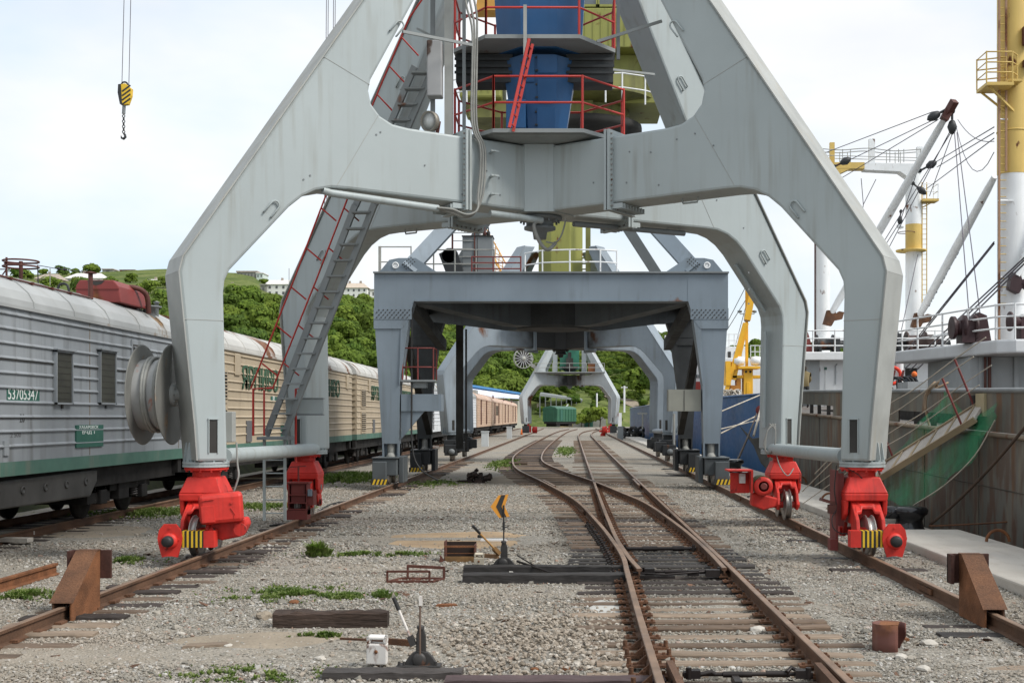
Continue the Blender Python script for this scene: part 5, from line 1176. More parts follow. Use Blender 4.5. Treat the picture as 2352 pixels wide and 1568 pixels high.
def wagon(y0, L, body, roof, lab, stripe=GREENB, ribs=10, bogies=True, detail=1):
    r = T('railway_wagon', lab, 'railway wagon', (WX, y0 + L/2, .17), group='wagons of the train on the left'); h = L/2
    b = B(); b.b2(-1.55, 1.55, -h, h, 1.38, 4.09); body_ = b.done('body', body, r)
    b = B(); b.b2(-1.56, 1.56, -h-.01, h+.01, 1.14, 1.385); b.done('sole_bar', stripe, r)
    b = B(); pr = half(); b.prism(pr, (0, -h-.03, 0), (1, 0, 0), (0, 0, 1), (0, L+.06, 0)); rf = b.done('roof', roof, r)
    b = B()
    for k in range(int(L/1.75)):
        yy = -h + .6 + k*1.75; n = len(pr)
        b.loft([V((x*1.008, yy, z+.012)) for x, z in pr], [V((x*1.008, yy+.05, z+.012)) for x, z in pr])
    b.done('roof_rib', roof, rf) if detail > 1 else b.done('roof_rib', roof, rf)
    b = B(); b.b2(1.55, 1.60, -h, h, 4.03, 4.09); b.done('gutter', roof, rf)
    me = None
    for k in range(ribs):
        z = 1.63 + k*(3.9-1.63)/(ribs-1)
        if me is None:
            b = B(); b.prism([(0, 0), (.035, .012), (.035, .028), (0, .06)], (1.55, -h+.02, 0), (1, 0, 0), (0, 0, 1), (0, L-.04, 0)); o = b.done('side_rib', body, r); me = o.data
        else: o = bpy.data.objects.new('side_rib', me); COL.objects.link(o); o.parent = r
        o.location.z = z
        if detail:
            o = bpy.data.objects.new('end_rib', ENDR.setdefault(body.name, B().b2(-1.5, 1.5, -.04, 0, 0, .05).done('end_rib', body, r).data) if body.name not in ENDR else ENDR[body.name]); COL.objects.link(o); o.parent = r; o.location = (0, -h, z)
    b = B(); b.b2(-1.35, 1.35, -h, h, .72, 1.14); b.b2(-1.5, 1.5, -h, -h+.25, .8, 1.15); b.b2(-1.5, 1.5, h-.25, h, .8, 1.15); b.b2(-.15, .15, -h-.62, -h, .85, 1.05); b.b2(-.15, .15, h, h+.62, .85, 1.05); b.done('underframe', DARK, r)  # main box widened and deepened to darken the shade under the wagon
    if bogies:
        for s in (-1, 1):
            cy_ = s*(h-3.1)
            b = B(); b.b2(.72, 1.2, cy_-1.75, cy_+1.75, .55, .8); b.b2(-1.2, -.72, cy_-1.75, cy_+1.75, .55, .8); b.b2(-1, 1, cy_-.25, cy_+.25, .5, .9); b.b2(.9, 1.25, cy_-.3, cy_+.3, .35, .85)
            for a in (-1.2, 1.2): b.b2(.85, 1.28, cy_+a-.18, cy_+a+.18, .32, .62)
            bg = b.done('bogie', DARK, r, bev=.02)
            for a in (-1.2, 1.2):
                b = B()
                for xx in (-.76, .76): b.lathe([(0, -.06), (.3, -.06), (.47, -.05), (.475, .05), (.3, .06), (0, .06)], (xx, cy_+a, .475), (1, 0, 0), 24)
                b.cyl((-.8, cy_+a, .475), (.8, cy_+a, .475), .08, 10); b.done('wheelset', DARK, bg)
                for q in (-.28, .28):
                    b = B(); b.tube([V((1.12+.075*math.cos(t_*1.3), cy_+a+q+.075*math.sin(t_*1.3), .36+t_*.0105)) for t_ in range(38)], .017, 5); b.done('spring', mat('spring grey', (.11, .10, .095), .6, var=.3), bg)
    return r
ENDR = {}
def wy(r, x): return -9.66*F/(x-CX)          # distance of a photo column on the wagons' side
SX = 1.552
def side_text(r, s, xa, xb, z, hgt, m, sx=1., al='CENTER'):
    ya, yb = wy(r, xa), wy(r, xb); yc = (ya+yb)/2 - r.location.y
    o = text(s, hgt*1.38, m, (SX+.002, yc, z-.17), (0, 1, 0), (0, 0, 1), r, 'lettering', .002, 1)
    w_ = max(q.co.y for q in o.data.vertices)-min(q.co.y for q in o.data.vertices); k = abs(yb-ya)/w_
    for q in o.data.vertices: q.co.y = yc + (q.co.y-yc)*k
    o.data.update(); return o
def side_box(r, name, xa, xb, z1, z2, m, d=.02, par=None, bev=0):
    ya, yb = wy(r, xa)-r.location.y, wy(r, xb)-r.location.y
    return B().b2(SX, SX+d, ya, yb, z1-.17, z2-.17).done(name, m, par or r, bev=bev)
def louvre(r, ya, yb, z1, z2, n, m, par=None):
    fr = B().b2(SX, SX+.03, ya, yb, z1, z2).done('louvre_panel', m, r, bev=.004)
    B().b2(SX+.02, SX+.034, ya+.07, yb-.07, z1+.1, z2-.1).done('louvre_opening', LOUV, fr); me = None
    for k in range(n):
        z = z1+.1+(z2-z1-.2)*(k+.35)/n
        if me is None: o = B().bar((SX+.045, ya+.08, 0), (SX+.045, yb-.08, 0), .05, .02, up=(.5, 0, 1)).done('slat', m, fr); me = o.data
        else: o = bpy.data.objects.new('slat', me); COL.objects.link(o); o.parent = fr
        o.location.z = z
# first wagon
w1 = wagon(8.6, 21.1, WGREY, WROOF, 'nearest grey wagon with a red roof unit and two mesh covered windows')
for xa, xb in ((121, 160), (223, 260)):
    ya, yb = wy(w1, xa)-w1.location.y, wy(w1, xb)-w1.location.y
    z2 = H(803, wy(w1, xa)) -.17; z1 = H(928, wy(w1, xa))-.17
    wn = B().b2(SX-.02, SX+.05, ya+.03, yb-.03, z1+.03, z2-.03).done('window', MESH, w1)
    b = B(); b.b2(SX, SX+.075, ya, ya+.035, z1, z2); b.b2(SX, SX+.075, yb-.035, yb, z1, z2); b.b2(SX, SX+.075, ya, yb, z1, z1+.035); b.b2(SX, SX+.075, ya, yb, z2-.035, z2); b.b2(SX, SX+.12, ya-.04, yb+.04, z2, z2+.03); b.done('window_frame', WGREY, wn)
    b = B()
    for k in range(8): b.b2(SX+.05, SX+.056, ya+.06, yb-.06, z1+.1+k*.12, z1+.108+k*.12)
    b.done('window_wire', LOUV, wn); B().b2(SX, SX+.03, (ya+yb)/2-.03, (ya+yb)/2+.03, z1-.08, z1).done('window_catch', BLACK, wn)
side_box(w1, 'number_board', 15, 90, H(922, 20.8), H(890, 20.8), DKGREEN, .004)
o = side_text(w1, '53705347', 17, 86, H(906, 20.8), .2, LETW); 
for q in o.data.vertices: q.co.x += .004
side_text(w1, '20', 45, 56, H(961, 20.8), .15, LETK); side_text(w1, '2 500', 24, 48, H(999, 20.7), .08, BAR); side_text(w1, '8 2', 212, 230, H(926, 23), .1, BAR) if 0 else None
bx_ = side_box(w1, 'label_board', 172, 234, H(1032, 22), H(977, 22), DKGREEN, .03); 
o = side_text(w1, 'ХАБАРОВСК', 178, 222, H(983, 22), .06, LETW); o2 = side_text(w1, 'ВЧД 1', 186, 214, H(996, 22), .06, LETW)
for o_ in (o, o2):
    for q in o_.data.vertices: q.co.x += .03
louvre(w1, wy(w1, 300)-w1.location.y, wy(w1, 326)-w1.location.y, 3.3, 3.85, 4, WGREY)
B().b2(SX, SX+.03, wy(w1, 6)-w1.location.y, wy(w1, 17)-w1.location.y, 1.5, 1.75).done('vent_grille', WGREY, w1)
b = B(); ya = wy(w1, 210)-w1.location.y
for yy in (ya-4.2, ya-.1, ya+5.3): b.b2(SX, SX+.006, yy, yy+.02, 1.4, 4.05)
b.done('panel_seam', mat('rust seam', (.22, .17, .12), .8, var=.3), w1)
b = B(); b.b2(SX, SX+.02, -10.5, 10.5, 2.13, 2.14); b.b2(SX, SX+.02, -10.5, 10.5, 3.13, 3.14); b.done('cable_line', LOUV, w1)
# roof details of the first wagon (photo pixel, distance)
def rp(x, y, Y): return P(x, y, Y) - w1.location
RU = mat('roof unit red paint', (.20, .036, .032), .5, var=.15, streak=.4, scol=(.12, .03, .03), rust=.08)
Yr = 26.6; a_, c_ = rp(174, 668, Yr), rp(272, 668, Yr); zt_ = H(643, Yr)-.17; zb_ = 4.7
b = B(); sx_ = [(a_.x, zb_), (a_.x+.0, zt_-.12), (a_.x+.08, zt_), (c_.x-.12, zt_), (c_.x, zt_-.14), (c_.x+.06, zb_)]
b.prism(sx_, (0, a_.y, 0), (1, 0, 0), (0, 0, 1), (0, 1.6, 0)); ru = b.done('roof_unit', RU, w1, bev=.02)
b = B(); b.prism([(a_.x+.25, zt_-.012), (a_.x+.65, zt_-.012), (a_.x+.57, zt_-.09), (a_.x+.45, zt_-.12), (a_.x+.33, zt_-.09)], (0, a_.y-.004, 0), (1, 0, 0), (0, 0, 1), (0, .1, 0)); b.done('unit_opening', SOOTDARK, ru)
B().b2(a_.x-.01, c_.x+.02, a_.y-.02, a_.y, zt_-.2, zt_-.18).done('unit_rib', RU, ru)
b = B(); q = rp(305, 668, 27.6); b.tube(smooth([q+V((-.25, 0, .08)), q+V((0, 0, .08)), q+V((.16, .1, .03)), q+V((.26, .2, -.12)), q+V((.28, .25, -.5))], 5), .06, 10); b.done('exhaust_pipe', BROWN, w1)
b = B(); q = rp(208, 628, 25.6); b.tube([q, V((q.x, q.y, 4.5))], .05, 10); b.lathe([(.12, 0), (.13, .02), (0, .05)], q, n=12); b.done('vent_pipe', BROWN, w1)
b = B(); q = rp(132, 668, 24.6); b.tube(smooth([q+V((0, 0, -.2)), q+V((0, 0, 0)), q+V((.05, 0, .13)), q+V((.17, 0, .14)), q+V((.23, 0, .03)), q+V((.23, 0, -.3))], 5), .026, 8); b.done('breather_pipe', BLACK, w1)
b = B(); q = rp(343, 708, 28.4); b.lathe([(.14, -.3), (.14, 0), (.28, .02), (.28, .05), (0, .08)], q, n=18); b.done('roof_vent', DGRAY, w1); q = rp(360, 706, 29); B().lathe([(.05, -.4), (.05, .1), (.09, .12), (0, .16)], q, n=10).done('vent_pipe', DGRAY, w1)
b = B(); pth = [V((1.13, yy, 4.64)) for yy in (-9.5, -7, -4.5, -2.2, 0, 3, 6)]; b.tube(pth, .02, 6)
for k in range(12): b.box((1.13, -4.5+k*.85, 4.635), (.09, .06, .05))
b.done('roof_cable', BROWN, w1)
# tank under the first wagon with round caps
ya, yb = 13.5-w1.location.y, 24.6-w1.location.y
TK = mat('under floor box grey', (.06, .058, .055), .55, var=.3, streak=.4, scol=(.03, .03, .03))
b = B(); b.prism([(ya, .62), (yb-.35, .55), (yb, .85), (yb, 1.08), (ya, 1.03)], (1.0, 0, 0), (0, 1, 0), (0, 0, 1), (.45, 0, 0)); tk_ = b.done('battery_box', TK, w1, bev=.03)
for k in range(11):
    yy = yb-.6-k*.92; B().lathe([(.07, 0), (.08, .02), (.05, .03), (.05, .015), (0, .015)], (1.45, yy, .86), (1, 0, 0), 14).done('cap', TK, tk_)
b = B(); b.b2(.2, 1.2, yb+.1, yb+1.3, .35, 1.0); b.b2(.9, 1.2, yb+.4, yb+1.9, .75, .95); b.lathe([(0, 0), (.22, .02), (.22, .9), (0, .95)], (1.0, 3.6, .7), (0, 1, 0), 16); b.done('equipment_box', DARK, w1)
# beige wagons
def beige(y0, lab, roof):
    r = wagon(y0, 21.2, WBEIGE, roof, lab, ribs=10); Ly = lambda y: y - 10.6
    louvre(r, Ly(1.0), Ly(2.25), 2.55, 3.5, 8, WBEIGE); louvre(r, Ly(1.0), Ly(2.25), 1.42, 2.45, 9, WBEIGE)
    for a, c in ((2.95, 3.5), (19.8, 20.35)): B().b2(SX, SX+.05, Ly(a), Ly(c), 3.35, 3.98).done('hatch', WBEIGE, r, bev=.03)
    for a, c in ((3.75, 8.0), (14.0, 18.35)):
        o = text('ЯРПИВО', 1.0, LETG, (SX+.02, Ly((a+c)/2), 3.35), (0, 1, 0), (0, 0, 1), r, 'lettering', .018)
        vs_ = o.data.vertices; w0 = max(q.co.y for q in vs_)-min(q.co.y for q in vs_); h0 = max(q.co.z for q in vs_)-min(q.co.z for q in vs_); zc_ = (max(q.co.z for q in vs_)+min(q.co.z for q in vs_))/2
        for q in vs_: q.co.y = Ly((a+c)/2)+(q.co.y-Ly((a+c)/2))*(c-a)/w0; q.co.z = 3.33+(q.co.z-zc_)*.72/h0
    B().b2(SX, SX+.037, Ly(4.2), Ly(4.75), 1.42, 2.05).done('grey_panel', BAR, r)
    B().b2(SX, SX+.006, Ly(8.4), Ly(9.4), 1.42, 1.95).done('label_board', DKGREEN, r)
    B().b2(SX, SX+.006, Ly(7.1), Ly(8.0), 2.62, 2.82).done('number_board', DKGREEN, r)
    text('81', .3, LETW, (SX+.008, Ly(7.5), 2.72), (0, 1, 0), (0, 0, 1), r)
    B().b2(.8, 1.2, Ly(8), Ly(11), .5, .95).done('equipment_box', DARK, r); B().lathe([(0, 0), (.2, .02), (.2, 1.5), (0, 1.52)], (1.0, Ly(12), .7), (0, 1, 0), 14).done('air_tank', DARK, r)
    return r
beige(31.2, 'beige wagon with big green letters on its side, behind the ladder of the nearest crane', WROOFR)
beige(53.6, 'second beige wagon, with rust patches on its roof, coupled behind the first beige one', WROOFR)
w4 = wagon(76.3, 21.2, WWHITE, WROOF, 'white wagon seen between the legs of the square framed crane', stripe=WWHITE)
b = B()
for a in (4.5, 5.6, 6.7): b.b2(SX, SX+.06, -10.6+a, -10.48+a, 1.3, 4.0)
b.done('door_bar', BAR, w4)
w5 = wagon(98.8, 21.2, WWHITE, WROOF, 'white wagon farther back, mostly hidden by the blue grey crane', stripe=WWHITE, detail=0)
for k, (y0, m, lb) in enumerate(((121.2, WPINK, 'faded orange wagon with a box on its roof, nearest of the far wagons'), (143.6, WPINK, 'faded orange wagon with dark side windows, in front of the blue roofed shed'), (166.2, WPINK, 'faded orange wagon, last but one of the train'), (188.6, WPINK, 'faded orange wagon at the far end of the train'))):
    r = wagon(y0, 21.2, m, WPINKR, lb, stripe=WPINK, detail=0)
    b = B(); b.b2(SX, SX+.1, -6, -5.6, 1.4, 4.0); b.b2(SX, SX+.1, 2, 2.4, 1.4, 4.0); b.done('door_post', BROWN, r)
    if k == 1:
        for j in range(3): B().b2(SX, SX+.05, -3+j*1.6, -2.4+j*1.6, 2.4, 3.6).done('window', MESH, r)
    if k == 0: B().b2(-1, 1.2, -8, -5, 4.5, 5.0).done('roof_box', GRAYR, r)
    else: B().tube([(1.3, -6, 4.5), (1.3, -5, 4.9), (1.3, -4, 4.5)], .06, 6).done('roof_pipe', BROWN, r)

# ================================================================== background on land
def tagd(o, *a, **k): return tag(o, *a, **k)
HW_ = mat('house whitewash', (.74, .73, .70), .8, var=.05); HR = mat('pale metal roof', (.66, .63, .60), .5, var=.06); HRB = mat('brown slate roof', (.36, .30, .25), .8, var=.15); HB = mat('house beige wall', (.50, .42, .34), .8, var=.1); HG = mat('house grey wall', (.25, .25, .22), .8, var=.15); HWIN = mat('house window', (.10, .10, .10), .3)
def house(x0, x1, yr, ye, yb, Y, wall, roof, lab, nw=4, rows=1, hip=True, dp=9., flat=False, chim=1, cat='house'):
    a, c = P(x0, ye, Y), P(x1, ye, Y); zb = min(H(yb, Y), hill_z(a.x, Y), hill_z(c.x, Y))-1.; zr = H(yr, Y); ze = a.z; w_ = c.x-a.x
    r = T('house' if cat == 'house' else cat.replace(' ', '_'), lab, cat, ((a.x+c.x)/2, Y, zb)); hw = w_/2
    B().b2(-hw, hw, 0, dp, 0, ze-zb).done('wall', wall, r)
    if flat: B().b2(-hw-.3, hw+.3, -.3, dp+.3, ze-zb, zr-zb).done('roof', roof, r)
    else:
        hh = zr-zb; e = ze-zb; i = hw*.35 if hip else 0; b = B()
        b.add([(-hw-.5, -.5, e), (hw+.5, -.5, e), (hw+.5, dp+.5, e), (-hw-.5, dp+.5, e), (-hw+i, dp/2, hh), (hw-i, dp/2, hh)], [(0, 1, 5, 4), (1, 2, 5), (2, 3, 4, 5), (3, 0, 4), (0, 3, 2, 1)]); rf = b.done('roof', roof, r)
        for k in range(chim): B().b2(-hw*.3+k*hw*.7, -hw*.3+k*hw*.7+.8, dp/2-.3, dp/2+.5, hh-1, hh+.8).done('chimney', HRB, rf)
    vis = H(ye, Y)-H(yb, Y)
    for j in range(rows):
        for k in range(nw):
            xw = -hw + w_*(k+.5)/nw; zc_ = (H(yb, Y)-zb) + vis*(j+.55)/rows
            B().b2(xw-w_/nw*.16, xw+w_/nw*.16, -.08, -.0, zc_-vis/rows*.25, zc_+vis/rows*.22).done('window', HWIN, r)
    return r
house(81, 131, 626, 640, 656, 430, HB, HRB, 'beige house with a brown roof beside the ring shaped wagon roof frame', 5)
house(150, 236, 624, 639, 654, 445, HW_, HR, 'white house with a wide pale hipped roof, left of the small round tree', 5)
house(318, 396, 638, 650, 668, 440, HW_, HR, 'white house with four windows and a pale roof beside the near crane leg', 5)
house(516, 536, 650, 658, 670, 440, HB, HR, 'small house with a pale roof just right of the near crane leg', 2)
house(530, 547, 663, 668, 678, 425, mat('blue wall', (.25, .4, .6), .7), HR, 'tiny low blue walled house at the top of the wood', 1)
house(544, 590, 622, 625, 640, 520, HG, HRB, 'long low grey building on the grassy ridge', 6, flat=True, cat='building')
house(589, 604, 626, 628, 640, 515, mat('pale green wall', (.55, .62, .58), .7), HR, 'small pale green hut at the end of the grey ridge building', 2, flat=True, cat='hut')
house(612, 690, 640, 653, 680, 450, HW_, HR, 'large white building with a tall plain roof, left of the ladder', 5, 2, hip=False, cat='building')
house(598, 612, 652, 655, 676, 449, HG, HG, 'grey annex at the left end of the large white building', 1, flat=True, cat='building')
house(770, 843, 647, 661, 684, 445, HW_, HB, 'white two storey house with a beige roof between ladder and square framed crane', 6, 2, chim=2)
house(843, 862, 664, 667, 684, 448, HW_, HG, 'small white annex next to the square framed crane', 2, flat=True)
house(235, 259, 617, 619, 626, 525, HG, HRB, 'small dark hut on the ridge, left of two', 1, flat=True, cat='hut')
house(275, 309, 619, 620, 625, 525, MAROON, HRB, 'low reddish hut on the ridge, right of two', 2, flat=True, cat='hut')
def pole(x, y0, y1, Y, lab, m=HG, r=.12, cross=0):
    a, c = P(x, y0, Y), P(x, y1, Y); b = B(); b.tube([(0, 0, 0), (0, 0, a.z-c.z)], r, 6)
    if cross: b.b2(-cross, cross, -.05, .05, (a.z-c.z)*.93, (a.z-c.z)*.93+.12)
    return tag(b.done('pole', m, loc=c), lab, 'pole')
pole(664, 616, 650, 450, 'leaning pole above the large white building'); pole(417, 602, 640, 500, 'thin mast on the ridge left of the leg'); pole(115, 616, 655, 300, 'thin pole in front of the beige house')
pole(1371, 903, 934, 230, 'white pole under the farthest crane', WHITE, .15); pole(1434, 886, 947, 180, 'white pole right of the farthest crane', WHITE, .14, .5); pole(1476, 948, 985, 120, 'short post by the tyres on the quay', HG, .08, .5)
pole(1548, 950, 1070, 58.5, 'grey pole standing on the quay beside the black bogies', GRAYR, .06)
# round frame and wire by the first wagon (rusty lookout post of the yard)
lt_ = T('yard_mast', 'rusty ring platform on posts, standing behind the near wagon at the left edge', 'mast', (W(48, 30), 30, 0))
for dx in (0, 1): pass
zc_ = H(600, 30)
b = B(); b.ring((0, 0, zc_), (0, 0, 1), .42, .022, 28); b.ring((0, 0, zc_-.14), (0, 0, 1), .42, .022, 28); b.done('ring', BROWN, lt_)
B().tube([(0, 0, 0), (0, 0, zc_)], .05, 8).bar((-.42, 0, zc_-.05), (.42, 0, zc_-.05), .04).done('post', BROWN, lt_)
b = B(); b.b2(-.38, -.34, -.02, .02, 0, zc_+.1); b.b2(-.6, -.56, -.02, .02, 0, zc_)
for k in range(14): b.bar((-.58, 0, zc_-.2-k*.3), (-.36, 0, zc_-.2-k*.3+(.3 if k % 2 else 0)), .025)
b.done('lattice', BROWN, lt_)
b = B(); q0 = V((.42, 0, zc_-.1)); q1 = P(215, 626, 34)-lt_.location; b.tube(smooth([q0, q0.lerp(q1, .5)-V((0, 0, .03)), q1], 4), .01, 5); b.tube([q0, q0+V((.05, 0, -1.6))], .015, 5); b.done('wire', BLACK, lt_)
for f in (.34, .45): B().lathe([(0, -.06), (.05, 0), (0, .06)], q0.lerp(q1, f)-V((0, 0, .02)), (1, 0, 0), 10).done('insulator', BLACK, lt_)
# shed with blue roof edge
sh = T('warehouse', 'long beige warehouse with a blue edged white roof behind the far wagons', 'warehouse', (0, 0, 0))
A_, C_ = P(1072, 890, 190), P(1203, 904, 262); A_.z = C_.z = 7.1; dd = (C_-A_).normalized(); nn = V((dd.y, -dd.x, 0))
def q4(p, o, z): return V((p.x+o.x, p.y+o.y, z))
b = B(); b.loft([q4(A_, nn*0, 0), q4(C_, nn*0, 0), q4(C_, -nn*20, 0), q4(A_, -nn*20, 0)], [q4(A_, nn*0, 5.8), q4(C_, nn*0, 5.8), q4(C_, -nn*20, 5.8), q4(A_, -nn*20, 5.8)]); b.done('wall', mat('warehouse wall', (.38, .38, .32), .8, var=.08), sh)
b = B(); Cm = A_.lerp(C_, .86); b.loft([q4(A_, nn*2.2, 5.5), q4(Cm, nn*2.2, 6.1), q4(Cm, -nn*.5, 6.9), q4(A_, -nn*.5, 6.9)], [q4(A_, nn*2.2, 6.0), q4(Cm, nn*2.2, 6.3), q4(Cm, -nn*.5, 7.2), q4(A_, -nn*.5, 7.2)]); b.done('canopy', mat('white canopy', (.72, .76, .86), .5), sh)
b = B(); b.loft([q4(A_, nn*.2, 7.22), q4(C_, nn*.2, 7.22), q4(C_, -nn*20, 7.22), q4(A_, -nn*20, 7.22)], [q4(A_, nn*.2, 7.6), q4(C_, nn*.2, 7.6), q4(C_, -nn*20, 7.6), q4(A_, -nn*20, 7.6)]); b.done('roof', mat('roof blue', (.05, .2, .42), .5), sh)
# open canopy behind the green wagon
cn = T('open_shed', 'open sided shed with a dark sloping roof on thin posts, behind the green wagon', 'shed', (0, 0, 0))
A_, C_ = P(1240, 909, 300), P(1338, 921, 330); b = B(); b.loft([A_+V((0, 0, 0)), C_, C_+V((0, 12, .5)), A_+V((0, 12, .5))], [A_+V((0, 0, .7)), C_+V((0, 0, .4)), C_+V((0, 12, .9)), A_+V((0, 12, 1.2))]); b.done('roof', DGRAY, cn)
b = B(); b.loft([q4(A_, V((-1, 9, 0)), 0), q4(C_, V((-7, 9, 0)), 0), q4(C_, V((-7, 9.5, 0)), 0), q4(A_, V((-1, 9.5, 0)), 0)], [q4(A_, V((-1, 9, 0)), 6), q4(C_, V((-7, 9, 0)), 5), q4(C_, V((-7, 9.5, 0)), 5), q4(A_, V((-1, 9.5, 0)), 6)]); b.done('back_wall', HB, cn)
for k in range(9):
    p = A_.lerp(C_, k/8.3); B().b2(p.x-.12, p.x+.12, p.y, p.y+.25, 0, p.z+.1).done('post', DGRAY, cn)
B().bar(P(1290, 948, 296), P(1305, 928, 296), .8, .3).done('chute', WHITE, cn)
# green wagon
WGREEN = mat('wagon green paint', (.03, .11, .065), .5, var=.12)
gw = T('railway_wagon', 'dark green wagon standing end on beyond the farthest crane', 'railway wagon', (W(1263, 262), 262, .17), rz=R(-18))
B().b2(-1.6, 1.6, 0, 14, 1.2, 4.0).done('body', WGREEN, gw); B().prism([(-1.65, 4.0), (1.65, 4.0), (1.2, 4.4), (0, 4.65), (-1.2, 4.4)], (0, -.1, 0), (1, 0, 0), (0, 0, 1), (0, 14.2, 0)).done('roof', WGREEN, gw)
b = B()
for k in range(5): B().b2(-1.6+k*.78, -1.52+k*.78, -.1, 0, 1.3, 4).done('wall_rib', WGREEN, gw)
for k in range(7): B().b2(1.6, 1.7, k*2, k*2+.15, 1.3, 4).done('wall_rib', WGREEN, gw)
B().b2(-1.4, 1.4, 0, 14, .7, 1.2).b2(-1.2, 1.2, 1, 3.4, .1, .8).b2(-1.2, 1.2, 9.5, 12, .1, .8).done('running_gear', DARK, gw)
b = B(); b.b2(1.601, 1.65, 2.5, 4.3, 1.3, 3.8); b.done('door', DKGREEN, gw)
# low walls, huts and clutter at the end of the yard
def lowwall(x0, x1, y0, Y, hgt, m, lab, cat='wall'):
    a, c = P(x0, 960, Y), P(x1, 960, Y); return tag(B().b2(0, c.x-a.x, 0, 1.2, 0, hgt).done(cat.replace(' ', '_'), m, loc=(a.x, Y, 0)), lab, cat)
lowwall(1316, 1342, 0, 290, 2.7, HG, 'low grey wall left of the green container beyond the tracks'); lowwall(1342, 1362, 0, 288, 2.5, DKGREEN, 'green container between the low grey walls', 'container')
lowwall(1362, 1392, 0, 290, 2.5, HG, 'low grey wall right of the green container'); lowwall(1286, 1316, 0, 285, 1.6, mat('yellow kerb', (.5, .4, .2), .7), 'yellow and grey kerb block by the green wagon', 'block')
hb_ = house(1318, 1362, 928, 930, 942, 330, HB, HG, 'low beige barracks on the slope behind the walls', 5, flat=True, cat='building')
lowwall(1420, 1428, 0, 180, 3., WHITE, 'white notice board right of the farthest crane', 'notice board')
for k, (x, yb_, Y) in enumerate(((1385, 1001, 138), (1392, 993, 170))):
    p = G(x, yb_); tag(B().lathe([(.35, 0), (.3, .3), (.1, .5), (.1, 1.0), (0, 1.05)], (0, 0, 0), n=10).box((0, 0, .6), (.9, .3, .25)).done('switch_stand', RED, loc=p), ('red switch stand left of the farthest crane bogie', 'smaller red switch stand farther along the bend')[k], 'switch stand', group='far red switch stands')
for k, (x, ya, yb_, w_) in enumerate(((1113.5, 992, 1025, .55), (1169.5, 981, 1007, .55))):
    Y = CH*F/(yb_-CY); tag(B().b2(-w_/2, w_/2, 0, w_, 0, H(ya, Y)).b2(-w_/2-.04, w_/2+.04, -.04, w_+.04, H(ya, Y), H(ya, Y)+.08).done('concrete_post', mat('painted concrete', (.5, .52, .52), .8, var=.1), loc=(W(x, Y), Y, 0)), ('nearer pale square pillar beside the black bogies', 'farther pale square pillar in front of the orange wagons')[k], 'pillar', group='pale pillars beside the crane rail')
tag(B().lathe([(.0, 0), (.18, 0), (.12, .3), (.05, .75), (0, .75)], (0, 0, 0), n=10).done('traffic_cone', mat('cone orange', (.7, .15, .02), .6), loc=G(1198, 998)), 'small orange cone beside the farthest crane', 'cone')
# quay clutter near the far tyres
random.seed(31); TY = T('tyre_heap', 'heap of old black tyres on the quay between the far cranes', 'tyres', G(1452, 1006))
for k in range(9):
    p = V((random.uniform(-1.1, 1.1), random.uniform(-.5, 1.5), random.choice([.35, .35, .85]))); ax = V((random.uniform(-1, 1), -1, random.uniform(-.4, .4)))
    B().ring(p, ax, .36, .16, 16, 7).done('tyre', RUBBER, TY)
tag(B().box((0, 0, .3), (1.2, 1, .6)).lathe([(.5, .6), (.4, 1.1), (.1, 1.3)], (0, 0, 0), n=8).done('scrap_bin', DARK, loc=G(1430, 1004)), 'dark scrap bin beside the tyre heap', 'bin')
pq = G(1425, 1010); tag(B().b2(-.3, .3, 0, .4, 0, 1.4).done('electric_cabinet', DGRAY, loc=pq), 'grey electric cabinet on the quay near the farthest crane', 'cabinet')
# ================================================================== vegetation on the hill
CRN = []
for k, (ca, cb_) in enumerate((((.035, .078, .012), (.15, .235, .03)), ((.05, .10, .015), (.21, .29, .042)), ((.022, .058, .01), (.10, .17, .028)))):
    m, N, L, bs, ge = gnodes(('crown green', 'crown light green', 'crown dark green')[k])
    oi = N.new('ShaderNodeObjectInfo'); c = nmix(N, L, nmap(N, L, nnoise(N, L, ge, .9, 5), .35, .65), ca, cb_)
    c = nmix(N, L, nmap(N, L, oi.outputs['Random'], 0, 1, 0, .45), c, (.24, .29, .04)); c = nmix(N, L, nmap(N, L, nnoise(N, L, ge, .03, 3), .45, .65, 0, .35), c, (.06, .12, .02))
    L.new(c, bs.inputs['Base Color']); bs.inputs['Roughness'].default_value = .8; bs.inputs['Specular IOR Level'].default_value = .2
    tr = N.new('ShaderNodeBsdfTranslucent'); L.new(c, tr.inputs[0]); ms = N.new('ShaderNodeMixShader'); ms.inputs[0].default_value = .3
    L.new(bs.outputs[0], ms.inputs[1]); L.new(tr.outputs[0], ms.inputs[2]); L.new(ms.outputs[0], N['Material Output'].inputs[0]); CRN.append(m)
BARK = mat('bark', (.09, .07, .05), .9, var=.3)
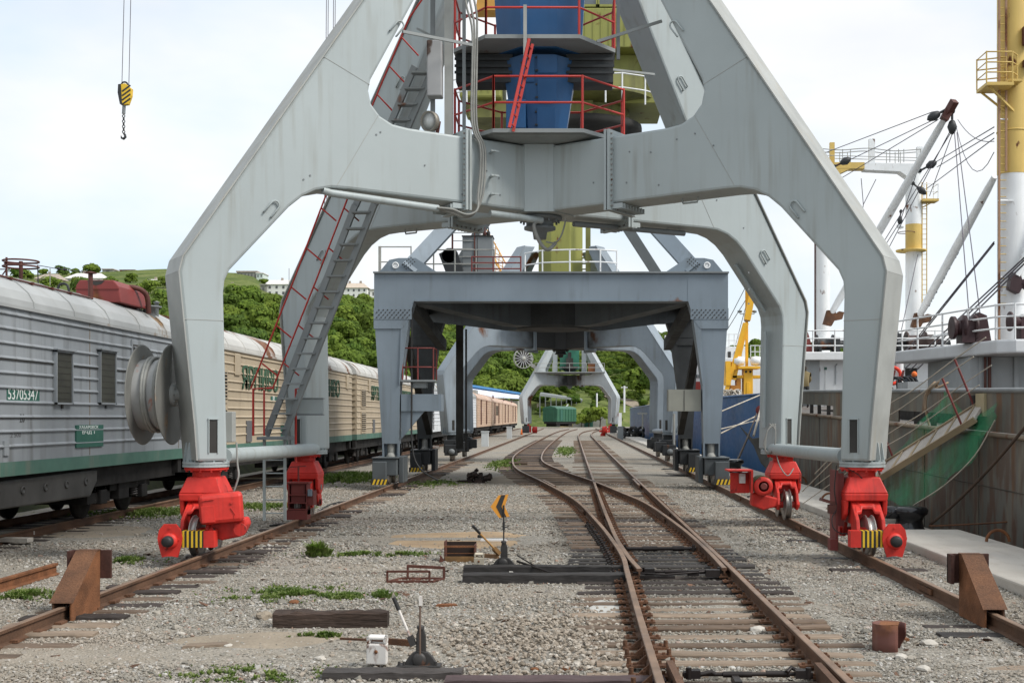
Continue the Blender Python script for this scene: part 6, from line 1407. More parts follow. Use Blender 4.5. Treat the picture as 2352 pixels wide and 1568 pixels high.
def crown_mesh(name, seed, n, R_, hgt, base, leaf, mt, lobes=11):
    rg = np.random.default_rng(seed); C_ = []
    for k in range(lobes):
        a = rg.uniform(0, 6.283); r = R_*rg.uniform(.15, .62); z = base + (hgt-base)*rg.uniform(.3, .85); C_.append((math.cos(a)*r, math.sin(a)*r, z, R_*rg.uniform(.32, .55)))
    C_.append((0, 0, base+(hgt-base)*.72, R_*.6)); vs, fs = [], []
    for k in range(n):
        c = C_[rg.integers(len(C_))]; d = rg.normal(size=3); d /= np.linalg.norm(d)
        if d[2] < -.35: d[2] *= -1
        rr = c[3]*rg.uniform(.8, 1.05); p = np.array(c[:3]) + d*rr*np.array((1, 1, .72))
        t = np.cross(d, rg.normal(size=3)); t /= np.linalg.norm(t); q = np.cross(d, t); nd = d + rg.normal(size=3)*.45; s = leaf*rg.uniform(.6, 1.3)
        i = len(vs); vs += [tuple(p+t*s), tuple(p+q*s*.7+nd*s*.2), tuple(p-t*s), tuple(p-q*s*.7-nd*s*.2)]; fs.append((i, i+1, i+2, i+3))
    me = bpy.data.meshes.new(name); me.from_pydata(vs, [], fs); me.materials.append(mt); me.update(); return me
def tree(lab, p, R_, hgt, seed, mt, leaf=.42, n=1500, cat='tree', base=.25, name='tree'):
    r = T(name, lab, cat, p); me = crown_mesh('crown', seed, n, R_, hgt, hgt*base, leaf, mt); c = bpy.data.objects.new('crown', me); COL.objects.link(c); c.parent = r
    b = B(); b.tube([(0, 0, -.5), (R_*.04, 0, hgt*.35), (-R_*.03, .02, hgt*.7)], [hgt*.035, hgt*.025, hgt*.01], 6)
    for k in range(3): a = k*2.1; b.tube([(0, 0, hgt*.3), (math.cos(a)*R_*.4, math.sin(a)*R_*.4, hgt*.6)], [hgt*.018, hgt*.006], 5)
    b.done('trunk', BARK, r); return r, c
def hp(x, y): 
    p = on_hill(x, y); return p
random.seed(41)
T1, K1 = tree('small round dark tree standing on the ridge above the white hipped roof', hp(213, 634)-V((0, 0, .6)), 3.8, 5.6, 1, CRN[0], base=.03)
TR = [K1]
spec = [(38, 640, 3.5, 6, 'pale loose tree at the left edge, seen through the rusty ring'), (62, 642, 3.2, 5.5, 'tree just right of the rusty ring'), (143, 632, 3.4, 5.5, 'thin pale tree between the beige and the white house'), (172, 634, 2.6, 5, 'bush right behind the white hipped roof'),
        (100, 632, 2.6, 4, 'dark bush behind the beige house roof'), (383, 662, 3.4, 6, 'tree in front of the right part of the four windowed house'), (300, 650, 3, 5, 'pale bushy tree left of the four windowed house'), (640, 676, 4.2, 6.5, 'broad pale tree before the large white building'), (668, 678, 3.5, 6, 'tree at the right end of the large white building'),
        (798, 680, 2.6, 6, 'slender tree before the left part of the two storey house'), (815, 681, 2.6, 6, 'slender tree before the middle of the two storey house'), (405, 622, 2.6, 3.5, 'low bush on the ridge beside the near leg'), (607, 640, 2.6, 3.5, 'bush on the ridge beside the pale green hut'), (120, 668, 4.5, 6, 'leafy tree below the beige house'), (185, 672, 4.5, 7, 'leafy tree below the white hipped roof house'), (250, 668, 4.2, 6, 'leafy tree below the ridge huts'), (340, 676, 4.5, 6.5, 'round leafy tree just below the four windowed house'), (560, 690, 4.5, 6, 'tree just below the tiny blue house')]
for k, (x, y, r_, h_, lb) in enumerate(spec): tree(lb, hp(x, y)-V((0, 0, .8)), r_*.85, h_*.8, 10+k, CRN[(k % 3)], n=1100, base=.04, leaf=.33)
T2, K2 = tree('large bright green tree at the right of the near wood', hp(990, 800), 4.4, 8, 50, CRN[1], n=1700); TR.append(K2)
T3, K3 = tree('dark leafy tree in the wood left of the square framed crane', hp(700, 790), 4.4, 8, 51, CRN[2], n=1700); TR.append(K3)
T4, K4 = tree('mid green leafy tree in the wood behind the ladder', hp(600, 780), 4.6, 7.5, 52, CRN[0], n=1700); TR.append(K4)
# green trees seen under the ship's deck
for k, (x, y, Y, r_) in enumerate(((2170, 885, 330, 5), (2185, 893, 320, 5), (2150, 893, 325, 4.5))):
    tree(('dark tree seen under the near deck of the grey ship', 'second dark tree seen under the near deck of the grey ship', 'tree beside the white deckhouse of the grey ship')[k], V((W(x, Y), Y, H(y, Y)-3)), r_, 10, 60+k, CRN[2])
def forest(name, lab, cells, seed, smin=.8, smax=1.25, kind=0):
    rg = np.random.default_rng(seed); pts = []; sz = []
    for (x0, x1, top, n) in cells:
        for k in range(n):
            xi = rg.uniform(x0, x1); yf, yc, cy = hill_params(xi); Y = yf + (yc-yf)*math.sqrt(rg.uniform(0, 1)); X = W(xi, Y); z = hill_z(X, Y); yy = CY - (z-CH)*F/Y
            tp = top(xi) if callable(top) else top
            if yy < tp: continue
            pts.append((X, Y, z-.6)); s = rg.uniform(smin, smax); sz.append((s, s, s*rg.uniform(.8, 1.1)))
    me = bpy.data.meshes.new(name); me.from_pydata(pts, [], []); at = me.attributes.new('sz', 'FLOAT_VECTOR', 'POINT'); at.data.foreach_set('vector', np.asarray(sz, dtype=np.float32).ravel())
    g = bpy.data.node_groups.new('grove', 'GeometryNodeTree'); N = g.nodes; L = g.links
    g.interface.new_socket('Geometry', in_out='INPUT', socket_type='NodeSocketGeometry'); g.interface.new_socket('Geometry', in_out='OUTPUT', socket_type='NodeSocketGeometry')
    gi = N.new('NodeGroupInput'); go = N.new('NodeGroupOutput'); ins = N.new('GeometryNodeInstanceOnPoints'); L.new(gi.outputs[0], ins.inputs['Points']); jo = N.new('GeometryNodeGeometryToInstance')
    for o in TR:
        oi = N.new('GeometryNodeObjectInfo'); oi.inputs['Object'].default_value = o; L.new(oi.outputs['Geometry'], jo.inputs[0])
    L.new(jo.outputs[0], ins.inputs['Instance']); ins.inputs['Pick Instance'].default_value = True
    ix = N.new('FunctionNodeRandomValue'); ix.data_type = 'INT'; ix.inputs[4].default_value = 0; ix.inputs[5].default_value = 3; L.new(ix.outputs[2], ins.inputs['Instance Index'])
    rr = N.new('FunctionNodeRandomValue'); rr.data_type = 'FLOAT_VECTOR'; rr.inputs[0].default_value = (-.1, -.1, 0); rr.inputs[1].default_value = (.1, .1, 6.28); L.new(rr.outputs[0], ins.inputs['Rotation'])
    na = N.new('GeometryNodeInputNamedAttribute'); na.data_type = 'FLOAT_VECTOR'; na.inputs[0].default_value = 'sz'; L.new(na.outputs[0], ins.inputs['Scale']); L.new(ins.outputs[0], go.inputs[0])
    o = bpy.data.objects.new(name, me); COL.objects.link(o); md = o.modifiers.new('grove', 'NODES'); md.node_group = g; return tag(o, lab, 'wood', kind='stuff')
forest('wood', 'dense leafy wood on the hillside behind the train', [(-500, 0, 742, 300), (0, 420, 736, 480), (420, 860, 738, 700), (860, 1010, 744, 360), (1010, 1230, 772, 480)], 1)
forest('wood', 'green wood on the far hill behind the ships', [(1470, 1560, 796, 170), (1690, 2420, lambda x: 826+(x-1700)*.06, 900)], 2, .8, 1.3)
forest('shrubs', 'low scrub on the slope beyond the farthest crane', [(1225, 1480, 818, 1100)], 3, .22, .5)
# bushes at the foot of the slope
for k, (x, y, Y, r_, h_) in enumerate(((1352, 960, 285, 3.2, 4.5), (1378, 962, 280, 3.2, 5), (1335, 962, 283, 2.4, 3))): tree(('round bush between the low walls and the farthest crane', 'bush right under the arch of the farthest crane', 'small bush behind the low grey wall')[k], V((W(x, Y), Y, 0)), r_, h_, 70+k, CRN[1], n=700, cat='bush', base=.05, name='bush')
b = B(); pth = smooth([on_hill(1475, 940), on_hill(1440, 925), on_hill(1400, 912), on_hill(1372, 905)], 6)
for i in range(len(pth)-1): pass
vs_ = []
for p in pth: vs_ += [p+V((-2.5, 0, .5)), p+V((2.5, 0, .5))]
b.add(vs_, [(2*i, 2*i+1, 2*i+3, 2*i+2) for i in range(len(pth)-1)], True); tag(b.done('dirt_road', EARTH), kind='structure')
# ================================================================== grey ship
HULL, N, L, bs, ge = gnodes('rust streaked grey hull')
c = nmix(N, L, nmap(N, L, nnoise(N, L, ge, .35, 4, (1, 1, 1)), .35, .65), (.10, .102, .088), (.165, .158, .135))
st_ = nmap(N, L, nnoise(N, L, ge, 1.7, 4, (1, 1, .1)), .52, .7, 0, 1); c = nmix(N, L, nmap(N, L, st_, 0, 1, 0, .6), c, (.26, .21, .14))
st_ = nmap(N, L, nnoise(N, L, ge, 2.6, 5, (1, 1, .13), (3, 7, 2)), .53, .64, 0, .9); c = nmix(N, L, st_, c, (.15, .075, .032))
sp2 = N.new('ShaderNodeSeparateXYZ'); L.new(ge.outputs['Position'], sp2.inputs[0])
lowm = nmap(N, L, sp2.outputs[2], 3.2, .6, .15, 1); ru = nmap(N, L, nnoise(N, L, ge, 3.2, 6, (1, 1, .3), (1, 0, 5)), .46, .58, 0, 1); mu = N.new('ShaderNodeMath'); mu.operation = 'MULTIPLY'; L.new(lowm, mu.inputs[0]); L.new(ru, mu.inputs[1])
c = nmix(N, L, mu.outputs[0], c, (.10, .06, .04)); L.new(c, bs.inputs['Base Color']); bs.inputs['Roughness'].default_value = .6
bu = N.new('ShaderNodeBump'); bu.inputs['Strength'].default_value = .4; bu.inputs['Distance'].default_value = .05; L.new(nnoise(N, L, ge, .9, 3), bu.inputs['Height']); L.new(bu.outputs[0], bs.inputs['Normal'])
DECKM = mat('deck rusty grey', (.14, .13, .12), .8, var=.3, rust=.3)
g = T('ship', 'grey rust streaked cargo ship with white and yellow masts moored along the quay', 'ship', (16.5, 40, 0))
def hull_path():
    p = [(8.35, y) for y in np.arange(4, 46.1, .7)]; p += [(q.x, q.y) for q in smooth([(8.35, 46.5, 0), (8.7, 52, 0), (9.7, 59, 0), (11.4, 66, 0), (13.6, 70.8, 0), (16.5, 72.6, 0)], 7)]
    return p
HPT = hull_path(); far = [(33-x, y) for x, y in HPT[::-1]]
zt_f = lambda Y: 2.62 + (Y-14)*.0205 + max(0, Y-45)*.03; zs_f = lambda Y: 1.80 + (Y-14)*.024 + max(0, Y-45)*.01
def strip(path, za, zb, off=0., flag=None):
    b = B(); 
    for i in range(len(path)-1):
        if flag and not flag(path[i][1]): continue
        (x0, y0), (x1, y1) = path[i], path[i+1]; n_ = V((y1-y0, -(x1-x0), 0)).normalized()*-1*off
        b.add([(x0+n_.x, y0+n_.y, za(y0)), (x1+n_.x, y1+n_.y, za(y1)), (x1+n_.x, y1+n_.y, zb(y1)), (x0+n_.x, y0+n_.y, zb(y0))], [(0, 1, 2, 3)], True)
    return b
loop = HPT + far
b = strip(loop, lambda y: -2.3, lambda y: zs_f(y)-.02); b.done('hull', HULL, g, True, norm=False)
SEAM = mat('hull weld seam', (.085, .075, .06), .8, var=.4)
for yy in (21, 24.6, 28.4, 32.2, 36, 40.5): B().b2(8.335, 8.352, yy-.012, yy+.012, -1.5, zs_f(yy)-.1).done('plate_seam', SEAM, g, True)
for zz_ in (.75,): B().tube([(8.345, 6, zz_-.1), (8.345, 45, zz_+.5)], .012, 5).done('plate_seam', SEAM, g, True)
# bulwark with freeing ports
slot = lambda y: (18.6 < y < 21.4) or (25.5 < y < 30.6) or (32.5 < y < 35.2) or (38 < y < 43.5)
b = strip(loop, lambda y: zs_f(y)+.30, lambda y: zt_f(y)); b2_ = strip(HPT, lambda y: zs_f(y)+.0, lambda y: zs_f(y)+.30, flag=lambda y: not slot(y)); b.add(b2_.v, b2_.f, True); b2_ = strip(far, lambda y: zs_f(y)+.0, lambda y: zs_f(y)+.30); b.add(b2_.v, b2_.f, True)
bw = b.done('bulwark', HULL, g, True, norm=False); bw.data.polygons.foreach_set('use_smooth', [False]*len(bw.data.polygons)); md = bw.modifiers.new('thickness', 'SOLIDIFY'); md.thickness = .03; md.offset = 0; md.use_rim = False
b = B()
for pa in (HPT, far):
    b.tube([V((x, y, zt_f(y)+.03)) for x, y in pa], .055, 8)
b.done('cap_rail', mat('cap rail grey', (.2, .21, .21), .5, var=.2, rust=.1), g, True)
b = B(); b.tube([V((x-.03, y, zs_f(y)-.06)) for x, y in HPT], .05, 8); b.done('rubbing_strake', mat('strake buff', (.22, .17, .12), .7, var=.25, rust=.4), g, True)
b = B()
for y in (20, 26.6, 28, 29.4, 33.8, 39.5, 41, 42.3): b.b2(8.4, 8.5, y-.07, y+.07, zs_f(y)-.02, zs_f(y)+.32)
b.done('bulwark_stay', DARK, g, True)
b = B(); n_ = len(loop); b.add([V((x, y, zs_f(y)-.03)) for x, y in loop], [tuple(range(n_))]); b.done('deck', DECKM, g, True, norm=False)
B().b2(8.28, 8.36, 24.1, 24.6, zs_f(24)+.3, zt_f(24)-.02).done('gate_panel', mat('gate buff', (.42, .36, .22), .6, var=.15), g, True); B().b2(8.28, 8.37, 24.7, 24.95, zs_f(24)+.1, zt_f(24)-.05).done('gate_gap', SOOTDARK, g, True)
B().b2(9.5, 9.6, 6, 46, 1.4, 2.6).done('port_shade_panel', SOOTDARK, g, True)  # dark panel added behind the freeing ports to stand in for shade
# mid deckhouse (white) with its upper deck
WH = WHITE
def WX_(x, Y): return W(x, Y)
Yd = 54.; z_up = H(812, Yd); x0, x1 = W(1836, Yd), W(2158, Yd)
dh = B().b2(x0+.5, x1, Yd, Yd+9, 2.3, z_up-.25).done('deckhouse', WH, g, True, bev=.05)
B().b2(x0-.1, W(2196, Yd), Yd-.6, Yd+10, z_up-.25, z_up).b2(x0-.1, W(2196, Yd), Yd-.62, Yd-.5, z_up-.32, z_up+.05).done('upper_deck', WH, g, True, bev=.04)
B().b2(x0+.45, W(1882, Yd), Yd-.05, Yd+2, 2.6, z_up-.26).done('grey_panel', SHIPGREY, g, True)  # grey panel paints the shade of a recess in the white front
b = B(); a_, c_ = W(2078, Yd), W(2106, Yd); b.b2(a_, c_, Yd-.03, Yd+.1, 2.6, H(845, Yd)); dw = b.done('doorway', SOOTDARK, g, True)
B().b2(a_-.08, a_, Yd-.06, Yd, 2.6, H(843, Yd)).b2(c_, c_+.08, Yd-.06, Yd, 2.6, H(843, Yd)).b2(a_-.08, c_+.08, Yd-.06, Yd, H(845, Yd), H(843, Yd)).done('door_frame', WH, g, True)
for x in (1906,): B().b2(W(x, Yd)-.22, W(x, Yd)+.22, Yd-.05, Yd, 2.7, 4.45).done('door', WH, g, True, bev=.01)
B().b2(W(1893, Yd), W(1899, Yd), Yd-.04, Yd-.0, H(849, Yd), H(843, Yd)).done('sign_plate', GREENB, g, True)
B().tube([(W(1918, Yd), Yd-.08, H(882, Yd)), (W(1918, Yd), Yd-.08, H(840, Yd)), (W(1922, Yd), Yd-.02, H(836, Yd))], .03, 6).done('pipe', SHIPGREY, g, True)
B().tube([(W(2053, Yd), Yd-1, 2.4), (W(2053, Yd), Yd-1, z_up-.2)], .16, 12).done('pillar', WH, g, True)
B().ring((W(2050, Yd-1.3), Yd-1.3, H(862, Yd-1.3)), (0, 1, 0), .36, .08, 20, 6).done('lifebuoy', mat('lifebuoy red', (.75, .05, .02), .5), g, True)
def sring(pts, z, h, par=g): return railing(None, [V((x, y, z)) for x, y in pts], h, .03, (.33, .66), WH, par, True)
sring([(x0, Yd-.5), (W(1862, Yd), Yd-.5), (W(1912, Yd), Yd-.5), (W(1960, Yd), Yd-.5), (W(2000, Yd), Yd-.5), (W(2040, Yd), Yd-.5), (W(2065, Yd), Yd-.5), (W(2100, Yd), Yd-.5), (W(2140, Yd), Yd-.5), (W(2190, Yd), Yd-.5), (W(2190, Yd), Yd+4)], z_up, 1.0)
sring([(x0, Yd-.5), (x0, Yd+3), (x0, Yd+7)], z_up, 1.0)
def winch(x, y, z, w, r, m=BLACK, name='winch'):
    b = B(); b.lathe([(r*1.2, 0), (r*1.2, .06), (r*.8, .07), (r*.8, w-.07), (r*1.2, w-.06), (r*1.2, w)], (x, y, z+r*1.3), (1, 0, 0), 18); b.b2(x+w*.1, x+w*.25, y-r, y+r, z, z+r*1.3); b.b2(x+w, x+w*1.3, y-r*.9, y+r*.9, z, z+r*2.1); b.lathe([(r*.7, 0), (r*.5, .1), (r*.5, .25), (r*.75, .35)], (x+w*1.3, y, z+r*1.3), (1, 0, 0), 14); b.b2(x-.1, x+w*1.4, y-r, y+r, z, z+.08)
    return b.done(name, m, g, True)
winch(W(1880, Yd), Yd+.6, z_up, .8, .36); winch(W(2090, Yd), Yd+.7, z_up, .9, .42, mat('winch brown', (.06, .035, .03), .5, var=.3)); winch(W(2140, Yd), Yd+1.5, z_up, .7, .35); winch(W(2045, Yd), Yd+.8, z_up, .5, .45)
B().prism([(0, 0), (.7, 0), (.5, .5), (.35, 1.0), (.1, 1.05)], (W(1843, Yd), Yd+.5, z_up), (1, 0, 0), (0, 0, 1), (0, .6, 0)).done('covered_gear', MAROON, g, True)
# masts
MW = WHITE; MY = mat('mast yellow paint', (.60, .42, .12), .5, var=.08, streak=.3, scol=(.35, .2, .06), rust=.06, rsc=3)
Ym = 62.
def mast(x, Y, r, segs, name='mast'):
    b = B()
    for k, (ya, yb_, m_) in enumerate(segs):
        b.m = m_; b.tube([(W(x, Y), Y, H(ya, Y)), (W(x, Y), Y, H(yb_, Y))], r*(1 if m_ == 0 else 1.015), 22)
    return b.done(name, [MW, MY], g, True)
m1 = mast(1890, Ym, .36, [(372, 830, 0)]); m2 = mast(2098, Ym, .40, [(385, 516, 0), (516, 580, 1), (580, 830, 0)])
B().tube([(W(1872, Ym), Ym, z_up), (W(1872, Ym), Ym, H(400, Ym))], .04, 6).done('stay_pole', BROWN, g, True)
B().lathe([(.3, 0), (.75, .02), (.78, .1), (.3, .12)], (W(2090, Ym), Ym-.2, H(580, Ym)), n=18).done('mast_ring', MY, g, True)
B().ring((W(2078, Ym), Ym-.3, H(536, Ym)), (0, 0, 1), .42, .02, 18).done('lamp_ring', BROWN, g, True)
zg = H(395, Ym); b = B(); b.m = 1; b.b2(W(1905, Ym)-.2, W(1982, Ym), Ym-.35, Ym+.35, H(390, Ym), H(376, Ym)); b.prism([(W(1902, Ym), H(404, Ym)), (W(1920, Ym), H(404, Ym)), (W(1950, Ym), H(390, Ym)), (W(1902, Ym), H(390, Ym))], (0, Ym-.34, 0), (1, 0, 0), (0, 0, 1), (0, .68, 0)); b.m = 0
b.prism([(W(1982, Ym), H(393, Ym)), (W(2064, Ym), H(397, Ym)), (W(2088, Ym), H(414, Ym)), (W(2112, Ym), H(400, Ym)), (W(2112, Ym), H(380, Ym)), (W(1982, Ym), H(377, Ym))], (0, Ym-.35, 0), (1, 0, 0), (0, 0, 1), (0, .7, 0)); b.done('cross_gantry', [MW, MY], g, True)
b = B(); 
for y_, dz in ((Ym-.33, 0), (Ym+.33, 0)):
    b.tube(smooth([(W(1884, Ym), y_, H(345, Ym)), (W(1930, Ym), y_, H(348, Ym)), (W(1990, Ym), y_, H(344, Ym)), (W(2050, Ym), y_, H(350, Ym)), (W(2112, Ym), y_, H(346, Ym))]), .025, 5); b.tube([(W(1884, Ym), y_, H(360, Ym)), (W(2112, Ym), y_, H(366, Ym))], .02, 5)
    for x in (1884, 1932, 1950, 2040, 2060, 2072, 2110): b.tube([(W(x, Ym), y_, H(376, Ym)), (W(x, Ym), y_, H(346, Ym))], .022, 5)
b.done('gantry_railing', GRAYR, g, True)
b = B(); b.b2(W(1911, Ym)-.12, W(1911, Ym)+.12, Ym-.1, Ym+.1, H(376, Ym), H(328, Ym)); b.done('gantry_post', MY, g, True)
b = B(); b.b2(W(2002, Ym)-.15, W(2002, Ym)+.15, Ym-.1, Ym+.1, H(378, Ym), H(320, Ym)); b.b2(W(2112, Ym)-.15, W(2112, Ym)+.15, Ym-.1, Ym+.1, H(378, Ym), H(338, Ym)); b.done('gantry_post', MW, g, True)
# ladder and little platform on the middle mast
b = B(); 
for s in (-.12, .12): b.tube([(W(2122, Ym)+s, Ym-.1, H(700, Ym)), (W(2122, Ym)+s, Ym-.1, H(420, Ym))], .03, 5)
for k in range(24): b.tube([(W(2122, Ym)-.12, Ym-.1, H(700, Ym)+k*.26), (W(2122, Ym)+.12, Ym-.1, H(700, Ym)+k*.26)], .015, 4)
b.done('mast_ladder', MY, g, True)
B().b2(W(2114, Ym), W(2150, Ym), Ym-.5, Ym+.3, H(460, Ym)-.12, H(460, Ym)).bar((W(2116, Ym), Ym-.1, H(478, Ym)), (W(2148, Ym), Ym-.1, H(461, Ym)), .06).done('mast_platform', MY, g, True)
railing(None, [V((W(2148, Ym), Ym+.3, H(460, Ym))), V((W(2148, Ym), Ym-.5, H(460, Ym))), V((W(2116, Ym), Ym-.5, H(460, Ym)))], .75, .022, (.5,), WH, g, True)
# near raised deck with the big yellow topped mast
Yn = 36.; z_n = H(780, Yn); xn = W(2286, Yn)
b = B(); A_ = [V((xn-1.4, 42.8, z_n-.42)), V((xn+.05, Yn, z_n-.42)), V((xn+.5, Yn-.35, z_n-.42)), V((24.5, Yn-.35, z_n-.42)), V((24.5, 42.8, z_n-.42))]; b.loft(A_, [p+V((0, 0, .42)) for p in A_]); b.done('forecastle_deck', mat('white deck edge', (.60, .61, .62), .5, var=.05, streak=.2), g, True, bev=.06)
b = B(); x_a, x_b = W(2194, 39.), W(2352, 37.2)
b.b2(x_a, 24, 37.6, 42, 1.9, z_n-.43); b.done('forecastle_house', SHIPGREY, g, True)
b = B()
for x in (2250, 2330): b.b2(W(x, 37.5), W(x, 37.5)+.14, 37.5, 37.62, 2.0, z_n-.43)
b.done('house_frame', SHIPGREY, g, True)
b = B(); b.tube([(W(2263, 37.4), 37.4, 2.0), (W(2263, 37.4), 37.4, z_n-.45)], .04, 8); b.done('red_pipe', BROWN, g, True); b = B(); b.tube([(W(2273, 37.4), 37.4, 2.0), (W(2273, 37.4), 37.4, z_n-.45)], .055, 8); b.done('red_pipe', BROWN, g, True)
rp_ = [(xn-1.3, 42.5), (xn-.95, 40.8), (xn-.6, 39.2), (xn-.3, 37.6), (xn+.05, Yn+.1), (xn+.5, Yn-.25), (xn+1.3, Yn-.25), (xn+2.2, Yn-.25), (xn+3.2, Yn-.25)]
sring(rp_, z_n, 1.05)
m3 = T('x', '', '', (0, 0, 0)) if 0 else None
Y3 = 38.4; x3 = W(2325, Y3); b = B(); b.m = 0; b.tube([(x3, Y3, z_n), (x3, Y3, H(402, Y3))], .46, 30); b.m = 1; b.tube([(x3, Y3, H(402, Y3)), (x3, Y3, H(-90, Y3))], .468, 30); b.lathe([(.47, 0), (.485, 0), (.485, .04), (.47, .04)], (x3, Y3, H(305, Y3)), n=30); b.done('mast', [MW, MY], g, True)
b = B()
for s in (0, .22): b.b2(W(2283, Y3)+s-.03, W(2283, Y3)+s+.03, Y3-.5, Y3-.44, z_n if s == 0 else H(400, Y3), H(-60, Y3))
b.done('mast_ladder', mat('ladder rusty buff', (.34, .2, .12), .7, rust=.4), g, True)
b = B()
for k in range(56): z = H(700, Y3)+k*.26; b.tube([(W(2283, Y3), Y3-.47, z), (W(2283, Y3)+.22, Y3-.47, z)], .014, 5)
tag(b.done('rung', MY, g, True), kind='stuff')
b = B(); b.b2(W(2283, Y3)-.05, W(2283, Y3)+.45, Y3-.49, Y3-.43, H(468, Y3), H(466, Y3)) ; b.tube([(x3-.3, Y3-.4, H(466, Y3)), (W(2283, Y3), Y3-.46, H(466, Y3))], .03, 6); b.tube([(x3-.3, Y3-.4, H(640, Y3)), (W(2283, Y3), Y3-.46, H(640, Y3))], .03, 6); b.tube([(x3-.3, Y3-.4, H(282, Y3)), (W(2283, Y3), Y3-.46, H(282, Y3))], .03, 6); b.done('ladder_bracket', MW, g, True)
zp = H(210, Y3); b = B(); b.b2(W(2240, Y3), W(2300, Y3), Y3-1.1, Y3-.1, zp-.1, zp); b.bar((W(2250, Y3), Y3-.9, zp-.1), (x3-.1, Y3-.42, zp-.75), .06); b.bar((W(2250, Y3), Y3-.2, zp-.1), (x3-.3, Y3-.3, zp-.75), .06); b.b2(W(2290, Y3), W(2322, Y3), Y3-1.0, Y3-.4, zp+.05, zp+.12); b.done('crow_nest', MY, g, True)
railing(None, [V((W(2298, Y3), Y3-.5, zp)), V((W(2240, Y3), Y3-.15, zp)), V((W(2240, Y3), Y3-1.05, zp)), V((W(2298, Y3), Y3-1.05, zp)), V((W(2318, Y3), Y3-.7, zp))], .95, .022, (.33, .66), MY, g, True)
b = B(); b.b2(W(2335, Y3), W(2352, Y3), Y3-.75, Y3-.4, H(115, Y3), H(75, Y3)); b.b2(W(2336, Y3), W(2360, Y3), Y3-.7, Y3-.45, H(165, Y3), H(150, Y3)); b.done('mast_block', BROWN, g, True)
# windlass and derrick heel on the near deck
MC_ = mat('windlass dark', (.045, .02, .022), .5, var=.3)
zz = z_n
b = B(); q = V((W(2196, Yn+1.6), Yn+1.6, zz)); b.lathe([(.36, 0), (.36, .1), (.24, .12), (.24, .3), (.4, .32), (.4, .42), (.2, .44), (.2, .62), (.3, .64), (.42, .66), (.42, .76), (.2, .78)], q+V((-.15, 0, .48)), (1, 0, 0), 18); b.b2(q.x+.1, q.x+.5, q.y-.3, q.y+.3, zz, zz+.7); b.prism([(0, 0), (.5, 0), (.35, .85), (.1, .95)], q+V((.55, -.2, 0)), (1, 0, 0), (0, 0, 1), (0, .4, 0)); b.done('windlass', MC_, g, True)
b = B(); q = V((W(2318, Yn+.5), Yn+.5, H(738, Yn+.5))); b.lathe([(.3, 0), (.3, .05), (.2, .07), (.2, .7), (.3, .72)], q, (1, 0, 0), 18); b.b2(q.x+.3, q.x+.9, q.y-.2, q.y+.3, zz, q.z+.2); b.done('winch', MC_, g, True)
b = B(); q = V((W(2330, 37.6), 37.6, H(655, 37.6))); b.prism([(-.15, -.1), (.15, -.25), (.3, .0), (.2, .35), (-.05, .4)], q, (1, 0, 0), (0, 0, 1), (0, .35, 0)); b.lathe([(0, 0), (.12, .05), (.2, .25), (.1, .45), (0, .5)], q+V((.2, .1, .1)), (1, 0, -.3), 12); b.done('derrick_heel', MC_, g, True)
B().tube([q+V((.1, .1, .3)), q+V((1.6, .3, 3.3))], [.13, .16], 12).done('derrick_boom', MW, g, True)
# derrick booms of the goalpost mast
def boom(pa, Ya, pb, Yb, r, n='derrick_boom'):
    a, c = P(*pa, Ya), P(*pb, Yb); b = B(); b.tube([a, a.lerp(c, .08), a.lerp(c, .5), a.lerp(c, .92), c], [r*.7, r*.9, r, r*.8, r*.6], 14); o = b.done(n, MW, g, True)
    b = B(); b.prism([(-.3, -.35), (.1, -.45), (.35, .0), (.3, .3), (-.1, .35)], a+V((-.1, -.25, -.15)), (1, 0, 0), (0, 0, 1), (0, .4, 0)); b.prism([(0, 0), (.5, .1), (.6, .45), (.35, .5), (.05, .25)], a+V((.05, -.2, -.35)), (1, 0, 0), (0, 0, 1), (0, .35, 0)); b.done('boom_heel', RUST, g, True); return a, c
a1, c1 = boom((1908, 722), 61, (2176, 262), 52, .2); a2_, c2_ = boom((2110, 728), 61, (2285, 405), 52, .21)
b = B(); b.bar(c1, P(2193, 232, 51.6), .3, .28); b.bar(P(2168, 275, 52), P(2178, 255, 52), .34, .34); b.done('boom_tip', BROWN, g, True)
def hook_block(x, y, Y, s=1., tilt=(0, 0, 1), nm='rope_block'):
    p = P(x, y, Y); t = V(tilt).normalized(); b = B(); b.lathe([(.0, -.32*s), (.12*s, -.22*s), (.2*s, 0), (.12*s, .22*s), (0, .32*s)], p, t, 8); b.tube([p+t*.3*s, p+t*.75*s], .05*s, 6); b.ring(p+t*.62*s, t.orthogonal(), .1*s, .03*s, 10, 5); return b.done(nm, BLACK, g, True)
hook_block(2145, 267, 52, 1.1, (.9, 0, .5)); hook_block(2187, 292, 52, 1.1, (0, 0, 1)); hook_block(2139, 378, 57, 1., (-.9, 0, -.5)); hook_block(1942, 370, 58, 1., (-.8, 0, -.4)); hook_block(2117, 438, 57, .9, (-.6, 0, .5)); hook_block(2067, 506, 58, .7, (.1, 0, 1))
text('SWL 3t - 27', .5, LETK, a2_.lerp(c2_, .2)+V((-.0, -.22, 0)), (c2_-a2_).normalized(), V((0, -1, 0)).cross((c2_-a2_).normalized())*-1, g, 'lettering', .003, w=True)
text('SWL 3t - 27', .5, LETK, a2_.lerp(c2_, .38)+V((-.0, -.22, 0)), (c2_-a2_).normalized(), V((0, -1, 0)).cross((c2_-a2_).normalized())*-1, g, 'lettering', .003, w=True)
B().lathe([(.0, 0), (.16, .05), (.2, .2), (0, .25)], P(2068, 526, 61), (0, 0, 1), 12).done('mast_lamp', WH, g, True)
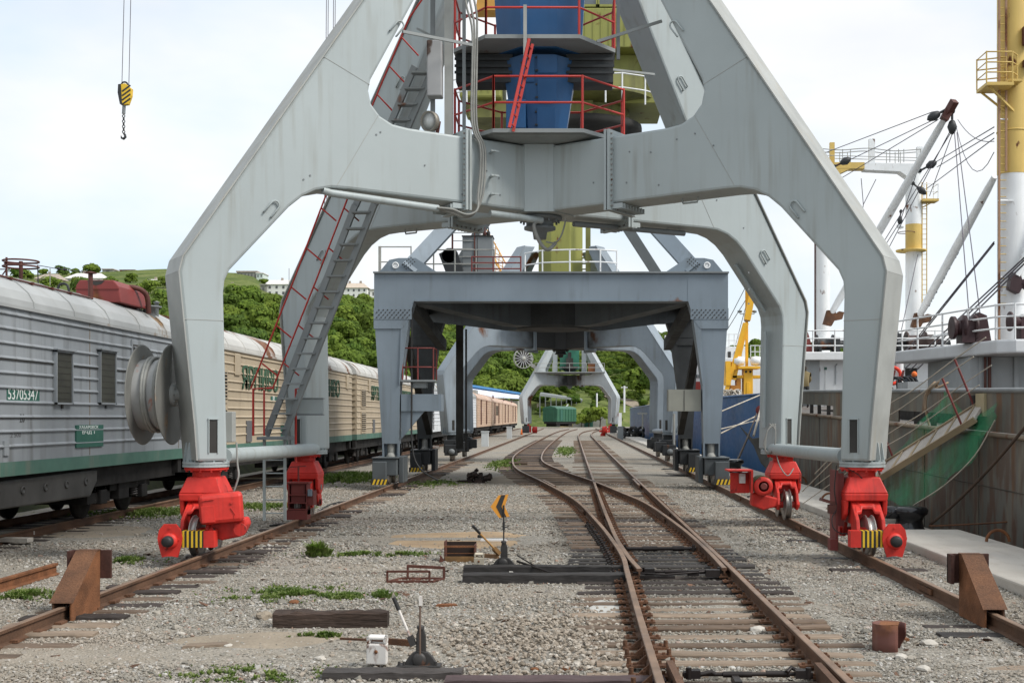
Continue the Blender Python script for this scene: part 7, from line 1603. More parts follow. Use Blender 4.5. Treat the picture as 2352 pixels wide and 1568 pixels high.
# rigging
def wire(a, Ya, c, Yc, r=.022, sag=0., m=None, par=g, nm='rigging_wire', n=8):
    a, c = P(*a, Ya), P(*c, Yc); pts = [a.lerp(c, k/n) - V((0, 0, sag*4*(k/n)*(1-k/n))) for k in range(n+1)] if sag else [a, c]
    return B().tube(pts, r, 5, cap=False).done(nm, m or RIG, par, True)
RIG = mat('rigging wire', (.10, .09, .11), .6)
for a, Ya, c, Yc in (((2140, 258), 52, (1888, 354), 62), ((2145, 275), 52, (1900, 392), 62), ((2155, 275), 52, (1918, 418), 62), ((2187, 300), 52, (1990, 620), 60), ((2183, 300), 52, (2020, 610), 60), ((2190, 300), 52, (2135, 450), 60), ((2192, 300), 52, (2230, 775), 40), ((2198, 305), 52, (2258, 775), 40),
                    ((2150, 372), 57, (2283, 292), 38.6), ((2152, 384), 57, (2283, 305), 38.6), ((2130, 432), 57, (2283, 318), 38.6), ((2067, 510), 58, (2010, 600), 60), ((2067, 510), 58, (2110, 385), 57), ((1978, 410), 62, (1983, 470), 62), ((2012, 412), 62, (1983, 470), 62), ((1983, 470), 62, (1976, 520), 62)):
    wire(a, Ya, c, Yc, .02 if Ya > 45 else .016)
wire((2200, 275), 52, (2283, 325), 38.6, .015, .3); wire((2196, 290), 52, (2283, 350), 38.6, .015, 1.2)
for a, Ya, c, Yc in (((2095, 790), 53, (2283, 556), 38), ((2098, 792), 53, (2283, 560), 38), ((2080, 845), 50, (2352, 592), 34), ((2090, 850), 50, (2352, 598), 34), ((2105, 850), 50, (2352, 606), 34), ((2040, 850), 50, (2090, 795), 53)): wire(a, Ya, c, Yc, .026)
wire((2070, 760), 55, (2108, 585), 61.5, .02)
wire((2316, 500), 38, (2270, 560), 45, .015) if 0 else None
# gear lying on the deck behind the bulwark
b = B(); b.b2(W(2085, 47), W(2190, 47), 47, 48.5, 2.4, 3.72); b.done('hatch_coaming', SHIPGREY, g, True)
b = B(); random.seed(5)
for k in range(6):
    p = P(2048+k*7, 882, 49); b.ring(p, (random.uniform(-1, 1), 1, random.uniform(-.5, .5)), .3, .04, 14, 5)
b.done('hose_coil', BLACK, g, True)
b = B(); 
for s in (0, .35): b.tube([P(2045, 893, 49)+V((s, 0, 0)), P(2050, 850, 49)+V((s+.1, 0, 0))], .05, 6)
b.bar(P(2043, 870, 49), P(2062, 868, 49), .08); b.done('deck_stand', MAROON, g, True)
b = B(); random.seed(9)
for k in range(5): 
    q = P(2148+k*2, 888+k, 28); b.tube(smooth([q, q+V((random.uniform(-.2, .2), -.3, .12)), P(2130-k*1.5, 905+k*2, 27.8), P(2126+k*2, 940+k*9, 27.7)]), .025, 5)
b.done('rope_bundle', mat('hemp rope', (.28, .2, .13), .9, var=.3), g, True)

# people on board
SKIN = mat('skin', (.42, .24, .17), .6); 
def person(lab, loc, rz, top, trousers, hair, pose=0, hat=None, scale=1.):
    r = T('person', lab, 'person', loc, rz)
    me = bpy.data.meshes.new('body'); J = {}
    if pose == 0: # standing, slightly stooped, facing away
        J = dict(pel=(0, 0, .95), sp=(0, .02, 1.2), ch=(0, .03, 1.40), nk=(0, .04, 1.52), hd=(0, .05, 1.66), tp=(0, .05, 1.76), ls=(-.19, .03, 1.42), le=(-.25, .10, 1.15), lh=(-.2, .3, 1.0), rs=(.19, .03, 1.42), re=(.25, .10, 1.15), rh=(.18, .3, 1.02), lp=(-.1, 0, .9), lk=(-.11, .03, .5), la=(-.12, -.02, .08), lt=(-.13, .16, .03), rp=(.1, 0, .9), rk=(.11, .04, .5), ra=(.12, -.02, .08), rt=(.13, .16, .03))
    else: # bending forward over work
        J = dict(pel=(0, .25, .85), sp=(0, .05, 1.05), ch=(0, -.18, 1.18), nk=(0, -.3, 1.24), hd=(0, -.42, 1.28), tp=(0, -.5, 1.33), ls=(-.19, -.16, 1.16), le=(-.28, -.3, .92), lh=(-.2, -.5, .85), rs=(.19, -.16, 1.16), re=(.3, -.28, .92), rh=(.2, -.48, .82), lp=(-.1, .25, .8), lk=(-.13, .05, .45), la=(-.12, .25, .08), lt=(-.13, .1, .03), rp=(.1, .25, .8), rk=(.13, .05, .45), ra=(.12, .25, .08), rt=(.13, .1, .03))
    names = list(J); E_ = [('pel', 'sp'), ('sp', 'ch'), ('ch', 'nk'), ('nk', 'hd'), ('hd', 'tp'), ('ch', 'ls'), ('ls', 'le'), ('le', 'lh'), ('ch', 'rs'), ('rs', 're'), ('re', 'rh'), ('pel', 'lp'), ('lp', 'lk'), ('lk', 'la'), ('la', 'lt'), ('pel', 'rp'), ('rp', 'rk'), ('rk', 'ra'), ('ra', 'rt')]
    rad = dict(pel=.15, sp=.14, ch=.15, nk=.06, hd=.1, tp=.07, ls=.075, le=.05, lh=.04, rs=.075, re=.05, rh=.04, lp=.1, lk=.065, la=.045, lt=.04, rp=.1, rk=.065, ra=.045, rt=.04)
    me.from_pydata([J[n] for n in names], [(names.index(a), names.index(c)) for a, c in E_], [])
    o = bpy.data.objects.new('body', me); COL.objects.link(o)
    md = o.modifiers.new('skin', 'SKIN'); 
    me.update(); sv = me.skin_vertices[0].data if me.skin_vertices else None
    if sv is None:
        bm = bmesh.new(); bm.from_mesh(me); bm.verts.layers.skin.verify(); bm.to_mesh(me); bm.free(); sv = me.skin_vertices[0].data
    for i, n in enumerate(names): sv[i].radius = (rad[n], rad[n]); sv[i].use_root = (n == 'pel')
    o.modifiers.new('sub', 'SUBSURF').levels = 2; o.modifiers['sub'].render_levels = 2
    bpy.context.view_layer.update(); m2_ = bpy.data.meshes.new_from_object(o.evaluated_get(bpy.context.evaluated_depsgraph_get())); bpy.data.objects.remove(o)
    m2_.materials.clear()
    for m_ in (top, trousers, SKIN, hair, BLACK): m2_.materials.append(m_)
    hd = V(J['hd']); hands = [V(J['lh']), V(J['rh'])]; nk = V(J['nk'])
    for p in m2_.polygons:
        c = p.center; k = 0 if c.z > J['pel'][2]-.04 else 1
        if c.z < .12: k = 4
        if any((c-q).length < .1 for q in hands): k = 2
        if (c-hd).length < .19 and (c-nk).dot(hd-nk) > .002: k = 3 if (c.z > hd.z+.02 or (pose == 0 and c.y < hd.y+.03)) else 2
        p.material_index = k
    m2_.name = 'body'; bo = bpy.data.objects.new('body', m2_); COL.objects.link(bo); bo.parent = r
    # face and fingers
    f = (hd-nk).normalized(); fw = V((0, 1, 0)) if pose == 0 else V((0, -.8, -.5)).normalized(); sd = V((1, 0, 0))
    b = B(); b.lathe([(0, 0), (.018, .01), (0, .035)], hd+fw*.095-f*.0, fw, 8); b.box(hd+fw*.098-f*.045, (.05, .012, .01)); 
    for s in (-1, 1): b.lathe([(0, -.012), (.014, 0), (0, .012)], hd+fw*.09+sd*s*.035+f*.03, fw, 8); b.lathe([(0, -.01), (.028, 0), (0, .012)], hd+sd*s*.1, sd, 8)
    b.done('face', SKIN, r)
    b = B()
    for hnd in hands:
        for k in range(4): a = hnd + V(((k-1.5)*.02, 0, -.01)); b.tube([a, a+fw*.07+V((0, 0, -.03)), a+fw*.09+V((0, 0, -.07))], [.011, .01, .008], 6)
        b.tube([hnd+V((.03, 0, 0)), hnd+V((.05, 0, -.03))+fw*.04], [.012, .009], 6)
    b.done('fingers', SKIN, r)
    if hat: b = B(); b.lathe([(.118, -.01), (.12, .05), (.08, .105), (0, .12)], hd+f*.03, f, 16); b.done('hood', hat, r)
    r.scale = (scale,)*3; return r
person('man in a khaki jacket standing at the rail of the grey ship, seen from behind', (W(1849, 50.2), 50.2, 2.72), 0, mat('khaki jacket', (.23, .18, .09), .9, var=.2), mat('dark trousers', (.05, .05, .05), .9), mat('dark hair', (.04, .03, .02), .8))
person('worker in dark clothes and orange hood bending at the dark doorway of the grey ship', (W(2090, 51), 51.2, 2.85), R(15), mat('dark work jacket', (.03, .035, .045), .8, var=.3), mat('dark trousers', (.05, .05, .05), .9), SKIN, 1, mat('orange hood', (.75, .16, .03), .7))

# ================================================================== gangway with safety net
gw_ = T('gangway', 'wooden gangway with thin red stanchions leading up to the grey ship', 'gangway', (7.2, 27.5, 0))
ga, gb = V((6.15, 28.6, .25)), P(2253, 940, 24.25); gd = (gb-ga).normalized(); gs_ = gd.cross(V((0, 0, 1))).normalized()
GM = mat('weathered gangway wood', (.50, .46, .41), .8, var=.15, fine=.2); GE = mat('gangway edge timber', (.33, .26, .17), .8, var=.25)
tu = V((-.35, -.7, 1)); b = B(); b.bar(ga, gb, .64, .05, up=tu); b.done('walkway', GM, gw_, True); xs_ = gd.cross(tu).normalized(); gs_ = xs_
for s in (-1, 1): B().bar(ga+gs_*.34*s, gb+gs_*.34*s, .05, .13, up=tu).done('side_beam', GE, gw_, True)
for k in range(9):
    p = ga.lerp(gb, (k+.4)/9); B().bar(p-gs_*.31+tu*.04, p+gs_*.31+tu*.04, .04, .025).done('batten', GE, gw_, True)
tops = []
for f in (.42, .93):
    for s in (-1, 1):
        p = ga.lerp(gb, f)+gs_*.34*s; t = p+V((-.38, .1, 1.0)); B().tube([p, t], .024, 7).done('stanchion', MAROON, gw_, True); tops.append((p, t))
ROPE = mat('pale rope', (.45, .40, .33), .9, var=.2)
for s in (0, 1):
    (p0, t0), (p1, t1) = tops[s], tops[2+s]; e0 = ga + gs_*.34*(-1, 1)[s] + V((-.45, .3, .5))
    B().tube(smooth([t1+(t1-t0)*.35, t1, t0.lerp(t1, .5)-V((0, 0, .04)), t0, e0], 4), .013, 5).done('hand_rope', ROPE, gw_, True); m0, m1 = p0.lerp(t0, .5), p1.lerp(t1, .5)
    B().tube(smooth([m1+(m1-m0)*.3, m1, m0.lerp(m1, .5)-V((0, 0, .04)), m0, e0-V((0, 0, .3))], 4), .011, 5).done('hand_rope', ROPE, gw_, True)
NETM, N, L, bs, ge = gnodes('green net'); bs.inputs['Base Color'].default_value = (.015, .28, .115, 1); bs.inputs['Roughness'].default_value = .8
tr = N.new('ShaderNodeBsdfTransparent'); ms = N.new('ShaderNodeMixShader'); L.new(nmap(N, L, nnoise(N, L, ge, 2.2, 5, (1, 1, .35)), .35, .68, .5, .92), ms.inputs[0]); L.new(bs.outputs[0], ms.inputs[1]); L.new(tr.outputs[0], ms.inputs[2]); L.new(ms.outputs[0], N['Material Output'].inputs[0])
# net hangs from the ship's side under the gangway
top = [P(2290, 920, 23.2), P(2256, 950, 24.0), P(2180, 1003, 25.2), P(2100, 1052, 26.4), P(2020, 1100, 27.4)]
bot = [P(2284, 965, 23.1), P(2238, 1045, 23.6), P(2170, 1112, 24.3), P(2097, 1160, 25.1), P(2025, 1146, 26.6)]
T_, B_ = smooth(top, 5), smooth(bot, 5); b = B(); n_ = len(T_)
for i in range(n_):
    for j in range(6):
        t = j/5; p = T_[i].lerp(B_[i], t); p = p + V((.05*math.sin(t*9+i*.9), .05*math.sin(t*7+i), -.04*math.sin(i*1.3)*t)); b.v.append(p)
for i in range(n_-1):
    for j in range(5): b.f.append((i*6+j, i*6+j+1, (i+1)*6+j+1, (i+1)*6+j)); b.s.append(True); b.mi.append(0)
nt1 = tag(b.done('safety_net', NETM, norm=False), 'green safety net slung below the gangway against the hull', 'net')
b = B(); tp2 = [P(2170, 897, 26.1), P(2120, 965, 26.8), P(2080, 1010, 27.1), P(2045, 1060, 27.6)]; bt2 = [P(2215, 965, 24.8), P(2170, 1000, 25.5), P(2110, 1040, 26.3), P(2050, 1080, 27.1)]; T_, B_ = smooth(tp2, 4), smooth(bt2, 4); n_ = len(T_)
for i in range(n_):
    for j in range(4): b.v.append(T_[i].lerp(B_[i], j/3)+V((.08*math.sin(i+j), .05*math.cos(i*1.7+j), 0)))
for i in range(n_-1):
    for j in range(3): b.f.append((i*4+j, i*4+j+1, (i+1)*4+j+1, (i+1)*4+j)); b.s.append(True); b.mi.append(0)
tag(b.done('safety_net', NETM, norm=False), 'smaller green net drawn up behind the gangway to the ship rail', 'net')
tag(B().tube([p+V((0, -.03, 0)) for p in smooth(bot[:4], 5)], .016, 5).done('net_rope', ROPE), 'pale rope along the lower edge of the green net', 'rope')

# bollards, rings, mooring lines
BLK = mat('glossy black paint', (.012, .012, .014), .22, var=.3, spec=.6)
def bollard(p, s, lab): 
    b = B(); b.lathe([(.34*s, 0), (.30*s, .05*s), (.27*s, .2*s), (.3*s, .28*s), (.37*s, .34*s), (.39*s, .42*s), (.34*s, .48*s), (.2*s, .5*s), (0, .505*s)], (0, 0, 0), n=32); b.lathe([(.0, 0), (.2*s, .01), (.21*s, .18*s), (.16*s, .25*s), (0, .26*s)], (-.36*s, 0, .24*s), n=20)
    return tag(b.done('bollard', BLK, loc=p), lab, 'bollard', 'black bollards on the quay')
bollard(V((7.0, 24.9, -.02)), 1.0, 'big glossy black bollard in the recess of the quay, beside the near red bogie'); bollard(V((6.35, 47.2, .15)), 1.05, 'black bollard beyond the rear red bogie, in front of the blue hull')
for k, (x, y, s, lab) in enumerate(((2292, 1243, .2, 'rusty mooring ring at the right edge of the quay'), (1836, 1108, .22, 'rusty mooring ring just behind the rear red bogie'), (1905, 1150, .2, 'rusty mooring ring beside the near right red bogie'))):
    p = G(x, y, .15); b = B(); b.tube([p+V((s*math.cos(R(a)), 0, s*math.sin(R(a)))) for a in range(0, 181, 15)], .028, 8); o = b.done('mooring_ring', RUSTO); tag(o, lab, 'ring', 'rusty mooring rings')
def line(a, c, r, lab, m, sag=0, cat='rope'): 
    n = 12; a, c = V(a), V(c); pts = [a.lerp(c, k/n)-V((0, 0, sag*4*(k/n)*(1-k/n))) for k in range(n+1)]; return tag(B().tube(pts, r, 7).done('mooring_rope', m), lab, cat)
TAR = mat('tarred rope', (.075, .05, .035), .8, var=.3)
line((7.35, 24.6, .12), P(2375, 955, 21.2), .03, 'dark mooring rope from the big bollard up to the right edge of the picture', TAR, .12)
line((7.3, 24.5, .1), P(2380, 1192, 22.5), .018, 'thin rusty rope running low from the big bollard to the right edge', RUST, .02)
line(P(1738, 950, 78), V((6.4, 47.2, .4)), .05, 'mooring rope from the blue bow down to the far bollard', TAR, .1)
line(P(1737, 955, 80), P(1655, 995, 70), .045, 'white mooring rope running left from the red hawse of the blue bow', ROPE); line(P(1750, 905, 84), P(1655, 945, 70), .04, 'buff rope slanting down in front of the blue bow', ROPE); line(P(1760, 960, 80), P(1655, 985, 70), .035, 'lower white rope across the blue bow', ROPE)
line(P(1757, 902, 84), P(1731, 1000, 66), .07, 'thick pale rope hanging from the red hawse down the blue bow', ROPE)

# ================================================================== blue ship
HB_ = mat('blue hull paint', (.005, .055, .15), .4, var=.25, vsc=.4, streak=.6, scol=(.06, .08, .10), ssc=1.2)
bs_ = T('ship', 'dark blue ship bow with a yellow deck crane behind the square framed crane', 'ship', (12, 95, 0))
side = smooth([(15.3, 84, 0), (13.6, 87.5, 0), (12.0, 92.5, 0), (10.6, 99, 0), (9.2, 108, 0), (8.5, 120, 0), (8.4, 175, 0)], 6); oth = [(30-p.x, p.y) for p in side[::-1]]
sh1 = [(p.x, p.y) for p in side]; L2_ = sh1 + oth; zb_ = lambda y: 4.05 - (y-84)*.018 if y < 110 else 3.6
b = strip(L2_, lambda y: -2.3, zb_); b.f = [f[::-1] for f in b.f]; b.done('hull', HB_, bs_, True); b = B(); b.add([V((x, y, zb_(y)-.9)) for x, y in L2_], [tuple(range(len(L2_)))]); b.done('deck', DECKM, bs_, True)
b = B(); b.tube([V((x, y, zb_(y))) for x, y in sh1], .09, 6); b.done('cap_rail', HB_, bs_, True)
o = text('ИНСКИЙ', 1.0, LETW, P(1676, 947, 93.6)+V((-.12, -.35, 0)), V((1.4, -3.6, 0)).normalized()*1, (0, 0, 1), bs_, 'name', .02, .9, w=True)
B().lathe([(.0, 0), (.34, 0), (.34, .05), (0, .06)], P(1742, 942, 86)+V((0, -.9, 0)), (-.5, -1, 0), 20).done('hawse_plate', mat('hawse red', (.14, .02, .02), .7), bs_, True)
YC = mat('crane orange yellow', (.82, .44, .03), .5, var=.08, rust=.06)
Yc = 97.
def yb(x0, x1, y0, y1, dy=1.2, o=0): return (W(x0, Yc), W(x1, Yc), Yc-dy/2+o, Yc+dy/2+o, H(y1, Yc), H(y0, Yc))
b = B(); b.b2(*yb(1706, 1727, 848, 915)); b.b2(*yb(1712, 1720, 878, 915, 1.3)); b.b2(*yb(1692, 1742, 842, 848, 2)); b.b2(*yb(1722, 1746, 862, 869, 1)); b.b2(*yb(1680, 1706, 862, 869, 1)); pd = b.done('crane_base', YC, bs_, True, bev=.03)
for x in (1711, 1721): B().cyl((W(x, Yc), Yc-.62, H(854, Yc)), (W(x, Yc), Yc-.6, H(854, Yc)), .1, 12).done('base_hole', SOOTDARK, pd, True)
B().b2(*yb(1712, 1718, 640, 848, .25)).done('crane_mast', YC, bs_, True)
b = B(); b.bar(P(1667, 902, Yc-.5), P(1711, 742, Yc-.5), .35, .3); b.done('crane_boom', YC, bs_, True); b = B(); b.bar(P(1685, 872, Yc-.3), P(1714, 742, Yc-.3), .4, .35); b.done('crane_boom', YC, bs_, True); b = B(); b.bar(P(1716, 735, Yc-.2), P(1733, 640, Yc-.2), .55, .5); b.done('crane_boom', YC, bs_, True)
b = B(); b.b2(*yb(1665, 1676, 830, 885, 1.5)); b.done('boom_support', YC, bs_, True)
B().b2(*yb(1676, 1690, 885, 900, 1)).b2(*yb(1690, 1700, 870, 895, 1)).done('winch', mat('winch orange', (.5, .2, .03), .6, var=.2), bs_, True); B().b2(*yb(1678, 1689, 831, 850, 1.2)).done('cab', YC, bs_, True)
B().b2(*yb(1710, 1722, 723, 738, .5)).done('lamp_box', CABLE, bs_, True)
for x in (1699, 1733): B().lathe([(0, 0), (.18, .05), (.18, .2), (0, .25)], P(x, 719, Yc), (0, 0, 1), 10).done('lamp', DGRAY, bs_, True)
B().bar(P(1699, 721, Yc), P(1733, 721, Yc), .06).done('lamp_bar', CABLE, bs_, True)
for x0 in (1697, 1737): B().lathe([(0, -.5), (.34, -.4), (.4, 0), (.34, .4), (0, .5)], P(x0, 829, Yc-.4), (1, 0, 0), 16).done('life_raft', WH, bs_, True)
Ys = 106.
sup = T('x', '', '') if 0 else None
b = B(); b.b2(W(1650, Ys), W(1770, Ys), Ys, Ys+14, 2.6, H(822, Ys)); b.b2(W(1655, Ys), W(1722, Ys), Ys+1, Ys+12, 6, H(794, Ys)); b.b2(W(1560, 118), W(1625, 118), 118, 132, 2.6, H(815, 118)); ss = b.done('superstructure', WH, bs_, True, bev=.05)
for x in (1690, 1700, 1675): B().b2(W(x, Ys), W(x+7, Ys), Ys+.92, Ys+1, H(820, Ys), H(806, Ys)).done('window', SOOTDARK, bs_, True)
for x in (1598, 1604): B().b2(W(x, 118), W(x+4, 118), 117.9, 118, H(868, 118), H(860, 118)).done('window', GLASS, bs_, True)
B().b2(W(1590, 112), W(1614, 112), 112, 118, 3.2, H(876, 112)).done('container', mat('container red', (.30, .04, .03), .6, var=.1), bs_, True)
railing(None, [V((W(x, Ys), Ys+1, H(794, Ys))) for x in (1658, 1668, 1678, 1690, 1700, 1712)], 1.1, .035, (.5,), WH, bs_, True)
railing(None, [V((W(x, Ys), Ys, H(822, Ys))) for x in (1724, 1734, 1745, 1755, 1765)], 1.1, .035, (.5,), WH, bs_, True)
b = B(); random.seed(12)
for k in range(14): b.ring(P(1664+k*2.4, 905-random.random()*4, 95), (random.uniform(-1, 1), .6, random.uniform(-1, 1)), .3, .05, 10, 5)
b.done('rope_coil', ROPE, bs_, True)
for a, c in (((1712, 660), (1640, 800)), ((1712, 690), (1650, 790)), ((1714, 700), (1690, 790)), ((1536, 775), (1540, 910))): wire(a, 97, c, 112, .03, par=bs_)
B().tube([P(1528, 770, 125), P(1528, 850, 125)], .08, 6).done('antenna', WH, bs_, True); B().tube([P(1519, 780, 125), P(1519, 850, 125)], .08, 6).done('antenna', WH, bs_, True)
# fender under the blue bow
b = B(); q = P(1735, 1010, 84); b.prism([(-1.1, 1.0), (-.2, .1), (.6, .2), (1.0, -1.2), (1.3, -2.6), (.4, -1.6), (-.1, -.4)], q, (1, 0, 0), (0, 0, 1), (0, .25, 0)); tag(b.done('bow_fender', SOOTDARK), 'torn black fender hanging at the blue bow', 'fender')
# ================================================================== things on the ground in front
# rail stops
def stop(x, yw, yf, lab, lean):
    r = T('rail_stop', lab, 'rail stop', (x, yw, .17)); zt_ = .56; dy = yf-yw
    for s in (-1, 1): B().prism([(dy+.02, zt_), (dy-.10, zt_), (0, .07), (0, -.16), (dy+.02, -.16)], (s*.1-.012, 0, 0), (0, 1, 0), (0, 0, 1), (.024, 0, 0)).done('side_plate', RUSTO if s == lean else RUST, r, bev=.004)
    B().loft([V((-.12, dy+.02, zt_)), V((.12, dy+.02, zt_)), V((.12, dy-.12, zt_)), V((-.12, dy-.12, zt_))], [V((-.12, dy+.02, zt_+.012)), V((.12, dy+.02, zt_+.012)), V((.12, dy-.12, zt_+.012)), V((-.12, dy-.12, zt_+.012))]).loft([V((-.125, dy-.12, zt_)), V((.125, dy-.12, zt_)), V((.135, -.02, .05)), V((-.135, -.02, .05))], [V((-.125, dy-.11, zt_+.013)), V((.125, dy-.11, zt_+.013)), V((.135, -.01, .063)), V((-.135, -.01, .063))]).done('sloping_plate', RUST, r)
    B().b2(-.24, .24, dy+.02, dy+.06, .22, zt_-.0).b2(-.24, -.2, dy-.1, dy+.06, .22, zt_).done('striking_plate', mat('dark brown rust', (.07, .028, .02), .8, var=.3, fine=.3), r, bev=.004)
    return r
stop(XL, 13.55, 14.35, 'rusty rail stop wedge on the left crane rail', 1); stop(XR, 13.1, 13.95, 'rusty rail stop wedge on the right crane rail', -1)
# loose rail at the left edge
lr = T('loose_rail', 'rusty length of loose rail lying in the gravel at the left edge', 'rail', (0, 0, 0))
a_, c_ = G(-60, 1360, .1), G(128, 1304, .1); dd_ = (c_-a_); ex = B(); n = len(PROF); s_ = V((dd_.y, -dd_.x, 0)).normalized()
ex.v += [V((a_.x, a_.y, 0))+s_*q[0]+V((0, 0, .01+q[1])) for q in PROF] + [V((c_.x, c_.y, 0))+s_*q[0]+V((0, 0, .01+q[1])) for q in PROF]; ex.f = [(k, (k+1) % n, n+(k+1) % n, n+k) for k in range(n)] + [tuple(range(n)), tuple(range(n, 2*n))]; ex.s = [False]*len(ex.f); ex.mi = [0]*len(ex.f); ex.done('rail', RUSTO, lr)
for k, (x, y, w_, h_, rz, m, lab) in enumerate(((28, 1228, .8, .3, .4, WOODC, 'pale flat stone slab at the left edge below the train'), (30, 1243, .7, .28, -.2, WOODC, 'second pale slab lying in front of the first at the left edge'))):
    p = G(x, y, .05); tag(B().prism([(-w_/2, -h_/2), (w_/2, -h_*.3), (w_*.45, h_/2), (-w_*.5, h_*.4)], (0, 0, 0), (math.cos(rz), math.sin(rz), 0), (-math.sin(rz), math.cos(rz), 0), (0, 0, .07)).done('stone_slab', CONC, loc=p), lab, 'slab')
# long timber
def timber(name, xa, xb, yb_, hgt, dp, m, lab, cat='timber', jag=.02, rz=0., seed=1):
    random.seed(seed); Y = CH*F/(yb_-CY); x0, x1 = W(xa, Y), W(xb, Y); k = 14; b = B(); ra = []
    for i in range(k+1):
        x = x0+(x1-x0)*i/k - (x0+x1)/2; j = [random.uniform(-jag, jag) for _ in range(5)]
        ra.append([(x, -dp/2+j[4]*.4, 0), (x, dp/2, 0), (x, dp/2+j[0]*.3, hgt*.93+j[1]*.4), (x, dp/2-.02, hgt+j[2]), (x, -dp/2+.03, hgt+j[3]), (x, -dp/2, hgt*.9+j[4])])
    for q in ra: b.v += [V(p) for p in q]
    for i in range(k):
        for j in range(6): b.f.append((i*6+j, i*6+(j+1) % 6, (i+1)*6+(j+1) % 6, (i+1)*6+j)); b.s.append(False); b.mi.append(0)
    b.f += [tuple(range(6)), tuple(k*6+j for j in range(6))]; b.s += [False]*2; b.mi += [0]*2
    o = b.done(name, m, loc=((x0+x1)/2, Y+dp/2, 0)); o.rotation_euler = (0, 0, rz); return tag(o, lab, cat)
BEAMM = mat('dark rotten beam', (.052, .033, .024), .85, var=.45, vsc=2, fine=.4, stretch=(.2, 1, 1.6), bump=.8, bsc=22)
timber('timber', 626, 888, 1442, .175, .2, BEAMM, 'thick dark rotten timber lying alone on the gravel', jag=.016, rz=.03)
tag(B().prism([(-.2, -.1), (.25, -.06), (.2, .08), (-.15, .05)], (0, 0, 0), (1, .2, 0), (-.2, 1, 0), (0, 0, .03)).done('wood_chip', WOODC, loc=G(470, 1484)), 'pale broken piece of wood on the gravel at the lower left', 'wood piece')
# rusty frame
fr = T('rusty_frame', 'rusty open steel frame with two upright rims lying on the gravel', 'frame', G(948, 1336)); 
FRM = mat('red brown rusty steel', (.12, .045, .03), .8, var=.3, fine=.3)
b = B(); b.bar((-.34, -.12, .02), (.28, -.12, .02), .035, .04); b.bar((-.2, .22, .02), (.42, .2, .02), .035, .04); b.bar((-.34, -.12, .02), (-.2, .22, .02), .035, .03); b.bar((.28, -.12, .02), (.42, .2, .02), .035, .03); b.bar((-.06, -.12, .02), (.08, .2, .02), .03, .03); b.done('base', FRM, fr)
B().bar((-.34, -.12, .03), (-.34, -.12, .16), .03).bar((.25, -.12, .03), (.25, -.12, .16), .03).bar((-.35, -.12, .165), (.26, -.12, .165), .03).done('front_rim', FRM, fr)
B().bar((-.1, .21, .03), (-.1, .21, .2), .03).bar((.42, .2, .03), (.42, .2, .17), .035).bar((-.11, .21, .2), (.43, .2, .175), .04).done('rear_rim', FRM, fr)
tag(B().prism([(-.12, -.05), (.14, -.03), (.1, .07), (-.1, .04)], (0, 0, 0), (1, 0, 0), (0, 1, 0), (0, 0, .03)).done('rust_flake', RUSTO, loc=G(1025, 1392)), 'small rusty flake of steel on the gravel', 'scrap') 
# rusty open box
bx = T('steel_box', 'rusty open steel box standing left of the arrow switch stand', 'steel box', G(1056, 1290))
sc_ = 1
b = B(); b.b2(-.25, -.235, -.02, .3, 0, .33); b.b2(.23, .245, -.02, .3, 0, .27); b.done('side', FRM, bx); B().b2(-.25, .245, .28, .295, 0, .3).done('back_plate', mat('steel with painted shade', (.03, .018, .014), .9, var=.4), bx); B().b2(-.24, .24, -.02, .0, 0, .09).done('front_plate', mat('ochre rust', (.16, .09, .035), .8, var=.5, vsc=6), bx); B().bar((-.245, -.02, .25), (.24, -.02, .25), .04, .03).bar((-.24, .0, .14), (.24, .0, .14), .02, .012).done('cross_bar', RUSTO, bx); B().prism([(0, 0), (.1, 0), (.02, .12)], (-.33, -.02, 0), (1, 0, 0), (0, 0, 1), (0, .02, 0)).done('torn_plate', FRM, bx)  # back plate coloured near black for the shade inside the box
# switch stands
def swstand(p, s, lab, arrow, wcol, lever_t, rodc):
    r = T('switch_stand', lab, 'switch stand', p)
    DI = mat('dark iron', (.045, .042, .04), .55, .2, var=.3, rust=.15, rsc=5)
    b = B(); b.prism([(-.17, 0), (.17, 0), (.16, .04), (.125, .09), (.08, .13), (.03, .145), (-.03, .145), (-.08, .13), (-.125, .09), (-.16, .04)], (0, -.03, 0), (1, 0, 0), (0, 0, 1), (0, .07, 0)); b.b2(-.25, .22, -.09, .09, -.03, .012); b.done('base', DI, r, bev=.006)
    B().lathe([(.0, 0), (.075, 0), (.075, .02), (.05, .035), (0, .035)], (-.01, -.03, .06), (0, -1, 0), 18).done('dial', DI, r)
    for x in (-.22, -.17, .17): B().cyl((x, -.06, .01), (x, -.06, .05), .014, 6).done('bolt', DI, r)
    b = B(); b.prism([(-.05, 0), (.06, 0), (.055, .2), (.03, .27), (-.025, .27), (-.045, .2)], (0, -.02, .1), (1, 0, 0), (0, 0, 1), (0, .05, 0)); b.lathe([(.04, 0), (.04, .03), (.03, .035)], (0, 0, .36), n=14); b.done('column', DI, r, bev=.006)
    a, t = V((-.07, -.02, .2)), V(lever_t); mid = a.lerp(t, .12)
    B().bar(a, a.lerp(t, .2), .06, .06).done('lever_socket', DI if not arrow else mat('rusty ochre socket', (.2, .11, .04), .7, rust=.4), r)
    B().tube([mid, a.lerp(t, .75)], .015, 8).done('lever', wcol, r); B().tube([a.lerp(t, .74), t], .022, 8).done('lever_grip', RUBBER, r)
    return r
LEV1 = mat('ochre lever', (.36, .2, .07), .7, var=.3); LEV2 = mat('chipped white lever', (.62, .58, .54), .6, var=.15, rust=.45, rsc=6, rcol=(.2, .1, .07))
p1 = G(1157, 1312); p1.z = .07
s1_ = swstand(p1, 1, 'switch stand with an orange and black arrow sign', True, LEV1, P(1086, 1207, 17.6)-p1, 0)
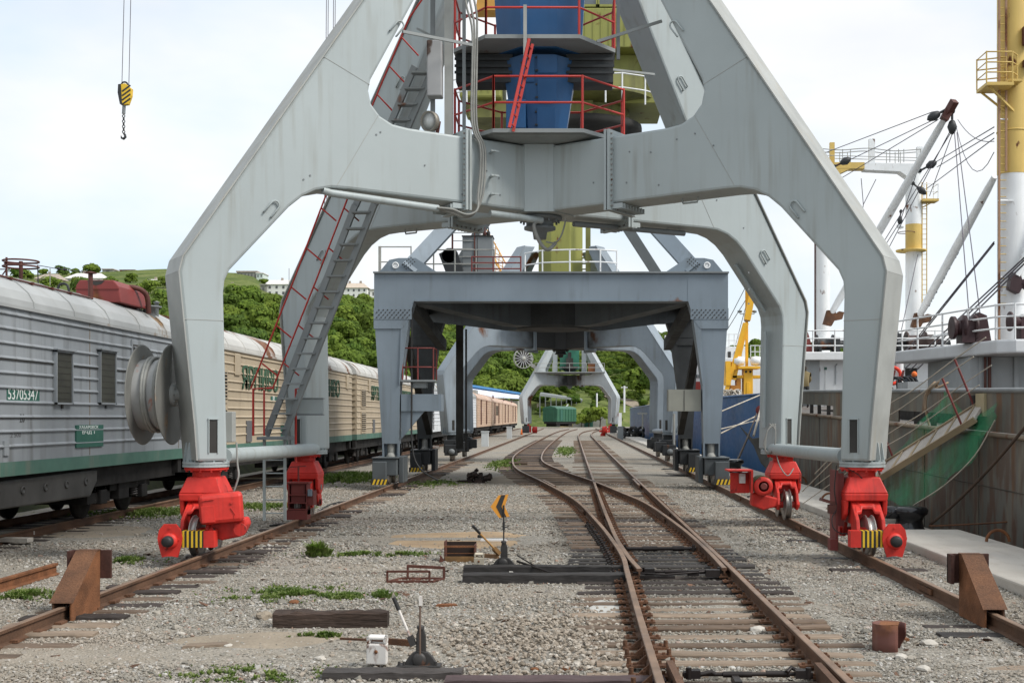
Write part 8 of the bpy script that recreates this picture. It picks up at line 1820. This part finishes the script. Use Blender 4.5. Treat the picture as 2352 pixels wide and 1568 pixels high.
B().tube([(0, 0, .36), (0, 0, .93)], .011, 8).tube([(0, 0, .56), (0, 0, .68)], .018, 8).bar((0, 0, .6), (.06, 0, .6), .01).done('signal_rod', RUBBER, s1_)
q = P(1148, 1163, p1.y)-p1; OR_ = mat('chipped orange paint', (.62, .26, .03), .6, var=.12, rust=.3, rsc=9, rcol=(.5, .42, .36)); 
ch = lambda o, w_: [(o[0]+x, o[1]+z) for x, z in w_]
arrow_ = [(-.02, .17), (.13, .185), (.075, 0), (.145, -.15), (-.01, -.17), (-.14, 0)]
sg = B().prism(arrow_, (q.x, 0, q.z), (1, .12, 0), (0, 0, 1), (0, .008, 0)).done('arrow_sign', OR_, s1_)
B().prism([(.02, .172), (.085, .178), (.025, 0), (.10, -.155), (.03, -.163), (-.055, 0)], (q.x, -.004, q.z), (1, .12, 0), (0, 0, 1), (0, .004, 0)).done('arrow_band', SOOTDARK, sg)
def weight(p, w_, h_, m, lab, tilt=.08):
    r = T('counterweight', lab, 'counterweight', p); hw = w_/2; b = B()
    pr = [(-hw, 0), (hw*.8, 0), (hw, .1*h_), (hw, .95*h_), (hw*.75, h_), (-hw*.75, h_), (-hw, .95*h_)]
    # slab with a slot: frame pieces around the opening
    b.b2(-hw, hw, -.05, .05, 0, h_*.74); b.b2(-hw, -hw*.6, -.05, .05, h_*.74, h_); b.b2(hw*.6, hw, -.05, .05, h_*.74, h_); b.b2(-hw, hw, -.05, .05, h_*.88, h_*1.0); o = b.done('block', m, r, bev=.012); o.rotation_euler = (tilt, .03, 0)
    B().lathe([(.0, 0), (.02, 0), (.016, .015), (0, .015)], (0, -.05, h_*.45), (0, -1, 0), 10).done('pin', RUSTO, r); return r
p2 = G(966, 1545); p2.z = .07
weight(G(1100, 1312)+V((0, 0, .06)), .15, .22, mat('dirty cream paint', (.50, .44, .34), .7, var=.15, rust=.15, rsc=5), 'cream coloured counterweight of the arrow switch stand')
weight(G(866, 1530)+V((0, 0, .03)), .19, .265, mat('chipped white paint', (.72, .69, .65), .6, var=.08, rust=.5, rsc=7, rcol=(.16, .07, .04)), 'chipped white counterweight of the near switch stand')
s2_ = swstand(p2, 1, 'near switch stand with a chipped white lever and no sign', False, LEV2, P(893, 1358, p2.y)-p2+V((0, 0, 0)), 0)
s2_.scale = (.85, .85, .92); B().tube([(0, -.05, .08), (0, -.05, .4), (0, -.03, .6)], .011, 8).done('signal_rod', mat('rod brown', (.12, .08, .06), .6), s2_); B().box((.005, -.03, .64), (.035, .03, .09)).done('rod_end', LEV2, s2_)
tag(B().bar(G(782, 1493)+V((0, 0, .12)), G(862, 1500)+V((0, 0, .13)), .03, .02).bar(G(862, 1500)+V((0, 0, .13)), G(945, 1518)+V((0, .02, .17)), .035, .06).done('weight_arm', RUST), 'rusty weight arm of the near switch stand', 'arm')
tag(B().bar(p1+V((-.1, -.02, .16)), G(1100, 1300)+V((.05, .08, .16)), .06, .06).done('weight_arm', mat('rusty ochre', (.2, .11, .05), .8)), 'short weight arm of the arrow switch stand', 'arm')
# long sleepers that carry the stands
TD = mat('tarred beam', (.036, .032, .03), .75, var=.4, vsc=2, fine=.3, stretch=(.2, 1, 1), bump=.6, bsc=25)
timber('long_sleeper', 1062, 1450, 1340, .13, .24, TD, 'near dark long sleeper under the arrow switch stand', 'sleeper', .008, 0, 3); timber('long_sleeper', 1064, 1450, 1318, .12, .2, TD, 'rear dark long sleeper under the arrow switch stand', 'sleeper', .008, 0, 4)
timber('long_sleeper', 740, 1060, 1561, .07, .22, mat('oily grey timber', (.07, .06, .055), .7, var=.4, vsc=2.5, fine=.3, stretch=(.15, 1, 1), bump=.5), 'dark timber under the near switch stand', 'sleeper', .008, 0, 5); timber('long_sleeper', 1020, 1530, 1580, .07, .22, mat('purplish brown timber', (.085, .055, .055), .7, var=.4, vsc=2.5, fine=.3, stretch=(.15, 1, 1), bump=.5), 'brown timber at the bottom edge right of the near switch stand', 'sleeper', .008, 0, 6)
tag(B().tube([p1+V((.2, .05, .08)), P(1260, 1313, 17.4), P(1420, 1325, 17.2)], .018, 6).tube([p1+V((.2, .1, .16)), P(1240, 1306, 17.6)], .012, 6).done('switch_rod', OILY), 'thin iron rod from the arrow switch stand to the track', 'rod')
# pipe stub, plate etc
pp_ = T('pipe_stub', 'short rusty pipe stub with a cut side sticking out of the gravel', 'pipe', G(2042, 1492)); k = 24; b = B(); vs_ = []
PIP = mat('pipe red brown', (.17, .07, .055), .7, var=.2, streak=.3, scol=(.4, .3, .25), rust=.2)
for j, z in enumerate((-.05, .1, .2, .27)):
    for i in range(k+1):
        a = -.4 + 5.4*i/k; z_ = z; a2 = a
        if z < .2 and i < 5: z_ = max(z, .2-.04*i)
        for r_ in (.165,): vs_.append((math.cos(a2)*r_, math.sin(a2)*r_, z_))
b.add(vs_, [(j*(k+1)+i, j*(k+1)+i+1, (j+1)*(k+1)+i+1, (j+1)*(k+1)+i) for j in range(3) for i in range(k)], True); o = b.done('pipe_wall', PIP, pp_, norm=False); md = o.modifiers.new('wall', 'SOLIDIFY'); md.thickness = .012
B().prism([(-.12, -.08), (.06, -.1), (.12, .06), (-.06, .1)], (0, 0, .255), (1, 0, .02), (0, 1, .04), (0, 0, .015)).done('lid_piece', RUSTO, pp_)
tag(B().prism([(-.1, -.05), (.12, -.04), (.1, .05), (-.08, .06)], (0, 0, 0), (1, 0, 0), (0, 1, 0), (0, 0, .03)).done('rust_piece', RUSTO, loc=G(2060, 1470)), 'orange rusty lump behind the pipe stub', 'scrap')
for k, (x, y, s, m, lab) in enumerate(((2135, 1481, .07, CONC, 'large pale stone right of the pipe stub'), (2070, 1512, .06, CONC, 'pale stone in front of the pipe stub'), (2120, 1540, .06, CONC, 'pale stone near the bottom right, below the pipe stub'), (735, 1516, .05, CONC, 'pale stone at the lower left of the white counterweight'), (675, 1385, .055, RUSTO, 'orange brick fragment above the long timber'), (608, 1420, .1, EARTH, 'buff stone at the left end of the long timber'), (1740, 1450, .07, CONC, 'pale stone between the rails'), (1230, 1540, .04, RUSTO, 'red brick fragment at the bottom near the brown timber'), (1300, 1538, .04, RUSTO, 'second red brick fragment at the bottom'), (413, 1457, .04, CONC, 'small white stone at the lower left'), (524, 1485, .035, CONC, 'small white stone right of the broken wood'))):
    random.seed(k+60); bm = bmesh.new(); bmesh.ops.create_icosphere(bm, subdivisions=2, radius=s)
    for v in bm.verts: v.co *= 1+.35*noise.noise(v.co/s*1.1+V((k*3, 0, 0))); v.co.z *= .6; v.co.x *= 1.3
    me = bpy.data.meshes.new('stone'); bm.to_mesh(me); bm.free(); me.materials.append(m); o = bpy.data.objects.new('stone', me); COL.objects.link(o); o.location = G(x, y)+V((0, 0, s*.3)); o.rotation_euler = (0, 0, k); tag(o, lab, 'stone')
# scrap heap, bent tray, stick
sh_ = T('scrap_heap', 'dark tangled scrap heap on the gravel near the blue grey bogies', 'scrap heap', G(1098, 1108)); random.seed(77)
b = B()
for k in range(26):
    p = V((random.gauss(.02, .16), random.gauss(0, .12), abs(random.gauss(.16, .12)))); b.box(p, (random.uniform(.1, .3), random.uniform(.08, .2), random.uniform(.06, .16)), Matrix.Rotation(random.uniform(-1, 1), 3, V((random.random(), random.random(), random.random()))))
for k in range(10): p = V((random.uniform(-.6, -.2), random.gauss(0, .1), .05)); b.box(p, (random.uniform(.15, .3), .1, .07), Matrix.Rotation(random.uniform(-.4, .4), 3, 'Z'))
b.done('scrap', mat('dark scrap', (.05, .035, .028), .9, var=.6, vsc=9, fine=.4), sh_)
tag(B().b2(-.25, .25, -.06, .06, 0, .015).b2(-.25, .25, -.07, -.055, 0, .04).b2(-.25, .25, .055, .07, 0, .04).done('metal_tray', WHITE, loc=G(1135, 1242)), 'flat white metal strip behind the arrow switch stand', 'metal strip')
tag(B().lathe([(0, 0), (.06, .01), (.05, .06), (0, .07)], (0, 0, 0), n=9).done('dark_lump', SOOTDARK, loc=G(1103, 1235)), 'small dark lump at the left end of the white metal strip', 'lump')
for k, (x, y, lab) in enumerate(((1190, 1068, 'short log lying left of the switch curve'),)): tag(B().tube([(-.45, 0, .08), (.45, .05, .08)], .09, 9).done('log', WOODA, loc=G(x, y)), lab, 'log')
tag(B().tube([(-.3, 0, .04), (.3, .02, .05)], .03, 7).done('wood_stick', WOODD, loc=G(1740, 1143)), 'short dark stick beside the right rail', 'stick')
tag(B().box((0, 0, .02), (.3, .07, .03)).done('iron_bar', RUST, loc=G(1520, 1199)), 'short rusty iron bar lying between the rails', 'iron bar')
tag(B().tube(smooth([G(840, 1230), G(900, 1205)+V((0, 0, .03)), G(880, 1145), G(925, 1125)]), .02, 6).done('cable_on_ground', RUBBER), 'black cable on the ground by the left crane rail', 'cable') if 0 else None
tag(B().tube(smooth([G(620, 1210)+V((0, 0, .03)), G(700, 1195)+V((0, 0, .03)), G(760, 1160)+V((0, 0, .03)), G(820, 1150)+V((0, 0, .04)), G(880, 1130)+V((0, 0, .04)), G(905, 1118)+V((0, 0, .05))]), .022, 6).done('ground_cable', RUBBER), 'black cable lying on the gravel behind the left crane rail', 'cable')
# hook block and ropes of a distant jib, hanging in the sky
hk = T('crane_hook', 'hook block with yellow and black stripes hanging on two ropes in the sky', 'crane hook', P(287, 215, 60))
o_ = hk.location; HS = 60/F
def hkp(x, y): return V(((x-287)*HS, 0, (215-y)*HS))
b = B(); pl_ = [(-12, 18), (2, 22), (17, 10), (16, -6), (9, -26), (-5, -28), (-12, -4)]; b.prism([(x*HS, z*HS) for x, z in pl_], (0, -.14, 0), (1, 0, 0), (0, 0, 1), (0, .28, 0)); bk = b.done('block', YEL, hk, bev=.02)
for k in range(4): zc_ = 12-k*10; B().bar(V((-4*HS, -.145, (zc_-9)*HS)), V((15*HS, -.145, (zc_+5)*HS)), .004, .085, up=(0, 0, 1)).done('stripe', SOOTDARK, bk)
B().prism([(-13*HS, 19*HS), (-7*HS, 20*HS), (-4*HS, -28*HS), (-9*HS, -26*HS), (-14*HS, 0)], (0, -.17, 0), (1, 0, 0), (0, 0, 1), (0, .34, 0)).done('side_plate', BLACK, bk)
B().ring(hkp(286, 196), (0, 1, 0), .16, .045, 14).done('sheave_loop', BLACK, hk); B().tube([hkp(285, 243), hkp(284, 262)], .09, 8).done('shank', DGRAY, hk)
b = B()
for k in range(7): b.ring(hkp(284, 267+k*6), (1, 0, 0) if k % 2 else (0, 1, 0), .065, .025, 10, 5)
b.done('chain', BLACK, hk)
B().tube([hkp(284, 306), hkp(287, 310), hkp(288, 315), hkp(284, 319), hkp(279, 317), hkp(278, 312)], [.05, .06, .07, .07, .05, .02], 8).done('hook', BLACK, hk)
for x0, x1 in ((283, 288), (297, 303)): B().tube([hkp(x0-3 if x0 < 290 else x0-1, 196), V((hkp(x1, 0).x, 0, hkp(0, -120).z))], .018, 5).done('rope', RIG, hk)
for k, (xa, xb) in enumerate(((745, 751), (750, 755), (766, 771), (762, 767))): 
    a, c = P(xa, 500, 60), P(xb, -120, 60); tag(B().tube([a, c], .018, 5).done('hoist_rope', RIG), ('leftmost of the four thin hoist ropes behind the upper left leg', 'second from the left of the four thin hoist ropes', 'rightmost of the four thin hoist ropes behind the upper left leg', 'third from the left of the four thin hoist ropes')[k], 'rope', 'four hoist ropes behind the upper left leg')
